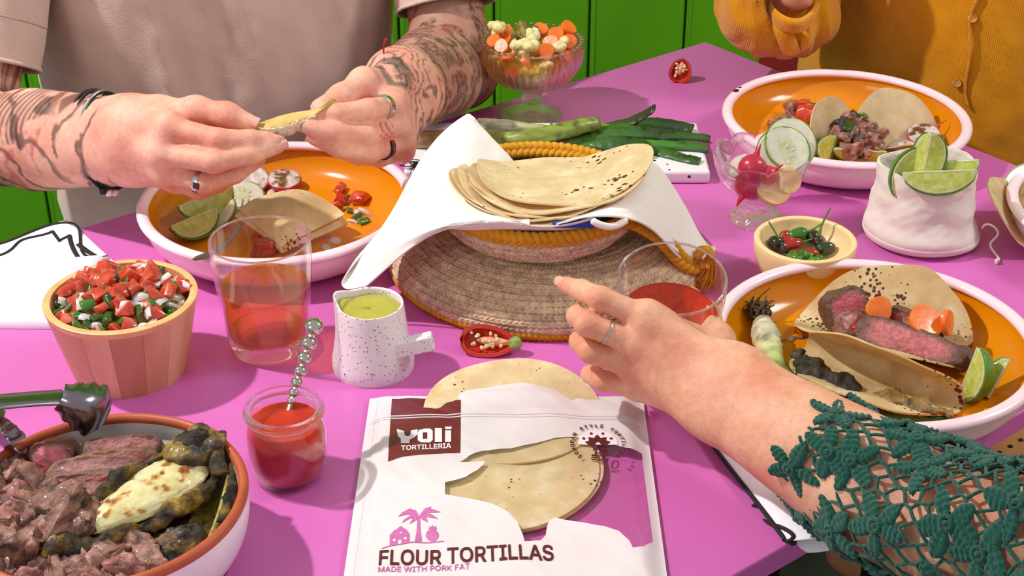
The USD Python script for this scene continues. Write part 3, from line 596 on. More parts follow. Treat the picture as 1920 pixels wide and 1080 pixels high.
# rolled hems along the edges that show
for pts in ([(992, 420, 1.103), (940, 416, 1.106), (838, 428, 1.114), (745, 484, 1.128), (684, 538, 1.133)], [(1042, 422, 1.103), (1108, 406, 1.106), (1182, 410, 1.120), (1244, 450, 1.153), (1300, 498, 1.188)]):
    t.add('hem', tube(smoothp([aty(*p) for p in pts], 50), np.r_[np.linspace(.0002, .0011, 12), np.full(38, .0011)], 8), m_white, 180)
t.add('printed_band', slab(netgrid(px3([[(1034, 417, 1.112), (1075, 412, 1.112), (1118, 410, 1.114)], [(1038, 427, 1.110), (1075, 428, 1.110), (1112, 428, 1.112)]]), 8, 16), .0008), m_blue, 60)
t.add('folded_tuck', tube(smoothp([aty(1108, 412, 1.106), aty(1135, 424, 1.106), aty(1158, 422, 1.112), aty(1176, 410, 1.118)], 24), [.001] + [.0030] * 22 + [.001], 10), m_white, 180)
t.done()
g = np.random.default_rng(11); names = ['seventh', 'sixth', 'fifth', 'fourth', 'third', 'second']
def tz(x, y, s, k=1.0):
    return .101 + s - .16 * y + (3.3 * x * x) * k * (1 - .25 * np.tanh(x * 20)) + .0018 * np.sin(x * 75 + s * 900) * np.clip(np.hypot(x, y) / .06, 0, 1) + .0012 * np.sin(y * 80 + s * 500) + .05 * np.clip(-y - .055, 0, 1)
for i in range(6):
    ox, oy = .003 + .0026 * i + g.uniform(-.002, .002), -.004 + g.uniform(-.003, .003); R = .078 + g.uniform(-.001, .0015); sd = 30 + i
    m = disc(R, lambda x, y: tz(x + ox, y + oy, -.0105 + .0020 * i), 14, 90, .0015, lambda a: 1 + .02 * np.sin(3 * a + sd) + .012 * np.sin(7 * a + 2 * sd))
    single('tortilla', move(m, (BC[0] + ox, BC[1] + oy - .012, T)), m_tort, f'plain flour tortilla, {names[i]} from the top of the basket stack', 'tortilla', 'flour tortillas stacked in the basket', smooth=50)
m = disc(.0765, lambda x, y: tz(x + .012, y, .0022, 1.12) + .012 * np.clip((x - .02) / .06, 0, 1) * np.clip(y / .08 + .35, 0, 1), 18, 110, .0016, lambda a: 1 + .02 * np.sin(2 * a + .5) + .015 * np.sin(5 * a + 1))
single('tortilla', move(m, (BC[0] + .022, BC[1] - .010, T)), m_tortc, 'flour tortilla with charred spots on top of the basket stack', 'tortilla', 'flour tortillas stacked in the basket', smooth=50)
# ================================================================== SERVING TRAY WITH GRILLED SCALLIONS
m_tray = pm('white_speckled_tray', '#efe9ee', .35, '#ece6eb', ns=9, voro=(78, .155, '#1d1a1c'), coat=.2)
def vox(bx, seed): return bx
single('serving_tray', move(rbox(.318, .128, .015, .004, 16), (.0465, 1.478, T + .0075)), m_tray, 'white black-speckled rectangular tray under the grilled scallions', 'tray', smooth=40)
m_leaf = pm('grilled_green', '#ffffff', .42, '#ffffff', ns=70, nd=5, attr=True, stretch=(.25, 1, 1), ramp=(.3, .6), var=.26, bump=.4, bs=160, bd=.0015, coat=.25)
m_root = pm('scallion_root', '#2e2118', .9)
def gradcol(n, ring, stops):
    u = np.linspace(0, 1, n); s = np.array([x[0] for x in stops]); c = np.array([srgb(x[1]) for x in stops]); k = np.stack([np.interp(u, s, c[:, j]) for j in range(3)], 1)
    return np.repeat(k, ring, 0)
def stalk(pts, rs, stops, n=60, ring=14, fl=None, seed=0, rough=.08):
    P = smoothp(pts, n); r = np.interp(np.linspace(0, 1, n), np.linspace(0, 1, len(rs)), rs); m = tube(P, r, ring, flat=fl, up=(0, -.3, 1)); v, f = m
    v = v.copy(); nr = normals(v, f); v += nr * (meshkit.fbm(v * [150, 400, 400], 3, seed)[:, None] - .5) * np.mean(r) * rough * 4
    c = gradcol(n, ring, stops); c = np.vstack([c, c[:1], c[-1:]])
    ch = meshkit.fbm(v * [120, 260, 260], 3, seed + 5); c = c * (1 - .75 * np.clip((ch - .60) * 7, 0, 1))[:, None]
    return (v, f), c
WH, LG, GR, DG, BR = '#d9cfae', '#a3b04c', '#4f7a28', '#2c4a1c', '#6b4a2a'
A = lambda x, y, h: at(x, y, h)
def scallion(label, parts, roots=None):
    t = Thing('grilled_scallion', label, 'scallion', 'grilled scallions on the tray')
    for nm, pts, rs, stops, fl, sd in parts:
        m, c = stalk([A(*p) for p in pts], rs, stops, fl=fl, seed=sd); t.add(nm, m, m_leaf, True, col=c)
    if roots:
        g = np.random.default_rng(int(roots[0])); o = A(*roots[:3]); t.add('roots', join(*[tube(smoothp([o + g.normal(0, .002, 3), o + V(*roots[3:6]) * .5 + g.normal(0, .004, 3), o + V(*roots[3:6]) * g.uniform(.6, 1.15) + g.normal(0, .007, 3) * [1, 1, .6]], 8), .0004, 5) for _ in range(34)]), m_root, True, kind='stuff')
    t.done()
scallion('grilled scallion with browned bulb at the tray left end by the hand', [('stalk', [(768, 262, .022), (800, 262, .023), (850, 262, .023), (930, 262, .024), (1010, 260, .024), (1070, 257, .025)], [.0095, .0105, .0095, .007, .006, .005], [(0, '#e0cfa6'), (.12, '#b78a56'), (.3, '#a57d4e'), (.5, LG), (1, GR)], None, 1), ('leaf', [(1060, 257, .026), (1130, 252, .028), (1190, 246, .030), (1236, 250, .028)], [.004, .011, .013, .010], [(0, GR), (.6, '#46782a'), (1, DG)], (.4, 1), 2)])
scallion('pale green fat scallion stalk, uppermost on the tray behind the napkin peak', [('stalk', [(900, 240, .022), (940, 262, .030), (990, 258, .036), (1040, 248, .038), (1085, 238, .039), (1119, 232, .038)], [.008, .0085, .0085, .0088, .0088, .0078], [(0, WH), (.15, '#b7b860'), (.6, '#94a83c'), (1, '#7f9636')], None, 3), ('leaf', [(1112, 234, .035), (1140, 240, .028), (1180, 243, .024)], [.007, .006, .004], [(0, '#8b9c3a'), (1, '#66802c')], (.6, 1), 4)])
scallion('grilled scallion with cream bulb behind the fat pale stalk', [('stalk', [(896, 236, .021), (925, 238, .022), (970, 241, .022), (1040, 245, .022)], [.009, .0095, .007, .005], [(0, '#d8c9a2'), (.3, '#e3dab6'), (1, '#a9ad5a')], None, 5), ('leaf', [(1030, 246, .022), (1100, 243, .024), (1160, 236, .030), (1198, 221, .042), (1226, 203, .056)], [.004, .008, .009, .0085, .007], [(0, GR), (.5, '#4a4f22'), (1, '#2f3a1c')], (.35, 1), 6)])
scallion('dark green scallion whose tips reach past the tray right end', [('stalk', [(920, 272, .018), (1000, 270, .020), (1090, 268, .022)], [.006, .006, .006], [(0, WH), (1, GR)], None, 7), ('leaf', [(1080, 266, .022), (1170, 262, .024), (1250, 256, .024), (1331, 261, .020)], [.005, .007, .0065, .0055], [(0, GR), (.5, '#3f6d24'), (1, '#33541f')], (.6, 1), 8), ('leaf', [(1085, 270, .020), (1180, 270, .022), (1260, 272, .020), (1328, 280, .018)], [.005, .007, .0065, .005], [(0, GR), (.6, '#4a8a2c'), (1, '#356022')], (.6, 1), 9)])
scallion('scallion with a broad blunt dark leaf across the tray back right', [('stalk', [(960, 252, .017), (1050, 252, .018), (1140, 246, .020)], [.005, .005, .005], [(0, WH), (1, GR)], None, 10), ('leaf', [(1130, 248, .020), (1190, 232, .022), (1240, 232, .022), (1298, 242, .020)], [.005, .009, .0085, .0075], [(0, GR), (.5, '#2f4f22'), (1, '#24401c')], (.5, 1), 11)])
scallion('wilted scallion drooping onto the tray front, roots hanging past the napkin', [('stalk', [(812, 309, .017), (870, 303, .018), (960, 290, .019), (1060, 280, .019)], [.006, .007, .006, .005], [(0, '#6b563a'), (.2, WH), (1, GR)], None, 12), ('leaf', [(1050, 280, .019), (1150, 272, .020), (1200, 276, .018), (1250, 288, .017), (1312, 303, .017)], [.005, .010, .011, .008, .006], [(0, GR), (.6, '#3d6a26'), (1, '#33571f')], (.4, 1), 13), ('leaf', [(1110, 268, .024), (1170, 268, .026), (1215, 282, .022), (1212, 296, .017)], [.006, .011, .010, .005], [(0, '#3f6a26'), (1, DG)], (.35, 1), 14)], (806, 310, .017, -.024, -.004, -.001))
# ================================================================== FOOD: builders
def ocol(v, stops, sc=120, seed=0, oc=4, lo=.25, hi=.75):
    """colour that belongs to the thing, mottled through a list of hex colours"""
    k = np.clip((meshkit.fbm(np.asarray(v) * sc + seed * 3.7, oc, seed) - lo) / (hi - lo), 0, 1); c = np.array([srgb(x) for x in stops]); u = np.linspace(0, 1, len(stops))
    return np.stack([np.interp(k, u, c[:, j]) for j in range(3)], 1)
def lerp(c, d, k): k = np.clip(k, 0, 1)[:, None]; return c * (1 - k) + np.asarray(d) * k
m_tom = pm('tomato_flesh', '#ffffff', .22, '#ffffff', ns=190, nd=3, attr=True, var=.14, sss=.3, sssc=.004, ssr=(1, .25, .1), coat=.5, bump=.15, bs=300, bd=.001)
m_onion = pm('white_onion', '#eadfd6', .25, '#f4ece6', ns=120, sss=.45, sssc=.006, ssr=(1, .9, .8), coat=.3, bump=.1, bs=300)
m_chile = pm('green_chile', '#ffffff', .25, '#ffffff', ns=120, attr=True, var=.15, sss=.1, coat=.5, bump=.1, bs=200)
m_flesh = pm('lime_flesh', '#ffffff', .28, '#ffffff', ns=330, nd=3, attr=True, var=.07, stretch=(1, 1, 1), sss=.3, sssc=.004, ssr=(.9, 1, .4), coat=.35, bump=.15, bs=420, bd=.001)
m_rind = pm('lime_rind', '#3f7416', .35, '#5c9220', ns=60, coat=.3, bump=.3, bs=900, bd=.0006)
m_cskin = pm('cucumber_skin', '#356a1c', .35, '#7fa848', ns=50, coat=.3); m_cfl = pm('cucumber_flesh', '#ffffff', .22, '#ffffff', ns=160, attr=True, var=.07, sss=.4, sssc=.006, ssr=(.9, 1, .7), coat=.4, bump=.12, bs=300)
m_rad = pm('radish_skin', '#b3183c', .3, '#c42a4c', ns=50, coat=.35); m_radf = pm('radish_flesh', '#ffffff', .35, '#ffffff', ns=160, attr=True, var=.15, sss=.3, sssc=.004, bump=.2, bs=260)
m_meat = pm('seared_meat', '#ffffff', .42, '#ffffff', ns=240, nd=5, attr=True, var=.20, ramp=(.3, .62), sss=.12, sssc=.003, coat=.18, bump=.75, bs=330, bd=.0022)
m_carrot = pm('pickled_carrot', '#e8641a', .28, '#f07d2a', ns=80, sss=.3, sssc=.005, coat=.4, bump=.12, bs=200); m_caul = pm('cauliflower', '#e8cf8a', .5, '#f2dfa6', ns=120, sss=.3, sssc=.004, bump=.6, bs=420, bd=.002)
m_stem = pm('chile_stem', '#4f8a24', .4, '#3d741c', ns=90)
def lime(label, c, xdir, up, a=.031, b=.0235, ang=75, name='lime_wedge', cat='lime', group=None):
    """wedge cut lengthwise: rind shell, two cut faces and a pith edge; local x the lime's axis, the cut edge towards up"""
    w = math.radians(ang) / 2; u = np.linspace(-1, 1, 25); th = np.linspace(-w, w, 13); U, TT = np.meshgrid(u, th, indexing='ij'); rad = np.sqrt(np.maximum(1 - U ** 2, 0)) ** .9
    x = a * (U + .10 * U ** 9); R = b * rad; P = np.stack([x, R * np.sin(TT), -R * np.cos(TT)], -1); t = Thing(name, label, cat, group)
    off = V(0, 0, b * .55); B = lambda m: basis(move(m, off), c, xdir, z=up)
    t.add('rind', B(slab(P, .0012)), m_rind, 60); vs, fs, cs = [], [], []
    for s in (-1, 1):
        k = np.linspace(0, 1, 15); UU, K = np.meshgrid(u * .985, k, indexing='ij'); r = K * b * .96 * np.sqrt(np.maximum(1 - UU ** 2, 0)) ** .9
        Pf = np.stack([a * (UU + .10 * UU ** 9), s * r * math.sin(w), -r * math.cos(w)], -1); nv = fbm3(Pf.reshape(-1, 3), 260, 3 + s).reshape(UU.shape); Pf = Pf + np.array([0, -s * math.cos(w), -math.sin(w)])[None, None] * (-.0009 * nv)[..., None]
        q = np.maximum(np.abs(UU), K * (.5 + .5 * np.sqrt(np.maximum(1 - UU ** 2, 0))) * 1.0)
        e = np.maximum(K, np.abs(UU) ** 2); base = ocol(Pf.reshape(-1, 3), ['#bccb44', '#d0da62', '#e2e88c'], 240, 2 + s); col = lerp(base, srgb('#e9ecc2'), ((e - .86) / .10).ravel()); col = lerp(col, srgb('#e4e6b8'), ((.07 - K) / .05).ravel())
        m = slab(Pf if s > 0 else Pf[:, ::-1], .0016); vs.append(m[0]); fs.append(m[1]); cc = col.reshape(*UU.shape, 3); cc = cc if s > 0 else cc[:, ::-1]; cs.append(np.vstack([cc.reshape(-1, 3)] * 2))
    fm = join(*zip(vs, fs)); t.add('flesh', B(fm), m_flesh, True, col=np.vstack(cs)); return t.done()
def cucumber(label, c, nrm, R=.025, th=.0035, oval=1.0, seed=0, name='cucumber_slice', group=None):
    n = np.asarray(nrm, float); n = n / np.linalg.norm(n); xd = np.cross([0, 1, .3], n)
    m = disc(R * .965, lambda x, y: .0002 * np.sin(x * 300 + seed) + th / 2, 14, 60, th); v, f = m; r = np.hypot(v[:, 0], v[:, 1]) / R; a = np.arctan2(v[:, 1], v[:, 0])
    lob = .5 + .5 * np.cos(3 * a + seed); seedk = np.clip(1 - np.abs(r - .36) / .17, 0, 1) * np.clip(np.cos(15 * a + seed * 2) * 1.4, 0, 1) * (lob > .18)
    col = lerp(np.tile(srgb('#eef0d2'), (len(v), 1)), srgb('#dfe6b4'), (.62 - r) / .1 * (.5 + .5 * lob)); col = lerp(col, srgb('#c3cf86'), seedk); col = lerp(col, srgb('#c8d890'), (r - .86) / .1)
    t = Thing(name, label, 'cucumber', group); S = (1, oval, 1)
    t.add('flesh', basis(move((v, f), s=S), c, xd, z=n), m_cfl, True, col=col)
    t.add('skin', basis(move(lathe([(R * .95, -th / 2 + .0001), (R * .99, -th / 2 + .0002), (R, 0), (R * .99, th / 2 - .0002), (R * .95, th / 2 - .0001)], 60, True), s=S), c, xd, z=n), m_cskin, 60)
    for k in range(9):
        aa = k * .7 + seed; p = move(ico(1), (R * (.30 + .09 * (k % 2)) * math.cos(aa), R * (.30 + .09 * (k % 2)) * math.sin(aa), th / 2), rz=aa, s=(.0026, .0013, .0006)); t.add('seed', basis(move(p, s=S), c, xd, z=n), m_onion, True)
    return t.done()
def radish_half(label, c, nrm, R=.015, root=None, seed=0, burnt=True, group=None):
    t = Thing('radish_half', label, 'radish', group); n = np.asarray(nrm, float); n = n / np.linalg.norm(n); xd = np.cross([0, 1, .2], n)
    sh = lathe([(0, -R * .98)] + [(R * math.cos(x), R * math.sin(x)) for x in np.linspace(-1.4, 0, 12)] + [(R * .97, .0006), (0, .0003)], 48); t.add('skin', basis(move(sh, s=(1.12, 1, .9)), c, xd, z=n), m_rad, 60)
    v, f = disc(R * .95, lambda x, y: .0012 + .0004 * np.sin(x * 500 + y * 300), 12, 48, .001); r = np.hypot(v[:, 0], v[:, 1]) / R; col = np.tile(srgb('#f3dccb'), (len(v), 1))
    if burnt: k = meshkit.fbm(v * [160, 160, 0] + seed * 5, 3, seed); col = lerp(col, srgb('#a8713a'), (k - .48) * 6); col = lerp(col, srgb('#6b3f1c'), (k - .60) * 8)
    col = lerp(col, srgb('#d98a9a'), (r - .86) / .1); t.add('cut_face', basis(move((v, f), s=(1.12, 1, 1)), c, xd, z=n), m_radf, True, col=col)
    if root is not None: t.add('root', tube(smoothp([c + V(*root) * .3, c + V(*root) * .7 + V(.001, 0, .001), c + V(*root)], 12), np.linspace(.0016, .0003, 12), 6), m_rad, True)
    return t.done()
def dice(kind, label, c, g, s, group=None, tilt=.6):
    sd = int(g.integers(1e6))
    if kind == 'tomato':
        m = chunk(V(s, s * g.uniform(.75, 1.0), s * g.uniform(.6, .9)), sd, .16, 1, .12); m = settle(g, m, c, tilt); col = ocol(m[0], ['#9c1a0c', '#c8321a', '#da5232', '#e68068'], 260, sd % 50); single('tomato_dice', m, m_tom, label, 'tomato', group, smooth=45, col=None if False else col)
    elif kind == 'onion':
        u = np.linspace(-1, 1, 7); U, W = np.meshgrid(u, np.linspace(-1, 1, 5), indexing='ij'); k = g.uniform(.25, .5); P = np.stack([U * s * .62, W * s * .34 * (1 - .3 * np.abs(U)), -k * s * U * U * .5 - .12 * s * W * W], -1)
        single('onion_piece', settle(g, slab(P, s * .17), c, tilt), m_onion, label, 'onion', group, smooth=40)
    else:
        u = np.linspace(-1, 1, 8); U, W = np.meshgrid(u, np.linspace(-1, 1, 6), indexing='ij'); P = np.stack([U * s * .5 * (1 - .2 * W * W), np.sin(W * 1.0) * s * .5, np.cos(W * 1.0) * s * .5 - .5 * s], -1); m = slab(P, s * .2); m = settle(g, m, c, tilt); nn = len(P.reshape(-1, 3))
        dk = srgb(g.choice(['#2c5a14', '#3f7a1c', '#244a14'])); col = np.vstack([np.tile(dk, (nn, 1)), np.tile(srgb('#8fae4a'), (nn, 1))]); single('chile_piece', m, m_chile, label, 'green chile', group, smooth=40, col=col)
MEAT = ['#5a3024', '#8a5444', '#a87062', '#c08a7c', '#cf9c90']
def meat(label, c, g, s, group=None, pal=MEAT, asp=(.8, .65), tilt=.5, name='meat_chunk', cat='grilled meat'):
    sd = int(g.integers(1e6)); m = chunk(V(s, s * asp[0], s * asp[1]), sd, .2, 3, .55); m = settle(g, m, c, tilt); col = ocol(m[0], pal, 190, sd % 60); n = normals(*m)
    k = meshkit.fbm(m[0] * 90 + sd % 17, 3, 4); col = lerp(col, srgb('#24120d'), (k - .56) * 6); single(name, m, m_meat, label, cat, group, smooth=60, col=col)
def steak_slice(label, p0, p1, up, H=.026, th=.011, seed=0, bend=.0, pink='#d07a78', crust='#6b4434', taper=.75, group=None, name='steak_slice', grain=True):
    """slice with a seared crust round its edge and a pink cut face"""
    p0, p1 = np.asarray(p0, float), np.asarray(p1, float); L = np.linalg.norm(p1 - p0); n = 40; a = np.arange(n) / n * 2 * np.pi; rows = []; cols = []; g = np.random.default_rng(seed)
    e = lambda q: np.sign(q) * np.abs(q) ** .62; lay = [(-.5, .90), (-.42, .985), (-.2, 1), (.2, 1), (.42, .985), (.5, .90)]; V_, F_ = [], []
    for w, s in lay: V_.append(np.stack([e(np.cos(a)) * L / 2 * s, np.full(n, w * th), e(np.sin(a)) * H / 2 * s * (1 - (1 - taper) * .5 * (1 + e(np.cos(a))))], 1)); cols.append(np.tile(srgb(crust), (n, 1)))
    ring = [np.arange(n) + i * n for i in range(6)]
    for i in range(5): F_.append(np.stack([ring[i], ring[i + 1], np.roll(ring[i + 1], -1), np.roll(ring[i], -1)], 1))
    q = len(lay) * n
    for w, base, fl in ((-.5, 0, 1), (.5, 5 * n, 0)):
        prev = np.arange(n) + base
        for k, s in enumerate((.80, .62, .42, .2)):
            V_.append(np.stack([e(np.cos(a)) * L / 2 * s, np.full(n, w * th * (1 + .06 * k)), e(np.sin(a)) * H / 2 * s * (1 - (1 - taper) * .5 * (1 + e(np.cos(a))))], 1)); cols.append(np.tile(srgb('#8a5a50') if k == 0 else srgb(pink), (n, 1)))
            cur = np.arange(n) + q; q += n; qd = np.stack([prev, cur, np.roll(cur, -1), np.roll(prev, -1)], 1); F_.append(qd[:, ::-1] if fl == 0 else qd); prev = cur
        V_.append(np.array([[0, w * th * 1.2, 0]])); cols.append(srgb(pink)[None]); ci = q; q += 1; tr = np.stack([prev, np.full(n, ci), np.roll(prev, -1), np.roll(prev, -1)], 1); F_.append(tr[:, ::-1] if fl == 0 else tr)
    v, f = vf((np.vstack(V_), np.vstack(F_))); tm = trimesh.Trimesh(v, f, process=False, validate=False); c = np.vstack(cols); tm.update_faces(tm.nondegenerate_faces(height=1e-9))
    v, f = np.array(tm.vertices), np.array(tm.faces); v2, f2, = trimesh.remesh.subdivide(v, f); idx = trimesh.remesh.subdivide(np.hstack([v, c]), f)[0]; v, c, f = idx[:, :3], idx[:, 3:], f2
    nr = normals(v, f); v = v + nr * (fbm3(v, 130, seed) * .004)[:, None]; v[:, 1] += bend * (v[:, 0] / L) ** 2 * L
    gr = meshkit.fbm(v * [600, 60, 120], 3, seed + 3); c = c * (.80 + .45 * gr)[:, None]; k = meshkit.fbm(v * 140, 3, seed + 8); c = lerp(c, c * .6, (k - .54) * 3)
    tm = trimesh.Trimesh(v, f, process=False); tm.fix_normals(); m = basis((np.array(tm.vertices), np.array(tm.faces)), (p0 + p1) / 2, p1 - p0, z=up); single(name, m, m_meat, label, 'steak', group, smooth=True, col=c)
def bent(R, rf, ta, tb, th=.0015, seed=0, wav=.0012, lift=0, off=0):
    """tortilla folded round a cylinder along y; the two sides rise to angles ta (x<0) and tb (x>0)"""
    v, f = disc(R, lambda x, y: 0 * x, 20, 84, th, lambda a: 1 + .02 * np.sin(3 * a + seed) + .012 * np.sin(7 * a + seed)); x, y, z = v.T; x = x + off; z = z.copy(); s = np.abs(x); tm = np.where(x < 0, ta, tb); an = np.minimum(s / rf, tm); ex = np.maximum(s - rf * tm, 0)
    r = rf - z; X = np.sign(x) * (r * np.sin(an) + ex * np.cos(tm)); Zz = rf - r * np.cos(an) + ex * np.sin(tm); w = wav * (np.sin(y * 55 + seed) + .7 * np.sin(y * 130 + x * 60 + seed * 2)) * np.clip(s / R, 0, 1)
    return np.stack([X + w * np.sin(tm) * .8, y, Zz + w * np.cos(tm) + lift * (y / R) ** 2], 1), f

# ------------------------------------------------------------------ pico de gallo in the wooden bowl
g = np.random.default_rng(21)
heap = lambda x, y: T + .059 + .024 * (1 - (np.hypot(x - WB[0] - .001, y - WB[1]) / .058) ** 2)
v, f = disc(.0500, lambda x, y: .056 + .021 * (1 - np.clip(np.hypot(x, y) / .056, 0, 1) ** 2) + .002 * np.sin(x * 400) * np.sin(y * 380), 22, 90, .008); v[:, 2] += .004 * fbm3(v, 120, 3)
single('salsa_bed', move((v, f), (*WB, T)), pm('mashed_avocado', '#7d8a34', .4, '#94792c', ns=70, bump=.6, bs=160, coat=.3), 'mashed avocado showing between the diced pieces in the wooden bowl', 'guacamole', smooth=60)
pts = []
for _ in range(6000):
    r = .0490 * math.sqrt(g.random()); a = g.uniform(0, 6.283); p = V(r * math.cos(a), r * math.sin(a))
    if all((p - q) @ (p - q) > .0063 ** 2 for q in pts): pts.append(p)
    if len(pts) >= 190: break
WHERE = ['right', 'back right', 'back', 'back left', 'left', 'front left', 'front', 'front right']
KN = {'tomato': ('red tomato dice', 'tomato dice in the wooden bowl'), 'onion': ('white onion sliver', 'onion slivers in the wooden bowl'), 'chile': ('green chile piece', 'green chile pieces in the wooden bowl')}
for i, p in enumerate(pts):
    kind = ['tomato', 'chile', 'onion', 'tomato', 'chile', 'tomato', 'onion', 'chile'][int(g.integers(8))]; x, y = WB + p; edge = np.hypot(*p) / .050; s = {'tomato': g.uniform(.0105, .0142), 'onion': g.uniform(.012, .017), 'chile': g.uniform(.011, .015)}[kind] * (1 - .12 * edge)
    wh = 'on top' if edge < .35 else ('halfway down the ' if edge < .75 else 'at the ') + WHERE[int(round(math.atan2(p[1], p[0]) / (math.pi / 4))) % 8] + (' slope' if edge < .75 else ' rim'); big = 'larger' if s > {'tomato': .0116, 'onion': .0135, 'chile': .012}[kind] else 'smaller'
    dice(kind, f'{big} {KN[kind][0]} {wh} of the wooden bowl heap', V(x, y, heap(x, y) + g.uniform(-.001, .0045) - .006 * max(0, edge - .75)), g, s, f'{big} {KN[kind][1]}, {wh}', .9)

# ------------------------------------------------------------------ left plate
def onplate(px, py, C, dh=0.0):
    p = at(px, py, .02)
    for _ in range(6): p = at(px, py, inplate(np.hypot(*(p[:2] - C))) + dh)
    return p
P1 = lambda x, y, d=0.0: onplate(x, y, C1, d); P2 = lambda x, y, d=0.0: onplate(x, y, C2, d); P3 = lambda x, y, d=0.0: onplate(x, y, C3, d)
cucumber('cucumber slice under the lime wedges on the left ochre plate', P1(393, 400, .006), (-.25, -.35, 1), .028, .004, seed=1)
cucumber('pale cucumber slice behind the fork tines on the left ochre plate', P1(452, 368, .004), (.1, -.25, 1), .024, .0035, seed=2)
lime('larger lime wedge lying on cucumber, below the ringed tattooed hand', P1(384, 384, .016), P1(428, 372) - P1(334, 398) + V(0, 0, .006), (.1, -.45, 1), .0285, .0235, 88)
lime('lime wedge nearest the pink rim of the left ochre plate', P1(364, 425, .011), P1(405, 408) - P1(318, 440) + V(0, 0, .002), (-.25, -.45, 1), .0255, .021, 80)
radish_half('seared radish half with dangling root, left of two below the torn tortilla', P1(474, 336, .010), (.05, -.62, .8), .0155, (.004, -.010, -.010), 1)
radish_half('seared radish half, right of two below the torn tortilla', P1(533, 336, .012), (.05, -.28, 1), .0155, None, 3)
g = np.random.default_rng(31)
dice('onion', 'onion piece beside the seared radish halves on the left plate', P1(509, 357, .004), g, .012)
for i, (x, y, s, w) in enumerate([(638, 352, .0115, 'farthest'), (675, 372, .0150, 'largest, rightmost'), (637, 374, .0115, 'middle'), (628, 387, .0115, 'leftmost')]): dice('tomato', f'tomato dice on the left plate, {w} of its small pico cluster', P1(x, y, .005), g, s)
for x, y, s, w in [(652, 366, .009, 'small square'), (655, 389, .0105, 'dark flat'), (667, 402, .011, 'bright curled'), (682, 410, .012, 'dark standing')]: dice('chile', f'{w} green chile piece in the pico on the left plate', P1(x, y, .005), g, s)
for x, y, s, w in [(692, 396, .016, 'long'), (668, 394, .010, 'small'), (662, 411, .010, 'low'), (652, 374, .008, 'tiny')]: dice('onion', f'{w} onion piece in the pico on the left plate', P1(x, y, .003), g, s)
dice('onion', 'wide onion piece lying alone right of the folded tortilla', P1(628, 446, .002), g, .019, tilt=.15); dice('onion', 'thin onion piece at the front rim right of the folded tortilla', P1(612, 460, .002), g, .013, tilt=.15)
t = Thing('folded_tortilla', 'browned folded tortilla wedge with tomato filling on the left plate', 'folded tortilla'); o = P1(505, 452, .004)
fold = lambda k, lift, sd: (lambda P: slab(P, .0016))(np.stack([np.stack([r * .075 * np.cos(a), r * .075 * np.sin(a), lift + .016 * np.sin(r * 2.2) * np.sin((a - k - .78) * 2.0) + .0012 * np.sin(a * 9 + sd) * r], -1) for r in np.linspace(.0, 1, 22) for a in [np.linspace(.78 + k, 2.30 + k, 30)]]))
ax = P1(575, 380) - P1(500, 455)
for nm, k, lf, sd in (('top_layer', 0, .009, 1), ('second_layer', .07, .0055, 2), ('third_layer', -.05, .002, 5)): t.add(nm, basis(fold(k, lf, sd), P1(528, 478, .004), (1, -.05, 0), z=(0, -.16, 1)), m_corn, 60)
t.done()
meat('tomato and cheese filling at the open edge of the folded tortilla', P1(498, 462, .006), g, .022, pal=['#8f1a10', '#b33220', '#c85a40'], name='tomato_filling', cat='filling'); dice('tomato', 'tomato dice under the left edge of the folded tortilla', P1(487, 440, .005), g, .012)
t = Thing('fork', 'steel fork resting on the left plate, handle over the pink rim', 'fork'); m_steel = pm('brushed_steel', '#9a9794', .25, metal=1.0)
h0, h1, n0, t0 = at(366, 487, .0495), P1(424, 455, .024), P1(452, 417, .014), P1(472, 378, .015)
P = smoothp([h0, h1, n0], 24); t.add('handle', tube(P, np.interp(np.linspace(0, 1, 24), [0, .08, .3, .75, 1], [.003, .0062, .0058, .003, .0032]), 12, flat=(.22, 1), up=(0, 0, 1)), m_steel, 60)
d = (t0 - n0); sd = np.cross(d, [0, 0, 1]); sd /= np.linalg.norm(sd); hd = n0 + d * .38
t.add('head', tube([n0 - d * .05, n0 + d * .12, n0 + d * .28, hd + d * .06], [.0032, .0055, .0095, .0100], 14, flat=(.16, 1), up=(0, 0, 1)), m_steel, 60)
for k in range(4):
    o = sd * (k - 1.5) * .0053; t.add('tine', tube(smoothp([hd + o, hd + o + d * .35 + V(0, 0, -.002), t0 + o * 1.05 + V(0, 0, .003)], 10), np.linspace(.0014, .0008, 10), 8), m_steel, 60)
t.done()

# ------------------------------------------------------------------ back plate: two soft tacos and their trimmings
def taco(label, c, axis, R, rf, ta, tb, mat, lean=0, seed=0, up=(0, 0, 1), group=None, off=0):
    m = bent(R, rf, ta, tb, seed=seed, off=off); m = move(m, ry=lean); ay = np.asarray(axis, float); ay /= np.linalg.norm(ay); xd = np.cross(ay, up); return single('taco_tortilla', basis(m, c, xd, z=np.cross(xd, ay)), mat, label, 'tortilla', group, smooth=60)
m_soft = tort_mat('soft_corn_tortilla', '#d8bd92', '#e6d2ac', '#5a3a20', dens=.10, sc=210)
taco('left soft taco shell on the back plate, open towards the meat', P2(1578, 262, .0035), (.62, .8, .0), .049, .012, 1.15, .55, m_soft, 0, 2, off=-.004)
taco('right soft taco shell on the back plate, beside the radish half', P2(1690, 268, .004), (.95, .35, .0), .052, .014, 1.0, .45, m_soft, 0, 4, off=-.012)
g = np.random.default_rng(41)
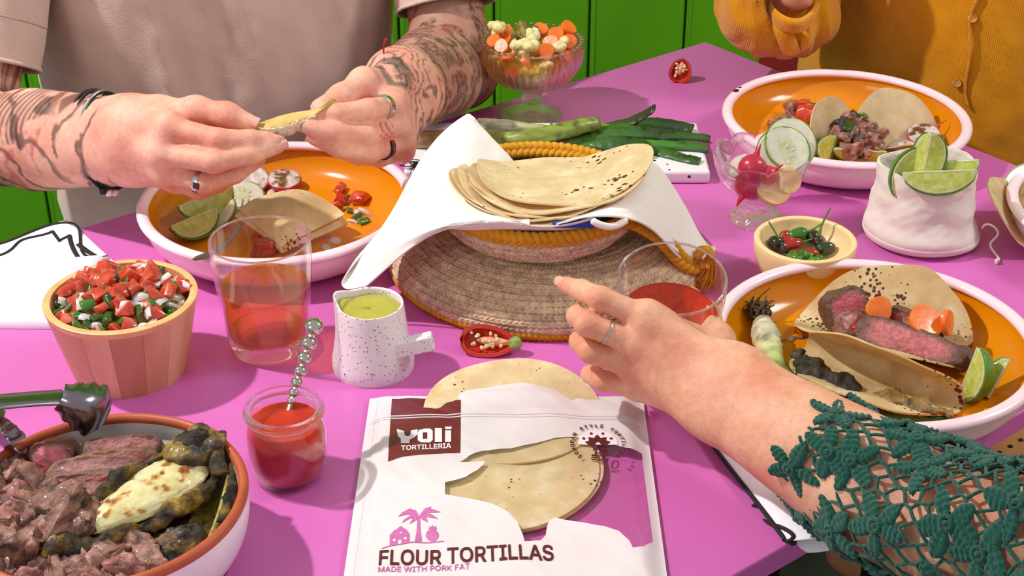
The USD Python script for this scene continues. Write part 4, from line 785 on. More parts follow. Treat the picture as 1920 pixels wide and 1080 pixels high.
MT = [f'browned meat chunk left of the soft tacos, {w}' for w in ('topmost in its pile', 'at the back edge of the pile', 'below the topmost one', 'farthest left of all', 'largest, touching the left shell', 'under the largest one')] + [f'browned meat chunk between the soft tacos, {w}' for w in ('at the back, against the left shell', 'right of the blackened one', 'below the blackened one', 'in the middle of the row', 'against the right shell, upper', 'in the center of the mound', 'lowest on the left, above the lime', 'lowest in front, above the lime wedge', 'tucked into the right shell')] + [f'browned meat chunk below the left shell, {w}' for w in ('beside the square lime piece', 'at the front rim')] + [f'browned meat chunk between the soft tacos, {w}' for w in ('near the onion piece', 'under the mound')]
for i, (x, y, s, h) in enumerate([(1486, 206, .018, .011), (1470, 226, .019, .008), (1490, 222, .017, .007), (1458, 236, .015, .005), (1536, 226, .023, .013), (1533, 250, .017, .007), (1598, 222, .015, .03), (1590, 236, .019, .022), (1580, 252, .022, .024), (1612, 230, .019, .026), (1622, 245, .021, .024), (1605, 262, .023, .018), (1597, 280, .022, .012), (1622, 284, .020, .010), (1640, 255, .018, .022), (1520, 268, .018, .006), (1530, 280, .016, .005), (1634, 268, .017, .018), (1612, 275, .018, .014)]):
    meat(MT[i], P2(x, y, h), g, s)
meat('blackened meat chunk at the mouth of the left soft taco', P2(1577, 240, .030), g, .022, pal=['#1a1216', '#3a2a30', '#5a3a34'])
for x, y, s, h, w in [(1518, 216, .024, .016, 'largest, on top of the heap'), (1506, 195, .013, .02, 'farthest'), (1511, 244, .015, .012, 'above the cucumber slice'), (1515, 262, .015, .009, 'nearest the cucumber slice'), (1534, 214, .013, .016, 'touching the left shell')]: dice('tomato', f'tomato dice left of the soft tacos, {w}', P2(x, y, h), g, s)
for x, y, s, h, w in [(1519, 202, .014, .026, 'on the big tomato dice'), (1496, 221, .012, .013, 'between meat and tomato'), (1540, 267, .016, .008, 'left of the square lime piece'), (1643, 272, .017, .014, 'below the right soft taco shell')]: dice('onion', f'white onion piece {w}, back plate', P2(x, y, h), g, s)
for x, y, s, h, w in [(1489, 231, .011, .010, 'round'), (1514, 231, .013, .012, 'wide'), (1532, 193, .014, .02, 'flat, at the top of the heap'), (1590, 232, .016, .036, 'leafy, on the dark meat'), (1622, 212, .013, .034, 'tucked by the right shell')]: dice('chile', f'{w} green chile piece on the back plate', P2(x, y, h), g, s)
lime('square-cut lime piece in front of the left soft taco', P2(1553, 275, .012), (.15, .1, 1), (.3, -1, .2), .0145, .016, 110); lime('low lime wedge at the front rim below the meat', P2(1610, 288, .008), (1, -.05, -.05), (0, -.7, .8), .026, .016, 80)
t = Thing('cucumber_half', 'dark-skinned cucumber half behind the right soft taco', 'cucumber'); cc, xx = P2(1663, 205, .010), V(1, -.12, 0)
sh = move(blob((.0275, .0115, .0105), 0, 1, 0, 3)); sh[0][:, 2] = np.minimum(sh[0][:, 2], .0004); t.add('skin', basis(sh, cc, xx, z=(.0, -.45, 1)), m_cskin, 60)
v, f = disc(1, lambda x, y: 0 * x, 10, 48, .02); r = np.hypot(v[:, 0], v[:, 1]); cl = lerp(np.tile(srgb('#d5e39a'), (len(v), 1)), srgb('#b6cf74'), (.5 - r) * 4); t.add('cut_face', basis(move((v * [.0262, .0106, .05], f), (0, 0, .0011)), cc, xx, z=(.0, -.45, 1)), m_cfl, True, col=cl); t.done()
radish_half('radish half with long thin root on the back plate, right of the tacos', P2(1732, 252, .0135), (-.02, -.45, 1), .0165, (.030, .022, .008), 5); radish_half('radish half lying nearest the lime bag on the back plate', P2(1694, 284, .009), (-.1, -.3, 1), .0175, None, 7)

# ------------------------------------------------------------------ front plate: steak taco, pepper taco, scallion, lime
ax = at(1815, 685, .012) - at(1505, 606, .012)
taco('open tortilla under the pink steak slice on the front plate', P3(1655, 640, .0035), -ax, .074, .030, .50, .95, m_corn, 0, 3)
steak_slice('long pink steak slice lying along the open tortilla', P3(1606, 612, .020), P3(1812, 676, .019), (.05, .75, .8), .030, .014, 4, pink='#cf7074')
steak_slice('thick upright steak end with dark crust at the left of the open tortilla', P3(1545, 592, .024), P3(1620, 566, .028), (-.10, .55, .9), .034, .018, 6, pink='#c05560', taper=1.0)
steak_slice('thin steak slice half hidden behind the carrot coins', P3(1665, 585, .024), P3(1775, 625, .024), (0, .2, 1), .018, .010, 9, pink='#c07a74')
steak_slice('narrow fatty steak piece joining the two big slices', P3(1568, 620, .017), P3(1622, 592, .021), (0, .7, .8), .026, .012, 12, pink='#d8928c', crust='#a06a5e')
steak_slice('browned steak tip at the right end of the open tortilla', P3(1788, 660, .016), P3(1822, 688, .012), (0, .5, .9), .022, .014, 15, pink='#a06a56', crust='#5a3a2e')
g = np.random.default_rng(51)
def coin(label, c, nrm, R, th, name='carrot_coin', group=None, mat=None):
    b = rbox(1, 1, 1, .2); m = lathe([(0, -th / 2), (R * .93, -th / 2), (R, -th * .36), (R, th * .36), (R * .93, th / 2), (0, th / 2)], 36, wob=lambda r, z, a: (r * (1 + .05 * np.sin(3 * a + R * 9000)), z)); n = np.asarray(nrm, float); single(name, basis(m, c, np.cross([0, 1, .37], n), z=n / np.linalg.norm(n)), mat or m_carrot, label, 'carrot', group, smooth=50)
coin('carrot coin standing above the long steak slice, nearest the dark steak end', P3(1648, 580, .034), (.1, -.8, .6), .0110, .005); coin('widest carrot coin, on the steak right of center', P3(1736, 602, .034), (.25, -.45, 1), .0150, .0055); coin('carrot coin on edge at the steak right end', P3(1776, 604, .034), (.85, -.5, .3), .0110, .005); coin('carrot coin leaning on the front of the long steak slice', P3(1642, 637, .016), (-.35, -.8, .45), .0100, .006)
u, w = np.meshgrid(np.linspace(-1, 1, 12), np.linspace(-1, 1, 8), indexing='ij'); op = basis(slab(np.stack([u * .016, w * .011 * (1 - .2 * u), .003 * (1 - u * u - w * w)], -1), .0012), P3(1680, 640, .018), (1, -.25, -.15), z=(0, -.8, .5))
single('onion_slice', op, glassy('clear_onion', (.93, .78, .74), 1.35, .1, body=.28, bodycol=(.9, .72, .66)), 'translucent onion slice draped beside the leaning carrot coin', 'onion', smooth=60)
rs = join(*[move(blob((g.uniform(.004, .009), g.uniform(.003, .006), .0022), .2, 2, i, 2), P3(x, y, .010 + .012 * (y < 630))) for i, (x, y) in enumerate([(1600, 648), (1612, 644), (1626, 650), (1590, 652), (1610, 612), (1625, 608), (1646, 612), (1618, 636), (1660, 606)])])
single('salsa_smear', rs, m_salsa, 'red salsa spooned over the left of the steak taco', 'salsa', smooth=60); single('cheese_crumb', move(blob((.006, .004, .003), .2, 3, 2, 2), P3(1725, 670, .012)), m_caul, 'pale crumb on the tortilla below the steak slice', 'crumb', smooth=60)
ax2 = at(1798, 752, .012) - at(1466, 640, .012)
taco('folded charred tortilla nearest the crochet sleeve on the front plate', P3(1652, 694, .009), -ax2, .070, .0105, 1.45, 1.30, m_corn, -1.12, 7, off=-.010)
def strip(label, pts, r, stops, seed, name='charred_pepper', cat='roasted pepper', fl=(.55, 1)):
    P = smoothp(pts, 44); rr = r * (1 + .35 * np.sin(np.linspace(0, 14, 44) + seed)) * np.sin(np.linspace(.25, 2.9, 44)) ** .5; v, f = tube(P, rr, 18, flat=fl, up=(0, -.3, 1)); n = normals(v, f); v = v + n * (fbm3(v, 160, seed, 4) * r * 1.3)[:, None]; single(name, (v, f), m_meat, label, cat, smooth=True, col=ocol(v, stops, 150, seed))
strip('charred black pepper strip inside the folded tortilla', [P3(1492, 662, .018), P3(1520, 690, .018), P3(1560, 712, .018), P3(1612, 732, .016)], .0105, ['#120d0c', '#241a15', '#3a2c1e', '#5a4426'], 3); strip('yellowish pepper strip at the right end of the folded tortilla', [P3(1640, 742, .012), P3(1700, 752, .014), P3(1750, 768, .012), P3(1786, 776, .010)], .0085, ['#2a1c12', '#8a6a34', '#b98f4c'], 5)
t = Thing('grilled_scallion', 'grilled scallion with charred root curling round the front plate edge', 'scallion'); S3 = lambda x, y, h: P3(x, y, h)
m, c = stalk([S3(1432, 606, .012), S3(1438, 640, .012), S3(1447, 668, .010), S3(1458, 700, .009), S3(1480, 722, .008), S3(1520, 744, .008)], [.0085, .0125, .0098, .0085, .0095, .0075], [(0, '#8a7a58'), (.12, '#e6dcc0'), (.38, '#dbdba0'), (.6, '#a8b860'), (1, GR)], fl=None, seed=31); t.add('stalk', m, m_leaf, True, col=c)
m, c = stalk([S3(1470, 716, .008), S3(1520, 744, .008), S3(1580, 764, .008), S3(1640, 772, .010), S3(1720, 780, .008), S3(1780, 781, .006)], [.006, .010, .011, .010, .007, .003], [(0, '#8fae4a'), (.3, '#4f8a2a'), (1, '#2c5a1a')], fl=(.55, 1), seed=33); t.add('leaf', m, m_leaf, True, col=c)
m, c = stalk([S3(1462, 690, .016), S3(1482, 712, .018), S3(1530, 742, .014)], [.002, .004, .002], [(0, '#5a3a1c'), (1, '#3a3a14')], fl=(.5, 1), seed=35); t.add('dry_skin', m, m_leaf, True, col=c); o = S3(1432, 604, .012)
t.add('roots', join(*[tube(smoothp([o + g.normal(0, .0035, 3), o + V(-.002, .008, .004) + g.normal(0, .004, 3), o + V(-.003, .014, .006) + g.normal(0, .0055, 3)], 7), .0007, 5) for _ in range(60)]), pm('charred_root', '#5a4632', .9), True, kind='stuff'); t.done()
lime('lime wedge standing at the right of the front plate, rind forward', P3(1838, 712, .017), (.25, .15, 1), (-.75, .5, .35), .0225, .0215, 85); lime('squeezed pinkish lime wedge behind the standing lime wedge', P3(1866, 706, .014), (.45, .35, .8), (.3, -.4, .5), .0165, .013, 70)
strip('brown onion string between the scallion and the tortillas', [P3(1465, 640, .010), P3(1490, 634, .013), P3(1515, 630, .013)], .0026, ['#5a3416', '#8a5a2a'], 9, 'onion_string', 'onion')

# ------------------------------------------------------------------ right edge plate
taco('corn tortilla on the plate cut off by the right edge', at(1935, 416, .016), (.3, 1, 0), .058, .03, .7, .7, m_corn, .1, 5); cucumber('cucumber slice on the plate cut off by the right edge', at(1926, 352, .034), (-.6, -.5, .6), .026, .004, seed=4)
strip('pale pickled pepper on the tortilla at the right edge', [at(1900, 402, .026), at(1918, 412, .026), at(1940, 418, .026)], .006, ['#d8a84a', '#e8c878'], 11)

# ------------------------------------------------------------------ tiny chiles in the cream bowl
def chile(label, c, d, L, r, col, stem=None, group=None):
    d = np.asarray(d, float); d /= np.linalg.norm(d); k = np.linspace(0, 1, 14); P = c + d * (L * (k - .5))[:, None]; t = Thing('tiny_chile', label, 'chile', group)
    t.add('pod', tube(P, r * np.sqrt(np.clip(1 - (np.abs(k - .38) / np.where(k < .38, .40, .63)) ** 2.3, .01, 1)), 14), pm('chile_' + col[1:], col, .14, coat=.6), 180)
    if stem is not None:
        b = c - d * L * .46; s = V(*stem); t.add('calyx', tube([b + d * .0012, b, b - d * .001], [r * .55, r * .6, r * .3], 8), m_stem, 180); t.add('stem', tube(smoothp([b, b + s * .5 - d * .002, b + s], 10), np.linspace(.0011, .0008, 10), 6), m_stem, True)
    t.done()
CH = lambda x, y, h: at(x, y, h); RD, GN, BK = '#a3121c', '#2f6a16', '#1c1214'
chile('green chile with stem pointing right, largest in the cream bowl', CH(1495, 440, 0.0353), (-1, -.25, -.15), .020, .0065, GN, (.016, .008, .006)); chile('red chile lying left of the largest green one', CH(1473, 441, 0.0340), (.7, .5, .1), .012, .0050, RD, (-.006, -.004, .001)); chile('red chile in the middle row of the cream bowl', CH(1475, 452, 0.0331), (1, .1, 0), .018, .0050, RD)
chile('glossy red chile in front with pale green stem', CH(1486, 459, 0.0331), (-1, -.5, 0), .021, .0056, '#9c1016', (.016, .006, .003)); chile('round black chile at the left of the cream bowl', CH(1454, 455, 0.0326), (-.5, .6, 0), .015, .0070, BK, None); chile('round black chile at the back of the cream bowl', CH(1525, 443, 0.0335), (.3, 1, 0), .015, .0065, BK, None)
chile('small black chile whose long stem stands up at the right', CH(1534, 454, 0.0321), (0, -.6, -.6), .012, .0055, '#2a1416', (.010, .006, .026)); chile('dark olive chile at the right of the cream bowl', CH(1548, 465, 0.0308), (1, .2, .1), .019, .0062, '#27361a', None); chile('black chile with long stem leaning at the left', CH(1471, 467, 0.0304), (.3, -.5, -.5), .011, .0050, '#2a1416', (-.013, .006, .020))
g = np.random.default_rng(61)
for i in range(9):
    a = g.uniform(0, 6.28); r = .017 * math.sqrt(g.random()); chile('small green chile in the tangle at the bottom of the cream bowl', V(CB[0] + r * math.cos(a), CB[1] - .012 + .6 * r * math.sin(a), T + .0265 + g.uniform(0, .003)), g.normal(0, 1, 3) * [1, 1, .2], g.uniform(.012, .016), .0042, ['#3f7a1c', '#4f8a24', '#2f6a16'][i % 3], g.normal(0, 1, 3) * [.008, .008, .002] + [0, 0, .007], 'green chiles at the bottom of the cream bowl')
chile('red chile peeking at the front lip of the cream bowl', CH(1520, 475, 0.0304), (1, .1, 0), .016, .0045, RD)

# ------------------------------------------------------------------ halved red peppers on the table
def pepper_half(label, c, xd, up, a, b, seed, stem=True):
    t = Thing('red_pepper_half', label, 'red pepper'); k = np.linspace(-1, 1, 30); prof = np.sqrt(np.clip(1 - np.abs(k + .05 * (1 - k * k)) ** 2.3, 0, 1)) * (1 - .12 * k); th = np.linspace(np.pi * .96, np.pi * 2.04, 22); K, TH_ = np.meshgrid(k, th, indexing='ij')
    P = np.stack([a * K, b * prof[:, None] * np.cos(TH_), b * .9 * prof[:, None] * np.sin(TH_)], -1); B = lambda m: basis(m, c, xd, z=up); t.add('shell', B(slab(P, -.0028)), pm('red_pepper_skin', '#a81410', .2, '#b81c14', ns=30, coat=.6), 60)
    P2_ = np.stack([a * K * .90, b * .84 * prof[:, None] * np.cos(TH_), b * .70 * prof[:, None] * np.sin(TH_)], -1); t.add('inner_wall', B(slab(P2_, -.0012)), pm('pepper_inner', '#b8281a', .3, '#d04a2a', ns=70, coat=.4), 60)
    rib = blob((a * .60, b * .26, b * .30), .18, 2.5, seed, 3); t.add('core', B(move(rib, (a * .22, b * .05, -b * .22))), pm('pepper_core', '#ec8a62', .45, '#f2b08a', ns=60, bump=.3), True); g = np.random.default_rng(seed)
    for i in range(22): t.add('seed', B(move(blob((.0020, .0016, .0008), .1, 1, i, 1), (g.uniform(-.6, .55) * a, g.uniform(-.5, .5) * b, -b * .02 + g.uniform(-.002, .0025)), rz=g.uniform(0, 6), rx=g.uniform(-.7, .7))), m_caul, True)
    if stem: t.add('stem_end', B(move(blob((.006, .0062, .006), .15, 2, 1, 2), (a * .98, b * .05, -b * .15))), pm('pepper_stem', '#6f8f3a', .5, '#a8b060', ns=80), True)
    t.done()
pepper_half('halved red pepper with seeds on the table before the basket', at(914, 640, .011), (1, -.16, 0), (.05, -.80, .62), .0240, .0140, 3); pepper_half('halved red pepper near the far corner of the table', at(1276, 133, .014), (.25, .3, 1), (-.1, -1, .25), .0150, .0135, 5, False)

# ------------------------------------------------------------------ lime bag
m_linen = pm('cream_linen', '#e9dfd3', .85, '#e0d5c9', ns=30, nd=4, stretch=(1, 1, 3), bump=.35, bs=700, bd=.0006, sheen=.2)
BG = V(.3945, 1.300)
def bagw(r, z, a):
    k = np.clip((z - .006) / .02, 0, 1); w = meshkit.fbm(np.stack([np.cos(a) * 2.2 + 0 * z, np.sin(a) * 2.2 + 0 * z, z * 55 + 0 * a], -1), 3, 4) - .5; sag = .004 * np.exp(-((z - .014) / .009) ** 2) * (1 + .6 * np.cos(a + 1.2)) + .0045 * np.exp(-((z - .006) / .006) ** 2) * np.exp(-((a - 5.6) / .5) ** 2)
    return r + w * .0075 * k + sag, z + .0035 * np.sin(2 * a + .6) * k * np.clip((z - .05) / .02, 0, 1)
t = Thing('linen_bag', 'small cream linen drawstring bag rolled down round lime wedges', 'bag'); bo = smoothp([(.043, .0005), (.0492, .006), (.0500, .018), (.0478, .040), (.0462, .060), (.0466, .0725)], 34)
t.add('cloth', move(lathe([(0, .0006)] + [tuple(p) for p in bo] + [(.0462, .0752), (.0444, .0755), (.0432, .073)] + [(p[0] - .0032, max(p[1], .004)) for p in bo[::-1]] + [(0, .004)], 120, wob=bagw), (*BG, T)), m_linen, 60)
t.add('hem_channel', move(lathe([(.0502 + .0016 * math.cos(x), .0075 + .0042 * math.sin(x)) for x in np.linspace(0, 6.283, 11)[:-1]], 120, True, wob=bagw), (*BG, T)), m_linen, 60)
cord = smoothp([at(1842, 428, .020), at(1862, 424, .026), at(1871, 440, .018), at(1858, 455, .010), at(1868, 478, .003), at(1869, 492, .0015)], 60); t.add('drawstring', tube(cord, .0011, 8), m_linen, True); t.add('cord_knot', move(blob((.002, .0022, .0030), .2, 2, 1, 2), at(1869, 490, .003)), m_linen, True); t.done()
lime('lime wedge standing highest in the linen bag', at(1741, 294, .094), (.10, .15, 1), (-.35, -.75, .45), .0230, .0215, 95); lime('lime wedge lying across the front of the linen bag', at(1760, 338, .078), (1, -.12, .10), (.15, -.35, 1), .0310, .0225, 82); lime('dark-rinded lime wedge at the left in the linen bag', at(1693, 318, .078), (.45, .3, .85), (.8, -.1, .55), .0250, .0220, 80); lime('lime wedge at the back right of the linen bag, cut face up', at(1783, 318, .080), (.75, -.45, .25), (-.25, -.35, .9), .0270, .0225, 75)

# ------------------------------------------------------------------ compote of pickles
g = np.random.default_rng(71); KP = lambda x, y, h: at(x, y, h)
def floret(label, c, s, g, group=None):
    t = Thing('cauliflower_floret', label, 'cauliflower', group); hd = [move(blob((1, 1, .85), .25, 3, int(g.integers(99)), 2), (g.normal(0, .5), g.normal(0, .5), g.uniform(.2, .6)), s=g.uniform(.45, .62)) for _ in range(6)]; R_ = g.uniform(0, 6.28); tl = g.uniform(-.7, .7)
    t.add('head', move(join(*hd), c, rz=R_, rx=tl, s=s), m_caul, True); t.add('stalk', move(tube([(0, 0, -1.3), (0, 0, -.5), (0, 0, .3)], [.28, .34, .5], 8), c, rz=R_, rx=tl, s=s), m_caul, True); t.done()
for x, y, h, n, w in [(1013, 57, .094, (.2, -.5, .8), 'by the olive pickle slice'), (1042, 66, .096, (.1, -.6, .7), 'right of the tall floret'), (1064, 54, .099, (.5, -.3, .8), 'highest at the right rim'), (1034, 82, .092, (-.3, -.7, .6), 'in front of the tall floret'), (1066, 78, .091, (.3, -.8, .5), 'against the right rim'), (942, 88, .089, (-.3, -.7, .6), 'low at the left rim'), (951, 75, .090, (-.6, -.4, .6), 'behind the left rim'), (928, 79, .090, (-.5, -.5, .7), 'leftmost'), (1024, 96, .089, (0, -.9, .4), 'nearest the front rim'), (1052, 62, .093, (.7, -.2, .7), 'leaning back'), (948, 62, .094, (.2, -.4, .9), 'behind the left floret')]: coin(f'pickled carrot coin in the compote, {w}', KP(x, y, h), n, g.uniform(.0080, .0098), .0095)
floret('cauliflower floret sticking out at the compote left rim', KP(930, 58, .098), .0115, g); floret('cauliflower floret standing tallest in the compote', KP(1003, 70, .096), .0110, g); floret('two-headed cauliflower floret at the compote front', KP(985, 92, .090), .0135, g); floret('cauliflower floret at the compote right front', KP(1050, 92, .088), .0105, g); floret('small cauliflower floret beside the front carrot', KP(968, 92, .089), .0095, g)
strip('olive brown pickled pepper slice in the compote middle', [KP(961, 70, .094), KP(985, 64, .096), KP(1012, 66, .096)], .0125, ['#6f6a2c', '#8a7e3c', '#a08c4a'], 15, 'pickled_slice', 'pickle', (.7, 1))
for i in range(34):
    z = g.uniform(.045, .083); rm = np.interp(z, [.038, .045, .059, .073, .088], [.016, .031, .043, .047, .047]); a = g.uniform(0, 6.283); r = rm * g.uniform(.72, .92); c = V(KC[0] + r * math.cos(a), KC[1] + r * math.sin(a), T + z)
    wh = ('high' if z > .07 else 'midway' if z > .057 else 'low') + ' at the ' + WHERE[int(round(a / (math.pi / 4))) % 8]
    if i % 3: coin(f'carrot coin packed {wh} inside the ribbed compote', c, g.normal(0, 1, 3), g.uniform(.0070, .0088), .0065, group='carrots packed in the compote, ' + wh)
    else: floret(f'cauliflower floret packed {wh} inside the ribbed compote', c, .0075, g, 'cauliflower packed in the compote, ' + wh)
single('pickle_brine', move(lathe([(0, .0392), (.020, .0395), (.036, .047), (.047, .060), (.0505, .072), (.0510, .0765), (0, .0765)], 72), (*KC, T)), glassy('pickle_brine', (.98, .80, .50), 1.3, .03, body=.10, bodycol=(.9, .5, .12)), 'orange tinted brine and oil in the ribbed compote', 'brine', smooth=60)

# ------------------------------------------------------------------ radishes and cucumber in the scalloped glass
FP = lambda x, y, h: at(x, y, h)
cucumber('cucumber slice with seeds facing front in the scalloped glass', FP(1468, 288, .073), (-.12, -.86, .50), .0265, .004, seed=3); cucumber('cucumber slice behind the front one in the scalloped glass', FP(1482, 270, .080), (.15, -.80, .58), .0262, .004, seed=6)
def radish(label, c, r, d):
    t = Thing('radish', label, 'radish'); d = V(*d) / np.linalg.norm(d); t.add('bulb', move(blob((r, r * .95, r), .04, 1.5, 3, 3), c), m_rad, True); t.add('tip', tube(smoothp([c + d * r * .85, c + d * r * 1.3, c + d * r * 1.75 + V(.001, 0, 0)], 10), np.linspace(r * .28, .0005, 10), 8), m_rad, True); t.done()
radish('red radish with pointed tip, highest in the scalloped glass', FP(1411, 316, .067), .0140, (.25, .2, 1)); radish('dark red radish sunk low in the scalloped glass', FP(1408, 345, .050), .0150, (-.4, -.3, -.5)); radish('small radish peeking right of the pointed one', FP(1440, 328, .062), .0095, (.6, 0, .5))
radish_half('cut radish half at the left in the scalloped glass', FP(1387, 310, .064), (-.6, -.3, .7), .0125, None, 9, False); coin('peach coloured pickled slice low in the scalloped glass', FP(1450, 350, .050), (.1, -.8, .5), .0180, .012, name='pickled_slice', mat=pm('pale_pickle', '#edc894', .4, '#e2b87e', ns=60, sss=.3)); coin('second peach pickled slice against the scalloped glass right side', FP(1476, 338, .055), (.5, -.7, .4), .0140, .010, name='pickled_slice', mat=_mats['pale_pickle'])
# ================================================================== TORTILLA POUCH
from shapely.geometry import Polygon, box as sbox, Point, LineString
from shapely import affinity, unary_union
X0, X1, Y0, Y1 = -.1145, .1055, .742, 1.0105
def zf(x, y):
    u = np.clip((np.asarray(x) - (X0 + X1) / 2) / ((X1 - X0) / 2), -1, 1); w = np.clip((np.asarray(y) - Y0) / (Y1 - Y0), 0, 1); e = np.clip((1 - np.abs(u)) / .16, 0, 1); e = e * e * (3 - 2 * e)
    top = np.clip((1 - w) / .10, 0, 1); k = .0030 + e * (.0052 + .0030 * (1 - u * u)) * (.55 + .45 * top) * np.clip(w / .08, 0, 1)
    k = k + .0016 * np.exp(-((np.asarray(x) - .006) / .035) ** 2) * np.exp(-((w - 1) / .05) ** 2) * 3.0
    return k + e * (.0030 * (meshkit.noise(np.stack([np.asarray(x) * 34, np.asarray(y) * 26, 0 * np.asarray(x)], -1), 3) - .5) + .0012 * (meshkit.noise(np.stack([np.asarray(x) * 90 + np.asarray(y) * 60, np.asarray(y) * 40, 0 * np.asarray(x)], -1), 8) - .5))
def onbag(px, py):
    p = at(px, py, .011)
    for _ in range(6): p = at(px, py, float(zf(p[0], p[1])))
    return p[:2]
K = lambda pts: Polygon([onbag(640 + a / 3, 720 + b / 3) for a, b in pts])            # measured on a threefold enlargement of the photo
def onfilm(poly, dz, th=.00025, seg=.005):
    """a printed shape laid on the pouch's curved front"""
    m = flat(poly, 0, 1.0); v, f = m; tm = trimesh.Trimesh(v, f, process=False); top = np.abs(tm.face_normals[:, 2]) > .9
    up = f[top & (tm.triangles_center[:, 2] > .5)]; v2, f2 = trimesh.remesh.subdivide_to_size(v, up, seg, max_iter=12)
    tm = trimesh.Trimesh(v2, f2, process=True); tm.merge_vertices(digits_vertex=7); v, f = np.array(tm.vertices), np.array(tm.faces); z = T + zf(v[:, 0], v[:, 1]) + dz
    return np.stack([v[:, 0], v[:, 1], z], 1), f
m_film = pm('white_film', '#efe6e8', .32, '#ece2e5', ns=8, coat=.25, spec=.45, transl=.12); m_clear = glassy('clear_film', (.97, .95, .96), 1.5, .06); m_maroon = pm('maroon_print', '#6b1f27', .32, '#6f2229', ns=9, coat=.3); m_pinkp = pm('pink_print', '#c768a8', .4); m_dark = pm('dark_maroon_print', '#5c1a24', .4); m_wp = pm('white_print', '#f1e7ea', .4)
def curve(pts, n=70):
    return smoothp(np.array(pts, float), n, closed=True)
pig = [(583, 552), (640, 540), (700, 522), (770, 480), (812, 433), (668, 438), (720, 402), (800, 375), (950, 362), (1080, 335), (1200, 303), (1290, 296), (1450, 318), (1600, 358), (1718, 404), (1738, 500), (1760, 620), (1803, 825), (1772, 880), (1700, 914), (1640, 920), (1620, 880), (1560, 825), (1480, 799), (1410, 788), (1310, 772), (1200, 750), (1168, 768), (1156, 805), (1150, 850), (1120, 880), (1030, 884), (1022, 850), (990, 775), (930, 712), (850, 672), (700, 640), (583, 620)]
pigP = K(pig).buffer(.0012).buffer(-.0012)
frontP = Polygon([(X0, Y0), (X1, Y0), (X1 - .002, Y1 - .006), (X1 - .012, Y1 - .0045), (.045, Y1 - .002), (.010, Y1 + .008), (-.010, Y1 + .006), (-.045, Y1 - .001), (X0, Y1)])
maroonP = K([(285, 84), (480, 84), (672, 90), (671, 240), (669, 388), (560, 392), (450, 398), (370, 406), (310, 420), (262, 437), (273, 260)])
t = Thing('tortilla_pouch', 'white printed resealable pouch of flour tortillas with a clear pig shaped window', 'food pouch')
fr = t.add('front_film', onfilm(frontP.difference(pigP), 0, seg=.0035), m_film, 60)
t.add('clear_window', onfilm(pigP, -.0003, seg=.0035), m_clear, 60, label='clear pig shaped window')
bm = onfilm(sbox(X0, Y0, X1, Y1 - .003), 0, seg=.02); bm[0][:, 2] = T + .0012; t.add('back_film', bm, m_clear)
for a, b in ((X0, X0 + .007), (X1 - .007, X1)): t.add('side_seal', onfilm(sbox(a, Y0, b, Y1 - .004), .0003), m_film, 60, under=fr)
zy = onbag(960, 777)[1]; t.add('zip_ridge', join(*[tube([(x, zy - k + (.0 if x < -.04 else -.0), T + float(zf(x, zy - k)) + .0003) for x in np.linspace(X0 + .004, X1 - .004, 40)], .0007, 6) for k in (0, .0035)]), m_film, 60, under=fr)
t.add('maroon_panel', onfilm(maroonP, .0003), m_maroon, 60, under=fr)
def lettering(name, s, p0, p1, hpx, mat, dz=.0002, bold=False, fit=True):
    a, b = onbag(*p0), onbag(*p1); L = np.linalg.norm(b - a); up = onbag(p0[0], p0[1] - hpx) - a; h = np.linalg.norm(up); m = meshkit.text_mesh(s, h, .001, bold); v, f = vf(m); v = v.copy(); v[:, 0] -= v[:, 0].min()
    v[:, 0] *= L / v[:, 0].max(); d = (b - a) / L; n = np.array([-d[1], d[0]]); xy = a + v[:, :1] * d + v[:, 1:2] * n; z = T + zf(xy[:, 0], xy[:, 1]) + dz + np.where(v[:, 2] > .0005, .00035, 0); t.add(name, (np.column_stack([xy, z]), f), mat, False, under=fr)
# brand block letters
R_ = lambda x0, y0, x1, y1: K([(x0, y0), (x1, y0), (x1, y1), (x0, y1)])
logo = [K([(312, 256), (354, 268), (356, 292), (374, 298), (388, 290), (392, 264), (430, 258), (426, 288), (408, 306), (386, 316), (382, 335), (335, 335), (335, 312), (318, 296)]),
        K([(436, 262), (470, 254), (500, 254), (514, 266), (514, 318), (500, 332), (450, 332), (430, 320), (428, 280)]).difference(R_(458, 276, 484, 312)), R_(526, 250, 566, 330), R_(584, 264, 618, 329), R_(584, 243, 620, 257)]
for p in logo: t.add('logo_letter', onfilm(p, .0006), m_wp, False, under=fr)
lettering('company_word', 'TORTILLERIA', (752, 845), (846, 840.5), 8.5, m_wp, bold=True)
lettering('product_name', 'FLOUR TORTILLAS', (710, 1059.5), (1039, 1051), 26, m_dark, bold=True); lettering('ingredient_line', 'MADE WITH PORK FAT', (709, 1073), (881, 1067), 9.5, m_pinkp)
# landscape emblem: mission house, palm and pineapple
house = K([(272, 915), (272, 852), (296, 826), (312, 818), (333, 800), (352, 812), (368, 822), (384, 846), (384, 892)]).difference(unary_union([R_(288, 868, 305, 886), R_(350, 858, 367, 876), K([(316, 906), (316, 880), (326, 872), (338, 878), (338, 900)]), K([(322, 838), (332, 828), (343, 836), (334, 842)])]))
t.add('mission_house', onfilm(house, .0004), m_pinkp, False, under=fr)
pk = [K([(413, 886), (424, 830), (430, 745), (442, 745), (446, 830), (454, 886)])]
for pts in ([(436, 742), (390, 700), (345, 722), (318, 748), (370, 735)], [(436, 742), (420, 712), (372, 702), (400, 722)], [(436, 742), (395, 738), (352, 765), (340, 783), (390, 756)], [(436, 742), (404, 752), (383, 790), (420, 768)], [(438, 742), (470, 702), (510, 690), (478, 720)], [(438, 742), (500, 702), (560, 722), (500, 724)], [(438, 742), (500, 730), (548, 762), (490, 750)], [(438, 742), (478, 750), (488, 780), (452, 762)]): pk.append(K(pts))
t.add('palm_tree', onfilm(unary_union([p.buffer(0) for p in pk]), .0004), m_pinkp, False, under=fr)
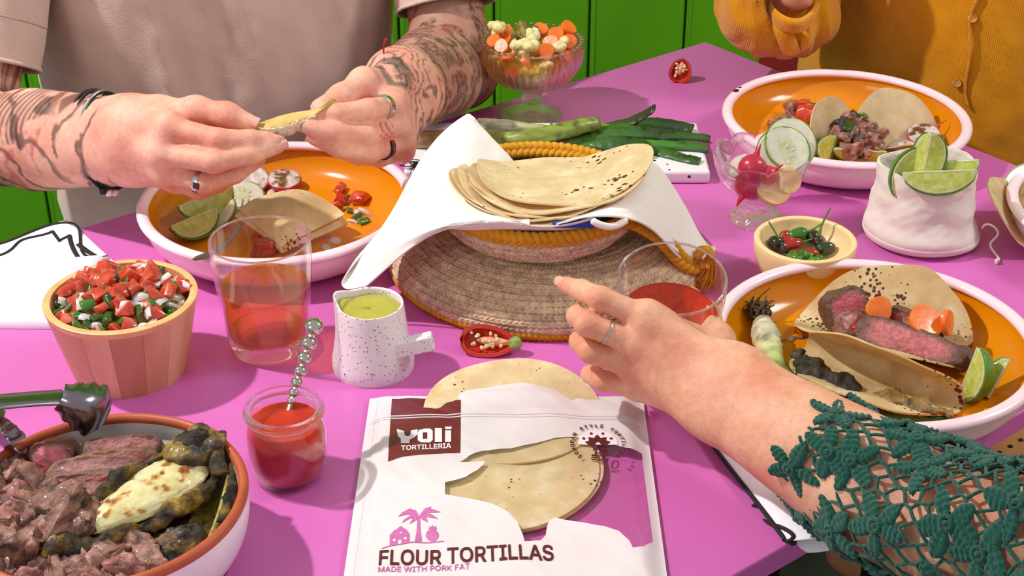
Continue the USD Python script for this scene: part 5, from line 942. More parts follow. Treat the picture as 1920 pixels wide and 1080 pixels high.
pine = K([(512 + 36 * math.cos(a), 852 + 34 * math.sin(a)) for a in np.linspace(0, 6.283, 25)[:-1]]).union(K([(512, 826), (485, 812), (500, 812), (490, 800), (506, 806), (514, 796), (520, 806), (536, 800), (528, 812), (542, 814)]).buffer(0))
t.add('pineapple', onfilm(pine, .0004), m_pinkp, False, under=fr); t.add('ground_line', onfilm(K([(225, 925), (280, 908), (400, 888), (578, 883), (578, 888), (400, 893), (280, 913), (228, 930)]), .0004), m_pinkp, False, under=fr)
# round seal
ec = onbag(1121, 834)
def seal(x, y): return ec + np.array([x, y * 1.25])
def letter(ch, ang, R, h, name, mat, inward=False):
    v, f = vf(meshkit.text_mesh(ch, h, .001, True)); v = v.copy(); v[:, 0] -= (v[:, 0].min() + v[:, 0].max()) / 2; a = math.radians(ang)
    if not inward: d, n = np.array([math.sin(a), -math.cos(a)]), np.array([math.cos(a), math.sin(a)])
    else: d, n = np.array([-math.sin(a), math.cos(a)]), np.array([-math.cos(a), -math.sin(a)])
    xy = np.array([math.cos(a), math.sin(a)]) * R + v[:, :1] * d + v[:, 1:2] * n; xy = ec + xy * [1, 1.25]; z = T + zf(xy[:, 0], xy[:, 1]) + .0009 + np.where(v[:, 2] > .0005, .0003, 0); return np.column_stack([xy, z]), f
ar = np.linspace(222, -42, 22)
t.add('seal_lettering', join(*[letter(ch, a, .0182, .0030, 'l', m_dark) for ch, a in zip('SONORAN STYLE TORTILLAS'.replace('  ', ' '), np.linspace(224, -44, 23)) if ch != ' ']), m_dark, False, under=fr, label='circular seal lettering')
leafp = lambda a, L, W, r0: Polygon([tuple(seal(*(np.array([math.cos(a), math.sin(a)]) * (r0 + L * q) + np.array([-math.sin(a), math.cos(a)]) * W * s * math.sin(math.pi * q ** .8)))) for q, s in [(q, 1) for q in np.linspace(0, 1, 9)] + [(q, -1) for q in np.linspace(1, 0, 9)[1:-1]]]).buffer(0)
half = Polygon([tuple(seal(.0152 * math.cos(a), .0152 * math.sin(a))) for a in np.linspace(-.28, math.pi + .28, 30)])
t.add('seal_disc', onfilm(half.intersection(Polygon([tuple(seal(x, y)) for x, y in [(-.02, .0), (.02, -.001), (.02, .02), (-.02, .02)]])), .0007, seg=.003), m_wp, False, under=fr)
fl = unary_union([leafp(math.radians(a), .0085, .0026, .0015) for a in (90, 45, 135, 12, 168)] + [leafp(math.radians(a), .0030, .0012, .0105) for a in (28, 68, 112, 152)]); t.add('seal_flower', onfilm(fl, .0010, seg=.003), m_dark, False, under=fr)
lettering('seal_count', '10', (1109, 855), (1139, 857), 15, m_dark, bold=True); lettering('seal_word', 'COUNT', (1108, 862), (1141, 866), 5, m_dark, bold=True)
t.done()
for i, (x, y, R, w) in enumerate([(-.0120, .917, .0785, 'bottom'), (-.0090, .915, .0770, 'middle'), (-.0135, .914, .0780, 'top')]):
    single('tortilla', move(disc(R, lambda x, y: 0 * x + .0006 * np.sin(x * 90 + i), 12, 72, .0014, lambda a: 1 + .012 * np.sin(3 * a + i)), (x, y, T + .0040 + i * .0016)), m_tort, f'{w} flour tortilla seen through the window of the printed pouch', 'tortilla', smooth=50)
single('tortilla', move(disc(.0705, lambda x, y: .0010 * np.sin(x * 60) + .0035 * np.clip(y / .07, 0, 1), 14, 80, .0015), (.0005, .9860, T + .0086)), m_tort, 'flour tortilla sticking out of the open top of the pouch', 'tortilla', smooth=50)

# ================================================================== FOLDED NAPKINS
m_nap = pm('white_linen', '#f4f0f8', .85, '#eeeaf3', ns=30, nd=4, bump=.2, wave=(380, 1.0, 'x'), bd=.0006, spec=.15, sheen=.1); m_black = pm('black_stitching', '#1a1818', .8, bump=.5, bs=900, bd=.001)
def pillow(quad, h, n=26, seed=0, edge=.10):
    """folded cloth: four corners on the table, puffed between"""
    c = [at(*q, .004) for q in quad]; u, v = np.meshgrid(np.linspace(0, 1, n), np.linspace(0, 1, n), indexing='ij'); P = ((1 - u) * (1 - v))[..., None] * c[0] + (u * (1 - v))[..., None] * c[1] + (u * v)[..., None] * c[2] + ((1 - u) * v)[..., None] * c[3]
    e = np.minimum(np.minimum(u, 1 - u), np.minimum(v, 1 - v)) / edge; k = np.sqrt(np.clip(1 - (1 - np.clip(e, 0, 1)) ** 2, 0, 1)); P = P.copy(); z0 = h[0]; P[..., 2] = T + z0 + (h[1] - z0) * k * (1 + .25 * (meshkit.noise(np.stack([u * 4 + seed, v * 4, 0 * u], -1), seed) - .5)); Q = P.copy(); Q[..., 2] = T + h[2] if len(h) > 2 else T + .0002
    a = slab(P, .001)
    top, N = P.reshape(-1, 3), n * n; m = slab(P, 1.0, dirn=(0, 0, 1)); vv = m[0].copy(); vv[N:, 2] = Q.reshape(-1, 3)[:, 2]; tm = trimesh.Trimesh(vv, m[1], process=False); tm.fix_normals(); return np.array(tm.vertices), np.array(tm.faces)
def line(pts, h, r=.0013, n=40, mat=None): return tube(smoothp([at(x, y, h) for x, y in pts], n) if len(pts) > 2 else [at(x, y, h) for x, y in pts], r, 8, flat=(.45, 1), up=(0, 0, 1))
t = Thing('napkin', 'white folded napkin with black embroidered lines at the left table edge', 'napkin')
a = t.add('back_fold', pillow([(-110, 492), (126, 407), (214, 488), (-60, 560)], (.0022, .0045), seed=1, edge=.05), m_nap, 50); b = t.add('front_fold', pillow([(-110, 505), (205, 484), (96, 610), (-110, 609)], (.006, .0125), seed=2, edge=.18), m_nap, 50)
for pts, r in (([(-40, 461), (60, 433), (121, 417), (126, 417), (150, 437), (202, 480)], .0015), ([(-30, 482), (5, 476), (22, 466), (40, 450), (70, 442), (98, 433)], .0014), ([(98, 433), (112, 452)], .0017), ([(112, 450), (130, 441)], .0014), ([(130, 441), (133, 455), (150, 487)], .0022), ([(147, 458), (160, 468), (186, 484)], .0026)): t.add('embroidered_line', line(pts, .0052, r), m_black, 60, under=a)
t.done()
t = Thing('napkin', 'white napkin with black corded edge under the crochet-sleeved forearm', 'napkin')
# lies on the table below the forearm and hangs over its front edge
rows = [[at(1306, 789, .004), at(1345, 792, .008), at(1400, 800, .006)], [at(1352, 858, .004), at(1410, 868, .009), at(1480, 880, .006)], [at(1412, 935, .004), at(1480, 945, .011), at(1550, 940, .007)], [at(1466, 1006, .004), at(1520, 1000, .012), at(1600, 985, .010)], [at(1470, 1012, .002), at(1530, 1012, .008), at(1615, 1000, .006)], [at(1512, 1036, -.012), at(1545, 1034, -.010), at(1600, 1022, -.008)]]
P = netgrid(rows, 48, 20); t.add('cloth', slab(P, .0016), m_nap, 60); t.add('cloth_underlayer', slab(netgrid([[p + V(.004, .0, -.0025) for p in r] for r in rows[:4]], 30, 16), .001), m_nap, 60)
e = [P[i, 0] + V(0, 0, .0008) for i in range(0, 34, 3)]; t.add('corded_edge', tube(smoothp(e, 70), .0017, 8), m_black, 60)
lp = [P[20, 0] + V(.001, 0, .001), P[26, 1] + V(.002, 0, .002), P[32, 2] + V(.002, 0, .002), P[35, 2], P[34, 0] + V(0, 0, .001)]; t.add('corded_loop', tube(smoothp(lp, 40), .0015, 8), m_black, 60); t.add('cord_end', move(blob((.003, .003, .0025), .1, 2, 1, 2), at(1486, 1016, .003)), m_black, True)
t.done()
# ================================================================== THE BOWL OF STEAK, POBLANOS AND TONGS
g = np.random.default_rng(81); zb = .034
v, f = disc(.083, lambda x, y: .024 + .016 * (1 - (np.hypot(x, y) / .085) ** 2), 16, 60, .014); v[:, 2] += .012 * fbm3(v, 60, 5)
single('meat_juices', move((v, f), (SB[0], SB[1], T)), m_meat, 'dark chopped meat and juices at the bottom of the serving bowl', 'chopped meat', smooth=True, col=ocol(v, ['#1e0e0a', '#4a2018', '#6b3024'], 90, 2))
SP = lambda x, y, h: at(x, y, h)
for i, (a, b, H, lab) in enumerate([((150, 860, .052), (308, 840, .056), .020, 'farthest crusted steak slice in the serving bowl, against the back wall'), ((140, 878, .053), (300, 858, .056), .017, 'second steak slice from the back of the serving bowl'), ((90, 902, .052), (270, 878, .056), .022, 'broad glossy steak slice in the middle of the serving bowl'), ((72, 925, .050), (262, 900, .055), .018, 'fourth steak slice, pink along its lower side'), ((60, 948, .048), (240, 926, .054), .018, 'frontmost long steak slice, partly under the charred poblano')]):
    steak_slice(lab, SP(*a), SP(*b), (0, .55, 1) if i % 2 else (0, .8, .8), H + .006, .017, 20 + i, bend=.10, pink=['#a0605a', '#b8605f', '#a8706a', '#c06a6c', '#b46e66'][i], crust=['#6b4434', '#8a5a48', '#94664f', '#85594a', '#7c5444'][i], taper=.8)
steak_slice('rosy pink steak end cut standing at the back left of the serving bowl', SP(62, 866, .050), SP(146, 858, .052), (0, .5, 1), .030, .022, 40, pink='#cf6a74', crust='#6b3a30', taper=1.0)
BL = ['back left', 'left', 'center', 'front']
spots = [(30, 880, .050, .020), (48, 905, .050, .026), (20, 925, .048, .024), (65, 965, .052, .034), (105, 975, .054, .036), (40, 960, .048, .030), (12, 968, .046, .034), (140, 965, .052, .022), (150, 985, .052, .024), (85, 1005, .050, .026), (55, 1000, .048, .028), (22, 1005, .046, .034), (5, 1040, .044, .034), (40, 1040, .044, .032), (75, 1055, .042, .026), (110, 1060, .042, .028), (150, 1068, .040, .024), (185, 1062, .040, .026), (215, 1050, .040, .024), (245, 1060, .040, .022), (180, 945, .052, .020), (175, 970, .050, .018), (125, 940, .053, .024), (60, 1078, .038, .024), (20, 1078, .038, .026), (-20, 990, .042, .034), (-25, 950, .044, .03), (-30, 1040, .04, .034), (255, 1035, .040, .024), (280, 1050, .042, .020), (-60, 980, .04, .034), (-60, 1040, .036, .034), (130, 1100, .036, .028), (190, 1095, .036, .026), (60, 1115, .034, .03), (0, 1110, .034, .03), (240, 1085, .038, .022), (-70, 1090, .034, .032)]
PAL = [['#5a3428', '#9a6656', '#ba8a7c', '#d2a89c'], ['#4a2a20', '#7a4a3c', '#a0705e', '#bc8e7e'], ['#5c2e28', '#8e4e46', '#b4746c', '#cc9890']]
HOW = ['pale brown', 'dark crusted', 'reddish']
for i, (x, y, h, s) in enumerate(spots):
    k = int(g.integers(3)); c = SP(x, y, h); col_ = 'far left' if x < 40 else 'left' if x < 90 else 'middle' if x < 150 else 'right'; row_ = 'back' if y < 940 else 'second' if y < 980 else 'third' if y < 1020 else 'front' if y < 1072 else 'lowest'; sz = 'small' if s < .025 else 'big' if s > .031 else 'medium'
    meat(f'{sz} {HOW[k]} chopped steak chunk, {row_} row, {col_} part of the serving bowl', c, g, s, f'{sz} {HOW[k]} steak chunks, {row_} row {col_}', PAL[k], (.85, .7), .7)
# charred poblano halves
CHAR = ['#1c1613', '#332a22', '#4a3a26', '#7a5c26', '#a8862e']
m_char = pm('charred_skin', '#ffffff', .6, '#ffffff', ns=200, nd=5, attr=True, var=.28, bump=.9, bs=260, bd=.003, spec=.35)
def charred(m, seed, amp, sc=120): 
    v, f = m; n = normals(v, f); v = v + n * (fbm3(v, sc, seed, 4) * amp)[:, None]; return (v, f), ocol(v, CHAR, 75, seed, 5, .30, .66)
def boat(p0, p1, W, D, up, seed, narrow=.35):
    """half pepper: a curled skin open at the top"""
    L = np.linalg.norm(p1 - p0); u = np.linspace(-1, 1, 46); th = np.linspace(np.pi * .90, np.pi * 2.10, 26); U, TH_ = np.meshgrid(u, th, indexing='ij'); pr = np.sqrt(np.clip(1 - np.abs(u) ** 2.4, .004, 1)) * (1 + narrow * u); Pp = np.stack([L / 2 * U, W * pr[:, None] * np.cos(TH_), D * pr[:, None] * np.sin(TH_)], -1)
    return basis(slab(Pp, -.0022), (p0 + p1) / 2, p1 - p0, z=up), pr
p0, p1 = SP(108, 1030, .050), SP(398, 862, .054); up = V(.10, -.42, 1)
t = Thing('stuffed_poblano', 'charred poblano half filled with browned melted cheese in the serving bowl', 'roasted pepper')
b, pr = boat(p0, p1, .021, .017, up, 3); m, c = charred(b, 3, .007); t.add('skin', m, m_char, True, col=c)
mid, ax = (p0 + p1) / 2, p1 - p0; L = np.linalg.norm(ax); sdv = np.cross(up, ax); sdv /= np.linalg.norm(sdv); upn = np.cross(ax, sdv); upn /= np.linalg.norm(upn)
for s, r in ((1, .0058), (-1, .0074)):
    k = np.linspace(-.98, .98, 70); pp = np.sqrt(np.clip(1 - np.abs(k) ** 2.4, .01, 1)) * (1 + .35 * k); P = mid + ax * (k / 2)[:, None] + sdv * (s * .0205 * pp)[:, None] + upn * (.004 + .003 * np.sin(k * 9 + s))[:, None]
    m, c = charred(tube(P, r * (.7 + .3 * np.sin(k * 5 + 1 + s)), 16), 10 + s, .011, 150); t.add('charred_lip', m, m_char, True, col=c)
v, f = blob((L * .40, .0170, .0075), .10, 2.2, 4, 5); v = v * np.stack([np.ones(len(v)), 1 + .30 * v[:, 0] / (L * .4), np.ones(len(v))], 1); v = v + .0012 * fbm3(v, 260, 6)[:, None]; col = ocol(v, ['#e2cf86', '#ecdfa0', '#f0e6b4'], 60, 3); k1 = meshkit.fbm(v * 165 + 2.2, 3, 9); col = lerp(col, srgb('#c98a3a'), (k1 - .56) * 9); col = lerp(col, srgb('#8a4c18'), (k1 - .64) * 9)
t.add('melted_cheese', basis((v, f), mid + ax * .05 + upn * .0035, ax, z=up), pm('melted_cheese', '#ffffff', .35, '#ffffff', ns=120, attr=True, var=.10, sss=.3, sssc=.005, ssr=(1, .8, .4), coat=.3, bump=.3, bs=150, bd=.002), True, col=col)
st = tube(smoothp([p0 + ax * .03, p0 - ax * .04 + upn * .004, p0 - ax * .07 + upn * .001], 16), np.linspace(.008, .005, 16), 14); m, c = charred(st, 21, .006); t.add('stem_tip', m, m_char, True, col=c); t.done()
t = Thing('poblano_half', 'second roasted poblano half showing pale yellow flesh, by the right wall of the bowl', 'roasted pepper')
q0, q1 = SP(372, 1036, .038), SP(414, 852, .048); b, _ = boat(q0, q1, .0165, .010, (-.6, -.35, .8), 7, .1); v, f = b; c = ocol(v, ['#6b5a22', '#a8923a', '#c9b45a', '#d8c878'], 60, 7); k = meshkit.fbm(v * 140, 3, 3); c = lerp(c, srgb('#2a2018'), (k - .6) * 9); t.add('flesh', b, m_meat, True, col=c)
for P in ([SP(424, 842, .058), SP(432, 880, .054), SP(430, 930, .050), SP(414, 985, .046)],): 
    m, c = charred(tube(smoothp(P, 50), .0042, 14), 31, .007, 150); t.add('charred_edge', m, m_char, True, col=c)
m, c = charred(blob((.020, .013, .012), .25, 2, 5, 4), 33, .010); t.add('crumpled_skin', move(m, SP(348, 1020, .036), rz=.6), m_meat, True, col=c); t.done()
t = Thing('poblano_stem_end', 'blackened poblano crown rising over the back rim of the serving bowl', 'roasted pepper')
m, c = charred(blob((.026, .016, .014), .22, 1.8, 8, 4), 41, .012); t.add('crown', move(m, SP(360, 848, .060), rz=.5, ry=-.35), m_meat, True, col=c); m, c = charred(tube(smoothp([SP(352, 838, .064), SP(370, 818, .072), SP(380, 803, .076)], 24), np.linspace(.011, .0055, 24), 14), 43, .008); t.add('stem', m, m_char, True, col=c)
m, c = charred(tube(smoothp([SP(384, 812, .070), SP(404, 850, .064), SP(414, 890, .056)], 40), np.linspace(.005, .0065, 40), 14, flat=(.5, 1)), 45, .006); t.add('side_strip', m, m_char, True, col=c); t.done()
strip('yellow charred pepper strip below the stuffed poblano', [SP(262, 1030, .044), SP(276, 1052, .044), SP(286, 1072, .042)], .0065, ['#3a2a10', '#a8842a', '#c9a83a'], 47)
m_tong = pm('dark_steel', '#8f8890', .2, metal=1.0)
t = Thing('tongs', 'polished steel tongs with scalloped heads resting over the serving bowl rim', 'tongs')
def arm(pts, rs, seed, flip=1):
    P = smoothp(pts, 40); return tube(P, np.interp(np.linspace(0, 1, 40), np.linspace(0, 1, len(rs)), rs), 14, flat=(.28, 1), up=(0, -.25, 1))
t.add('arm', arm([SP(-160, 762, .120), SP(-30, 756, .108), SP(60, 748, .098), SP(122, 745, .090)], [.009, .0085, .0080, .0085], 1), m_tong, 60)
t.add('arm', arm([SP(-160, 772, .108), SP(-80, 772, .098), SP(-22, 776, .090), SP(4, 786, .084)], [.009, .0085, .008, .008], 2), m_tong, 60)
def head(a, b, W, up, seed):
    L = np.linalg.norm(b - a); u, w = np.meshgrid(np.linspace(0, 1, 30), np.linspace(-1, 1, 26), indexing='ij'); wid = W * (.50 + .62 * np.sin(np.clip(u * 1.25, 0, 1) * np.pi / 2)) * np.sqrt(np.clip(1 - np.clip((u - .62) / .38, 0, 1) ** 2.2, .05, 1)); edge = 1 + .07 * np.cos(u * 26) * np.abs(w) ** 4
    return basis(slab(np.stack([L * u, wid * w * edge, -W * .85 * (1 - w * w) * np.sin(np.clip(u + .12, 0, 1) * np.pi) ** .5 + .006 * u * 0], -1), .0011), a, b - a, z=up)
t.add('scalloped_head', head(SP(112, 744, .091), SP(202, 779, .070), .0165, V(-.10, .75, -.55), 1), m_tong, 60); t.add('scalloped_head', head(SP(-2, 784, .085), SP(56, 845, .058), .0140, V(.9, .25, .35), 2), m_tong, 60); t.done()
single('cheese_crumb', move(blob((.004, .003, .003), .2, 2, 3, 2), SP(157, 780, .075)), m_caul, 'pale crumb stuck to the upper tongs head', 'crumb', smooth=60)
# ================================================================== PEOPLE
J = lambda p: aty(*p)
def skin_mat(name, col, col2): return pm(name, col, .52, col2, ns=180, nd=5, attr=True, var=.08, ramp=(.3, .65), sss=.12, ssr=(1, .35, .2), sssc=.006, bump=.28, bs=420, bd=.0014, spec=.28)
m_skin = skin_mat('skin', '#ffffff', '#ffffff'); m_nail = pm('fingernail', '#e0a796', .25, coat=.4)
m_bsil = pm('silver', '#c4c2c0', .22, metal=1.0); m_blk = pm('black_cord', '#141314', .7); m_redc = pm('red_cord', '#a51f26', .6)
def finger(js, r0, r1, k=.004):
    P = [J(j) for j in js]; rs = np.interp(np.linspace(0, 1, len(P)), [0, .33, .7, 1], [r0 * 1.05, r0, (r0 + r1) / 2 * .97, r1]); out = chain(P, rs, k)
    return out, P, rs
def nail(t, P, r, up, mat=m_nail):
    """nail plate on the last joint, facing up"""
    d = P[-1] - P[-2]; L = np.linalg.norm(d); d = d / L; u = np.asarray(up, float); u = u - d * (u @ d); u /= np.linalg.norm(u)
    U, W = np.meshgrid(np.linspace(-1, 1, 9), np.linspace(-1, 1, 9), indexing='ij'); a = W * .95 * (1 - .12 * (U > .8)); m = slab(np.stack([U * r * .75 * np.sqrt(1 - .22 * W * W), np.sin(a) * r * .80, np.cos(a) * r * 1.04], -1), .0008)
    t.add('fingernail', basis(m, P[-1] + d * r * .30, d, z=u), mat, 60)
def ringband(P, i, f, r, w, th, tilt=0):
    d = P[i + 1] - P[i]; c = P[i] + d * f; d = d / np.linalg.norm(d); prof = [(r - th * .2, -w / 2), (r + th, -w / 2 + .0003), (r + th * 1.1, 0), (r + th, w / 2 - .0003), (r - th * .2, w / 2)]
    return basis(lathe(prof, 40, True), c, np.cross(d, [.2, .3, 1]), z=d), c, d
def skincol(v, base, red, pts=(), seed=0, amp=.25):
    c = lerp(np.tile(srgb(base), (len(v), 1)), srgb(red), (meshkit.fbm(v * 34, 3, seed) - .30) * 1.7)
    for p, r, k in pts: c = lerp(c, srgb(red), k * np.exp(-(np.linalg.norm(v - p, axis=1) / r) ** 2))
    return c
def arm_uv(v, path, up):
    """length along a limb and angle round it"""
    P = smoothp(path, 80); d = np.linalg.norm(v[:, None] - P[None], axis=2) if len(v) < 4000 else None
    from scipy.spatial import cKDTree
    i = cKDTree(P).query(v)[1]; t = np.gradient(P, axis=0); t /= np.linalg.norm(t, axis=1, keepdims=True); u = np.asarray(up, float); n = u - t * (t @ u)[:, None]; n /= np.linalg.norm(n, axis=1, keepdims=True); b = np.cross(t, n); q = v - P[i]
    s = np.r_[0, np.cumsum(np.linalg.norm(np.diff(P, axis=0), axis=1))]; return s[i] + (q * t[i]).sum(1), np.arctan2((q * b[i]).sum(1), (q * n[i]).sum(1)), np.linalg.norm(q, axis=1)
def hairs(t, path, rad, n, seed, L=.010, lo=0., hi=1., face=(0, -.6, .8)):
    g = np.random.default_rng(seed); P = smoothp(path, 60); R = np.interp(np.linspace(0, 1, 60), np.linspace(0, 1, len(rad)), rad); tg = np.gradient(P, axis=0); tg /= np.linalg.norm(tg, axis=1, keepdims=True); f = np.asarray(face, float); out = []
    for _ in range(n):
        k = int((lo + (hi - lo) * g.random()) * 59); u = f - tg[k] * (f @ tg[k]); u /= np.linalg.norm(u); b = np.cross(tg[k], u); a = g.normal(0, .75); d = u * math.cos(a) + b * math.sin(a); o = P[k] + d * R[k] * .97; e = tg[k] * g.uniform(.3, 1) + d * g.uniform(.25, .6) + b * g.normal(0, .3); e /= np.linalg.norm(e); l = L * g.uniform(.6, 1.2); out.append(tube(np.array([o, o + e * l * .5, o + e * l + tg[k] * l * .2]), [.00014, .00012, .00005], 3, caps=False))
    return join(*out)
m_hair = pm('arm_hair', '#3a261c', .6)

# ------------------------------------------------------------------ the man: tattooed arms tearing a tortilla
man = Thing('person', 'person in a beige t-shirt with tattooed forearms tearing a tortilla over the left plate', 'person')
# his right hand (left in the photo)
idx, Pi, _ = finger([(316, 238, 1.252), (408, 262, 1.238), (470, 262, 1.246), (512, 262, 1.256)], .0102, .0076)
mdl, Pm_, _ = finger([(302, 287, 1.242), (400, 303, 1.226), (472, 288, 1.240), (519, 273, 1.254)], .0104, .0078)
rng, Pr, _ = finger([(312, 322, 1.246), (385, 344, 1.232), (440, 326, 1.246), (484, 298, 1.262)], .0100, .0074)
pky, Pp, _ = finger([(330, 340, 1.256), (372, 356, 1.246), (412, 345, 1.256), (446, 325, 1.270)], .0088, .0066)
thb, Pt, _ = finger([(300, 214, 1.288), (368, 208, 1.276), (425, 216, 1.268), (466, 231, 1.266)], .0125, .0088, .010)
Wa, Wb, El, Sh = J((246, 236, 1.288)), J((250, 292, 1.284)), J((-62, 262, 1.43)), V(-.505, 1.63, T + .40)
bones = []
for P, r in ((Pi, .0125), (Pm_, .0128), (Pr, .0122), (Pp, .0108)): bones.append(((Wa * (1 - .0) if P is Pi else (Wa + Wb) / 2 if P is Pm_ else Wb), P[0], .0205, r, .012))
bones += [(Wa, Pt[0], .022, .0150, .016), (Pt[0], Pi[0], .0125, .0105, .014), (Pi[0], Pm_[0], .0122, .0122, .006), (Pm_[0], Pr[0], .0120, .0115, .006), (Pr[0], Pp[0], .0112, .0100, .006), (Wa, Wb, .0225, .0220, .01)]
fa = [(Wa, El + V(0, 0, .012), .0230, .0400, .02), (Wb, El + V(.01, 0, -.012), .0225, .0390, .02), ((Wa + Wb) / 2, (Wa + Wb) / 2 * .45 + El * .55, .024, .0430, .03), (El, Sh, .0430, .0520, .02)]
for fb in (thb, pky, rng, mdl, idx): bones += fb
Rv, Rf = body(bones + fa, .0022, 1, lo=np.min([El, Wb, Pp[0]], 0) * [1, 0, 0] + [-.06, 1.17, T - .06], hi=[Pi[-1][0] + .02, 1.66, T + .22])
path = [J((300, 262, 1.262)), (Wa + Wb) / 2, (Wa + Wb) / 2 * .5 + El * .5, El]; s, th, _ = arm_uv(Rv, path, (0, -.55, .85))
col = skincol(Rv, '#ecb8a0', '#d98874', [(p, .011, .8) for p in (Pi[0], Pm_[0], Pr[0], Pi[1], Pm_[1], Pr[1], Pt[2])] + [(p, .008, .7) for p in (Pi[-1], Pm_[-1], Pt[-1])], 2)
INK, RED_ = srgb('#34282a'), srgb('#b04648')
def ink(c, k, colr=INK, a=.82): return lerp(c, colr, np.clip(k, 0, 1) * a)
A_ = 1 / (1 + np.exp(-(s - .052) * 900)); wv = meshkit.fbm(np.stack([s * 45, th * 1.6, 0 * s], 1), 3, 5)
b1 = np.clip((np.sin(th * 1.3 + s * 26 + wv * 5) - .05) * 3, 0, 1) * (.62 + .38 * np.sin(s * 900 + np.sin(th * 4) * 3)) ; b2 = np.clip((np.abs(np.sin(th * 2.1 - s * 60 + wv * 4)) - .90) * 14, 0, 1)
arm1 = np.clip((s - .105) * 60, 0, 1); col = ink(col, arm1 * np.clip(b1 * (wv > .46), 0, 1), INK, .78); col = ink(col, arm1 * b2, INK, .7); col = ink(col, arm1 * np.clip((np.abs(np.sin(s * 95 + th * 1.5 + wv * 6)) - .93) * 16, 0, 1) * (wv < .5), RED_, .55)
col = ink(col, A_ * np.clip((np.abs(np.sin(th * 1.8 + s * 70 + wv * 3)) - .93) * 18, 0, 1) * (s < .11), INK, .75)
tri = np.clip(1 - (np.abs(s - .105) / .014 + np.abs(th - .35) / .5), 0, 1) * 3; col = ink(col, tri, INK, .75)
scr = np.clip((np.abs(np.sin(s * 330 + 2.2 * np.sin(th * 22 + s * 120))) - .72) * 5, 0, 1) * np.exp(-((th - 1.05) / .14) ** 2) * (s > .10); col = ink(col, scr * 1.2, INK, .75)
# his left hand (right in the photo)
idx2, Qi, _ = finger([(736, 199, 1.332), (690, 206, 1.293), (634, 213, 1.277), (592, 219, 1.272)], .0104, .0080)
mdl2, Qm, _ = finger([(745, 238, 1.325), (686, 254, 1.280), (626, 249, 1.262), (582, 239, 1.258)], .0106, .0080)
rng2, Qr, _ = finger([(752, 266, 1.330), (692, 285, 1.280), (634, 277, 1.262), (590, 258, 1.262)], .0100, .0074)
pky2, Qp, _ = finger([(756, 284, 1.345), (712, 296, 1.312), (672, 294, 1.292), (636, 284, 1.282)], .0086, .0066)
thb2, Qt, _ = finger([(728, 152, 1.372), (682, 155, 1.340), (640, 182, 1.310), (600, 203, 1.286)], .0130, .0090, .010)
Xa, Xb, El2, Sh2 = J((742, 146, 1.410)), J((770, 186, 1.402)), J((852, 122, 1.64)), V(-.135, 1.84, T + .42)
bones = [(Xa, Qi[0], .0210, .0128, .012), ((Xa + Xb) / 2, Qm[0], .0215, .0128, .012), (Xb, Qr[0], .0205, .0120, .012), (Xb, Qp[0], .0190, .0108, .012), (Xa, Qt[0], .021, .0155, .016), (Qt[0], Qi[0], .0125, .0108, .014), (Qt[1], Qi[0], .0090, .0100, .012), (Qi[0], Qm[0], .0122, .0122, .006), (Qm[0], Qr[0], .0120, .0115, .006), (Qr[0], Qp[0], .0112, .0100, .006), (Xa, Xb, .0235, .0230, .01)]
fa2 = [(Xa, El2 + V(-.012, 0, .012), .0235, .0400, .02), (Xb, El2 + V(.010, 0, -.010), .0230, .0390, .02), ((Xa + Xb) / 2, (Xa + Xb) / 2 * .4 + El2 * .6, .024, .0440, .03), (El2, Sh2, .0430, .0520, .025)]
for fb in (thb2, pky2, rng2, mdl2, idx2): bones += fb
Lv, Lf = body(bones + fa2, .0022, 1, lo=[Qm[-1][0] - .02, 1.22, T - .05], hi=[.02, 1.90, T + .30])
s2, th2, _ = arm_uv(Lv, [J((720, 205, 1.325)), (Xa + Xb) / 2, (Xa + Xb) / 2 * .5 + El2 * .5, El2, El2 * .6 + Sh2 * .4], (0, -.55, .85))
col2 = skincol(Lv, '#ecb59e', '#d98874', [(p, .010, .75) for p in (Qi[1], Qm[1], Qr[1], Qi[0], Qm[0])] + [(p, .008, .7) for p in (Qi[-1], Qm[-1], Qr[-1])], 6)
wv = meshkit.fbm(np.stack([s2 * 40, th2 * 1.5, 0 * s2], 1), 4, 9); a2 = np.clip((s2 - .095) * 90, 0, 1)
d1 = np.clip((np.sin(th2 * 3 + s2 * 40 + wv * 14) + .45) * 1.8, 0, 1); d2 = np.clip((np.abs(np.sin(th2 * 8 - s2 * 210 + wv * 30)) - .35) * 2.4, 0, 1); col2 = ink(col2, a2 * (.50 + .50 * d1 * (.25 + .75 * d2)), srgb('#3a2620'), .86); col2 = ink(col2, a2 * np.clip((wv - .62) * 8, 0, 1), RED_, .35)
hb = J((712, 150, 1.37)); dd = np.linalg.norm((Lv - hb) * [1, .8, 1], axis=1); an = np.arctan2(Lv[:, 2] - hb[2], Lv[:, 0] - hb[0]); rose = np.clip((np.sin(an * 3 + dd * 420 + 3 * meshkit.fbm(Lv * 110, 2, 4)) - .0) * 1.6, 0, 1) * np.clip((.034 - dd) / .006, 0, 1) * (Lv[:, 1] < 1.41); col2 = ink(col2, rose, srgb('#3c4a44'), .72)
bk = np.clip((np.abs(np.sin(s2 * 210 + th2 * 5 + wv * 12)) - .86) * 9, 0, 1) * np.clip((s2 - .018) * 90, 0, 1) * np.clip((.10 - s2) * 90, 0, 1) * (th2 > -.5); col2 = ink(col2, bk, INK, .7)
kp = Qm[0] * .35 + Qm[1] * .65 + V(.014, -.006, .006); rd = np.linalg.norm(Lv - kp, axis=1); col2 = ink(col2, np.clip((np.abs(np.sin(Lv[:, 0] * 900 + Lv[:, 2] * 500)) - .80) * 7, 0, 1) * (rd < .013), srgb('#b03a4c'), .8)
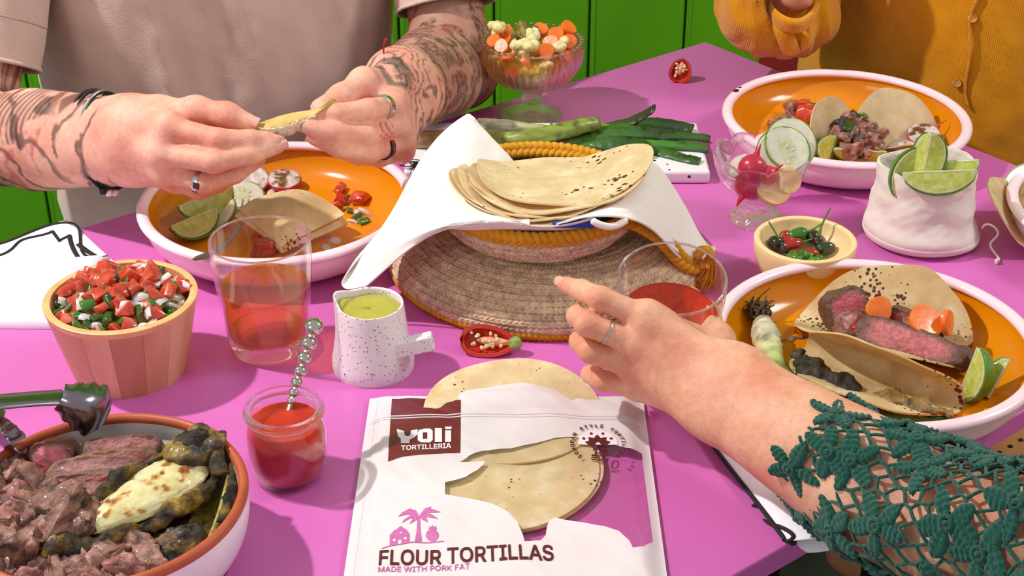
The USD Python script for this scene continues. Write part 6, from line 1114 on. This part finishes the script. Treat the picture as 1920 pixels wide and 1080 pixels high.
# chest and belly under the shirt close the figure
up_ = [(V(-.36, 1.66, T - .30), V(-.33, 1.70, T + .20), .135, .140, .05), (V(-.48, 1.60, T + .36), V(-.16, 1.80, T + .38), .085, .085, .06), (V(-.43, 1.63, T - .25), V(-.43, 1.63, T + .30), .10, .115, .06), (V(-.25, 1.75, T - .25), V(-.25, 1.75, T + .30), .10, .115, .06), (V(-.32, 1.72, T + .38), V(-.32, 1.70, T + .50), .06, .055, .03)]
Bv, Bf = body([(a, b, ra * .75, rb * .75, k) for a, b, ra, rb, k in up_], .012, 1); bc = skincol(Bv, '#ecb8a0', '#d98874', (), 3)
man.add('body', join((Rv, Rf), (Lv, Lf), (Bv, Bf)), m_skin, True, col=np.vstack([col, col2, bc]))
for P, r, u in ((Pi, .0076, (0, -.75, .6)), (Pm_, .0078, (.3, -.9, .3)), (Pt, .0088, (0, -.35, 1)), (Qi, .0080, (-.1, -.95, .25)), (Qm, .0080, (-.1, -.95, .2)), (Qr, .0074, (-.2, -.95, 0))): nail(man, P, r, u)
hp1 = [(Wa + Wb) / 2 + (J((300, 262, 1.262)) - (Wa + Wb) / 2) * .8, (Wa + Wb) / 2, (Wa + Wb) / 2 * .5 + El * .5, El]; man.add('arm_hair', join(hairs(man, hp1[::-1], [.041, .043, .036, .022][::1], 420, 1, .011, 0, .93, (0, -.5, .9)), hairs(man, [El2, (Xa + Xb) / 2 * .5 + El2 * .5, (Xa + Xb) / 2], [.041, .043, .030], 420, 2, .010, 0, 1, (0, -.5, .9))), m_hair, False, kind='stuff')
# shirt
folds = lambda v, sd, a: a * ((1 - np.abs(2 * meshkit.fbm(np.stack([v[:, 0] * 11 + v[:, 1] * 5 + v[:, 2] * 2.2, v[:, 2] * 2.6, v[:, 1] * 4], 1), 3, sd) - 1)) - .75)
def garment(bones, h, folds_, holes=(), keep=None, **kw):
    f, lo, ax = body_field(bones, h, pad=.02, **kw); G = np.stack(np.meshgrid(*ax, indexing='ij'), -1)
    for a, b, ra, rb in holes: f = np.maximum(f, -capdist(G, np.asarray(a), np.asarray(b), ra, rb))
    for p, n in (keep or ()): f = np.maximum(f, ((G - np.asarray(p)) @ (np.asarray(n) / np.linalg.norm(n)))) if False else f
    v, q = surface_net(f.astype(np.float32), lo, h); v = relax(v, q, 6); n = normals(v, q); return v + n * folds_(v)[:, None], q
m_shirt = pm('beige_jersey', '#d6bcae', .9, '#cab0a2', ns=9, nd=5, bump=.35, bs=380, bd=.0012, sheen=.3, spec=.12, ramp=(.3, .7))
tors = garment(up_, .008, lambda v: folds(v, 3, .028) + .003 * (meshkit.fbm(v * 45, 2, 2) - .5)); man.add('shirt_body', tors, m_shirt, True, label='beige jersey t-shirt')
def sleeve(e, s_, k0, r, flare, seed, mat, hemr=.0026):
    """short sleeve from the shoulder to fraction k0 before the elbow, open at the hem"""
    c = e + (s_ - e) * k0; P = smoothp([c, c * .5 + s_ * .5 + V(0, 0, .0), s_], 24); d = (c - s_) / np.linalg.norm(c - s_); n = 64; a = np.arange(n) / n * 2 * np.pi; u = np.cross(d, [0, 1, .2]); u /= np.linalg.norm(u); w = np.cross(d, u); rr = np.interp(np.linspace(0, 1, 24), [0, .5, 1], [flare, r * 1.05, r * 1.25])
    def lay(o): 
        k = np.linspace(0, 1, 24)[:, None]; fold = 1 + .10 * (meshkit.fbm(np.stack([np.cos(a)[None] * 1.5 + 0 * k, np.sin(a)[None] * 1.5 + 0 * k, k * 2.2 + seed + 0 * a[None]], -1), 3, seed) - .5) * 2
        return P[:, None] + (rr[:, None, None] * fold[..., None] + o) * (np.cos(a)[None, :, None] * u + np.sin(a)[None, :, None] * w)
    O, I = lay(0), lay(-.0022); V_ = np.vstack([O.reshape(-1, 3), I.reshape(-1, 3)]); i, j = np.meshgrid(np.arange(23), np.arange(n), indexing='ij'); j2 = (j + 1) % n; q = np.stack([i * n + j, i * n + j2, (i + 1) * n + j2, (i + 1) * n + j], -1).reshape(-1, 4); N = 24 * n; e_ = np.arange(n); e2 = (e_ + 1) % n
    F = np.vstack([q, q[:, ::-1] + N, np.stack([e2, e_, e_ + N, e2 + N], 1)]); return (V_, np.vstack([F[:, [0, 1, 2]], F[:, [0, 2, 3]]])), np.vstack([O[0], O[0][:1]]), np.vstack([O[3], O[3][:1]])
for e, s_, k0, r, fl_, sd in ((El, Sh, .20, .064, .060, 1), (El2, Sh2, .16, .062, .058, 2)):
    m, hem, st = sleeve(e, s_, k0, r, fl_, sd, m_shirt); i_ = man.add('shirt_sleeve', m, m_shirt, 60); man.add('hem', tube(hem[:-1], .0022, 8, closed=True), m_shirt, 180, under=i_); man.add('hem_stitching', tube(st[:-1], .0007, 6, closed=True), pm('beige_thread', '#b39486', .9), 180, under=i_)
# bracelets and rings
def band(c, d, ra, rb, th, n=60, tilt=(0, 0, 0), u=None, wob=0, seed=0):
    d = np.asarray(d, float) / np.linalg.norm(d); u = np.asarray(u, float); u = u - d * (u @ d); u /= np.linalg.norm(u); w = np.cross(d, u); a = np.arange(n) / n * 2 * np.pi
    P = c + np.cos(a)[:, None] * u * ra + np.sin(a)[:, None] * w * rb + d * (wob * np.sin(a * 2 + seed))[:, None]; return tube(P, th, 8, closed=True), P
wc, wd = (Wa + Wb) / 2 * .86 + El * .14, El - (Wa + Wb) / 2; wu = Wb - Wa
m, P = band(wc, wd + V(0, .02, .02), .0470, .0310, .0018, u=wu, wob=.002); man.add('silver_bangle', m, m_bsil, 180)
for k, (o, wob, sd) in enumerate(((-.006, .003, 1), (.003, .004, 2), (.007, .0025, 3))):
    m, P = band(wc + wd / np.linalg.norm(wd) * o, wd + V(.01 * k, .03, -.02 * k), .0460 + .0012 * k, .0300, .0015, u=wu, wob=wob, seed=sd); i_ = man.add('black_cord_bracelet', m, m_blk, 180)
    if k == 2:
        for q in (0, 2, 4): man.add('bead', move(rbox(.0062, .0062, .0062, .0014) if q else blob((.0040, .0040, .0034), 0, 1, 0, 2), P[q] + V(.001, -.002, -.001)), pm('white_bead', '#e9d6d6', .3) if q != 4 else m_blk, 60, under=i_)
    if k == 0: man.add('cord_tail', tube(smoothp([P[32], P[32] + V(-.006, -.008, -.006), P[32] + V(-.010, -.012, -.030)], 14), .0009, 6), m_blk, True, under=i_)
b_, c_, d_ = ringband(Pr, 0, .86, .0096, .0055, .0016); i_ = man.add('silver_ring', b_, m_bsil, 60); man.add('stone', basis(rbox(.0075, .0065, .004, .0012), c_ + V(-.001, -.0095, .001), d_, z=(0, -1, .1)), pm('dark_stone', '#3a2620', .2), 40, under=i_)
b_, c_, d_ = ringband(Qi, 0, .42, .0112, .0075, .0014); i_ = man.add('silver_ring', b_, m_bsil, 60); man.add('ring_plate', basis(rbox(.0085, .0095, .0030, .0010), c_ + V(0, -.0105, .006), d_, z=(0, -.85, .5)), m_bsil, 40, under=i_)
b_, c_, d_ = ringband(Qr, 0, .55, .0104, .0070, .0014); i_ = man.add('black_ring', b_, pm('black_ring', '#151113', .25), 60); b2_, *_ = ringband(Qr, 0, .55, .0107, .0028, .0014); man.add('red_stripe', b2_, pm('red_enamel', '#9c2028', .25), 60, under=i_)
wc2, wd2 = (Xa + Xb) / 2 * .93 + El2 * .07, El2 - (Xa + Xb) / 2
for k, (o, mt) in enumerate(((0, m_redc), (-.004, m_blk))): m, P = band(wc2 + wd2 / np.linalg.norm(wd2) * o, wd2 + V(0, 0, .03), .0420, .0300, .0016, u=Xb - Xa, wob=.003, seed=k); i_ = man.add('cord_bracelet', m, mt, 180)
man.add('cord_end', tube(smoothp([J((722, 108, 1.40)), J((719, 92, 1.40)), J((725, 72, 1.40))], 14), [.0009] * 9 + [.0013] * 5, 6), m_redc, True, under=i_)
man.done()
# the tortilla he is tearing
tp = px3([[(462, 240, 1.270), (500, 225, 1.275), (545, 212, 1.272), (590, 204, 1.272), (628, 184, 1.285)], [(470, 238, 1.262), (508, 238, 1.258), (550, 231, 1.256), (590, 214, 1.262), (622, 190, 1.280)], [(484, 244, 1.262), (512, 252, 1.266), (548, 249, 1.264), (585, 226, 1.268), (600, 204, 1.278)]])
t = Thing('torn_tortilla', 'piece of yellowish tortilla being torn between the tattooed hands', 'tortilla'); P = netgrid(tp, 22, 60); P = P + (.004 * fbm3(P.reshape(-1, 3), 120, 4).reshape(P.shape[:2]))[..., None] * np.array([0, -1, .5]); t.add('sheet', slab(P, .0022), tort_mat('torn_sheet', '#d9b66a', '#ecd49a', '#8a6a2a', .08), 60)
F = P[11:22, 6:46].copy(); kk = np.linspace(0, 1, 11)[:, None]; nz = meshkit.fbm(F * 420, 3, 8) - .5; nz2 = meshkit.fbm(F * 230 + 5, 3, 9) - .5
F = F + np.stack([nz2 * .004, -.0012 - np.abs(nz) * .006, nz * .007 - kk * .001], -1); t.add('torn_edge', slab(F, .0014), pm('torn_white', '#f0dcb0', .85, '#fdf1d4', ns=160, sss=.3, bump=.8, bs=300, bd=.002), 60, label='fluffy torn white edge'); t.done()

# ------------------------------------------------------------------ the reaching arm in the crochet sleeve
wom = Thing('person', 'arm with thin silver ring and green crochet sleeve gripping the red drink', 'person')
i1, Ai, _ = finger([(1212, 597, .958), (1126, 560, .962), (1090, 544, .980), (1060, 534, .998)], .0090, .0066)
i2, Am, _ = finger([(1192, 645, .948), (1100, 607, .950), (1082, 592, .975), (1104, 596, 1.000)], .0090, .0068)
i3, Ar, _ = finger([(1188, 690, .946), (1106, 658, .952), (1086, 640, .976), (1106, 636, .998)], .0086, .0064)
i4, Ap, _ = finger([(1196, 728, .952), (1130, 714, .960), (1106, 702, .978), (1118, 690, .996)], .0076, .0056)
it, At, _ = finger([(1338, 690, .958), (1344, 640, .990), (1322, 592, 1.022), (1296, 556, 1.040)], .0125, .0080, .010)
Ya, Yb, El3, Sh3 = J((1378, 712, .928)), J((1338, 760, .916)), J((1790, 1010, .765)), V(.78, .46, T + .30)
bones = [(Ya, Ai[0], .0185, .0110, .012), ((Ya + Yb) / 2, Am[0], .0185, .0112, .012), (Yb, Ar[0], .0175, .0106, .012), (Yb, Ap[0], .0160, .0094, .012), (Ya, At[0], .0185, .0140, .016), (At[0], Ai[0], .0115, .0095, .014), (At[1], Ai[0], .0080, .0085, .014), (Ai[0], Am[0], .0106, .0106, .005), (Am[0], Ar[0], .0104, .0100, .005), (Ar[0], Ap[0], .0098, .0088, .005), (Ya, Yb, .0195, .0190, .01)]
fa3 = [(Ya, El3 + V(0, .008, .008), .0195, .0340, .02), (Yb, El3 + V(0, -.008, -.008), .0190, .0335, .02), ((Ya + Yb) / 2, (Ya + Yb) / 2 * .35 + El3 * .65, .020, .0385, .03), (El3, Sh3, .0380, .0480, .02)]
for fb in (it, i4, i3, i2, i1): bones += fb
Wv, Wf = body(bones + fa3, .0022, 1, lo=[.02, .58, T - .03], hi=[.62, 1.07, T + .22])
cw = skincol(Wv, '#eab494', '#d6846a', [(p, .010, .75) for p in (Ai[0], Am[0], Ar[0], Ai[1], Am[1], Ar[1], Ap[1])] + [(p, .008, .8) for p in (Ai[-1], Ap[-1], Ar[2])], 12)
for q in ((1437, 770, .905), (1322, 656, .96), (1485, 770, .88)): cw = lerp(cw, srgb('#7a4630'), 1.2 * np.exp(-(np.linalg.norm(Wv - J(q), axis=1) / .0016) ** 2))
wom.add('arm', (Wv, Wf), m_skin, True, col=cw)
for P, r, u in ((Ai, .0066, (-.6, -.2, .8)), (Ar, .0064, (-1, -.3, .2)), (Ap, .0056, (-1, -.3, .2))): nail(wom, P, r, u)
b_, *_ = ringband(Am, 0, .60, .0094, .0020, .0008); wom.add('silver_ring', b_, m_bsil, 60)
wom.add('arm_hair', hairs(wom, [El3, (Ya + Yb) / 2 * .5 + El3 * .5, (Ya + Yb) / 2], [.036, .0365, .024], 260, 5, .007, .3, 1, (0, -.3, 1)), pm('fine_hair', '#8a5a3c', .6), False, kind='stuff')
# crochet sleeve: net, leaf motifs and round rosettes on a tube about the arm
m_cro = pm('green_crochet', '#12604f', .85, '#0c4a3c', ns=500, nd=3, bump=.8, bs=900, bd=.0016, sheen=.3, spec=.15, ramp=(.3, .6))
Wm = (Ya + Yb) / 2; sp_ = smoothp([Wm + (El3 - Wm) * .47, Wm + (El3 - Wm) * .72, El3 + V(.004, 0, .004), El3 * .6 + Sh3 * .4 + V(0, .0, .01), Sh3], 120); sL = np.r_[0, np.cumsum(np.linalg.norm(np.diff(sp_, axis=0), axis=1))]; tg = np.gradient(sp_, axis=0); tg /= np.linalg.norm(tg, axis=1, keepdims=True); uu = V(0, -.5, .87); nn = uu - tg * (tg @ uu)[:, None]; nn /= np.linalg.norm(nn, axis=1, keepdims=True); bb = np.cross(tg, nn)
def on(s_, a, o=0.0):
    s_, a = np.broadcast_arrays(np.asarray(s_, float), np.asarray(a, float)); k = np.interp(s_, sL, np.arange(120)); ip = lambda A: np.stack([np.interp(k, np.arange(120), A[:, j]) for j in range(3)], -1); lo = np.minimum(s_, 0); R = np.interp(s_, [0, .03, .10, .16, .30], [.0415, .0440, .0530, .0590, .066]) + .0035 * np.sin(3 * a + s_ * 60) + o
    ext = lo[..., None] * tg[0]; return ip(sp_) + ext + R[..., None] * (np.cos(a)[..., None] * ip(nn) + np.sin(a)[..., None] * ip(bb))
SR = .050; net = []; c6 = .0115; SMAX = .27; g = np.random.default_rng(101); nr = 26
ca = 2 * np.pi / nr; cs = c6 * .86
jit = {}
def node(i, j, w):
    key_ = (i, j % nr, w)
    if key_ not in jit: jit[key_] = g.normal(0, .0011, 2)
    return (i * cs * 1.16 + (0 if w == 0 else cs * .44) + jit[key_][0], (j + (i % 2) * .5) * ca + jit[key_][1] / SR)
for i in range(int(SMAX / (cs * 1.16))):
    for j in range(nr):
        n0, n1 = node(i, j, 0), node(i, j, 1); ed = [(n0, n1), (n1, node(i + 1, j + (0 if i % 2 == 0 else 1), 0)), (n1, node(i + 1, j - 1 + (0 if i % 2 == 0 else 1), 0))]
        for p, q in ed:
            da = (q[1] - p[1] + np.pi) % (2 * np.pi) - np.pi; k = np.linspace(0, 1, 5); net.append(tube(on(p[0] + (q[0] - p[0]) * k, p[1] + da * k, .0006 * np.sin(k * np.pi)), .00125, 6, caps=False))
sl = wom.add('sleeve', join(*net), m_cro, 180, label='dark green crochet lace sleeve')
def cleaf(s0, a0, dr, L, W, seed):
    """raised ribbed leaf lying on the sleeve from (s0, a0) in direction dr"""
    u, w = np.meshgrid(np.linspace(0, 1, 20), np.linspace(-1, 1, 9), indexing='ij'); wid = W * np.sin(np.pi * np.clip(u * .88 + .10, 0, 1)) ** .55; x, y = u * L, w * wid; S = s0 + x * math.cos(dr) - y * math.sin(dr); A = a0 + (x * math.sin(dr) + y * math.cos(dr)) / SR
    o = .0016 + .0024 * np.sqrt(np.clip(1 - w * w, 0, 1)) + .0007 * np.sin(u * 30) * (np.abs(w) > .1) - .0010 * np.exp(-(w / .16) ** 2); return slab(on(S, A, o)[:, ::-1], .0030)
cent = [(.024, .42), (.066, -.42), (.108, -.82), (.148, .62), (.186, -.2), (.006, -.25), (.004, .95), (.004, -1.35), (.040, .35), (.046, -.75), (.048, 1.35), (.085, -.1), (.080, .85), (.086, -1.25), (.125, .45), (.130, -.65), (.125, 1.35), (.165, .0), (.165, .9), (.17, -1.15), (.205, .45), (.21, -.6), (.205, 1.4), (.006, 2.1), (.006, 3.1), (.006, 4.2), (.05, 2.4), (.05, 3.5), (.09, 1.9), (.09, 3.0), (.09, 4.2)]
for k, (s0, a0) in enumerate(cent):
    base = g.uniform(0, 1.2)
    for q in range(5):
        d = base + q * 2 * np.pi / 5 + g.normal(0, .12); wom.add('crochet_leaf', cleaf(s0 + .0035 * math.cos(d), a0 + .0035 * math.sin(d) / SR, d, g.uniform(.016, .0205), g.uniform(.0050, .0062), k), m_cro, 60, under=sl)
    a = np.linspace(0, 2 * np.pi, 15)[:-1]; wom.add('rosette', join(tube(on(s0 + .0036 * np.cos(a), a0 + .0036 * np.sin(a) / SR, .0040), .0015, 7, closed=True), move(blob((.0024, .0024, .0018), 0, 1, 0, 2), on(s0, a0, .0042))), m_cro, 180, under=sl)
wom.done()

# ------------------------------------------------------------------ the guest in the mustard shirt
m_mus = pm('mustard_gauze', '#dc9410', .85, '#cc850a', ns=14, nd=4, bump=.45, wave=(150, 5.0, 'x'), bd=.0012, sheen=.25, spec=.12)
fem = Thing('person', 'person in a mustard gauze shirt with one arm raised, behind the table', 'person')
ctr = V(.535, 1.80, 0); ub = lambda a, o, z: ctr + N1 * a + N2 * o + [0, 0, T + z]
tb_ = [(ub(0, 0, -.35), ub(0, .0, .22), .130, .120, .05), (ub(-.09, .0, -.32), ub(-.085, 0, .30), .105, .095, .06), (ub(.09, 0, -.32), ub(.085, 0, .30), .105, .095, .06), (ub(-.15, .02, .36), ub(.15, .02, .36), .075, .075, .06), (ub(0, .0, .36), ub(0, .0, .50), .055, .05, .03)]
El4, Hd, Sh4 = J((1462, 26, 1.70)), J((1490, -60, 1.66)), ub(-.17, .02, .36)
arm4 = [(Sh4, El4, .045, .036, .02), (El4, Hd, .036, .026, .02), (Hd, Hd + V(.01, -.01, .05), .030, .030, .02)]
fb1, F1, _ = finger([(1480, -20, 1.645), (1484, -2, 1.640), (1490, 6, 1.646), (1500, 2, 1.655)], .0098, .008); fb2, F2, _ = finger([(1496, -24, 1.645), (1503, -6, 1.640), (1508, 2, 1.648), (1512, -4, 1.658)], .0096, .0078)
b1_ = body([(a, b, ra * .72, rb * .72, k) for a, b, ra, rb, k in tb_], .012, 1); b2_ = body(arm4 + fb1 + fb2 + [(Hd, F1[0], .024, .014, .012), (Hd, F2[0], .024, .014, .012)], .004, 1); fv = np.vstack([b1_[0], b2_[0]]); fem.add('body', join(b1_, b2_), m_skin, True, col=skincol(fv, '#eab094', '#c46a58', (), 14))
fem.add('shirt_body', garment(tb_, .008, lambda v: folds(v, 7, .022) + .004 * (meshkit.fbm(v * 40, 2, 3) - .5)), m_mus, True, label='mustard gauze shirt')
slv = garment([(Sh4, El4 + V(.0, .02, .02), .075, .060, .03), (El4 + V(-.008, .0, -.002), El4 + V(.018, -.01, .002), .040, .038, .03), (El4 + V(-.016, .0, .015), J((1426, 4, 1.68)), .042, .040, .03), (El4 + V(.02, 0, .0), J((1500, 40, 1.67)), .032, .028, .03), (J((1428, 10, 1.68)), J((1445, -90, 1.66)), .040, .046, .03)], .004, lambda v: folds(v * [3.2, 2.2, 2.2], 9, .026) + .007 * (meshkit.fbm(v * 22, 3, 5) - .5), [(J((1486, 4, 1.63)), J((1480, -130, 1.64)), .036, .05)])
i_ = fem.add('shirt_sleeve', slv, m_mus, True)
cf = px3([[(1446, -8, 1.665), (1456, 18, 1.628), (1482, 33, 1.612), (1508, 30, 1.622), (1530, 4, 1.652)], [(1440, 2, 1.668), (1452, 30, 1.624), (1484, 46, 1.606), (1515, 40, 1.618), (1541, 10, 1.654)], [(1434, 20, 1.672), (1450, 48, 1.630), (1484, 62, 1.612), (1512, 56, 1.626), (1532, 34, 1.658)]]); fem.add('cuff', slab(netgrid(cf, 16, 40), .0022), m_mus, 60, under=i_)
tabm = px3([[(1449, 44, 1.632), (1458, 72, 1.628), (1470, 99, 1.640)], [(1462, 46, 1.626), (1473, 72, 1.622), (1484, 102, 1.636)], [(1472, 42, 1.628), (1490, 70, 1.626), (1500, 97, 1.642)]]); fem.add('cuff_tab', slab(netgrid(tabm, 10, 16), .0020), m_mus, 60, under=i_)
for q in ([(1436, 20, 1.655), (1420, 50, 1.650), (1412, 80, 1.662)], [(1516, 44, 1.630), (1512, 72, 1.634), (1500, 96, 1.648)], [(1428, 4, 1.660), (1404, 22, 1.652), (1392, 48, 1.662)]): fem.add('sleeve_crease', tube(smoothp(px3([q])[0], 20), np.sin(np.linspace(.15, 2.99, 20)) * .0075, 10), m_mus, 180, under=i_)
pl = [J((1838, -30, 1.640)), J((1822, 60, 1.640)), J((1812, 140, 1.640)), J((1802, 205, 1.650))]
sf = lambda p: p
from scipy.spatial import cKDTree
tv = np.array(fem.parts[1][1][0]); kt = cKDTree(tv); 
def snap(px, py):
    """the nearest point of the shirt front in the line of sight"""
    d = ray(px, py); o = V(0, 0, T + CAMH); w = tv - o; t_ = w @ d / (d @ d); off = np.linalg.norm(w - t_[:, None] * d, axis=1); k = np.where(off < .010)[0]; return tv[k[np.argmin(t_[k])]] if len(k) else o + d * 1.6
pp = smoothp([snap(x, y) + V(-.002, -.004, .002) for x, y in ((1836, 4), (1826, 60), (1816, 115), (1806, 165), (1802, 205))], 40); fem.add('placket_edge', tube(pp, .0032, 8, flat=(.5, 1)), m_mus, 180, under=1)
for x, y in ((1807, 41), (1786, 168)): 
    c = snap(x, y) + V(0, -.004, .002); bt = lathe([(0, -.0010), (.0050, -.0010), (.0056, 0), (.0052, .0012), (.0044, .0016), (.0036, .0008), (0, .0008)], 28); fem.add('button', basis(bt, c, (1, 0, 0), z=(-.45, -.80, .35)), pm('amber_button', '#c98a3a', .2, coat=.5), 50, under=1)
fem.done()
chair(tuple(V(.564, 2.044) - N2[:2] * .215), math.radians(-52.3 + 90 - 90) + 0.0, m_red, m_leg, 'red chair behind the guest in the mustard shirt', sh=.42, back=.42, w=.52)
chair((.613, 1.169), math.radians(-142.3), m_tan, m_leg, 'tan perforated leather chair tucked at the front right of the table', dots=m_dot, sh=.47, back=.0001 + .30)
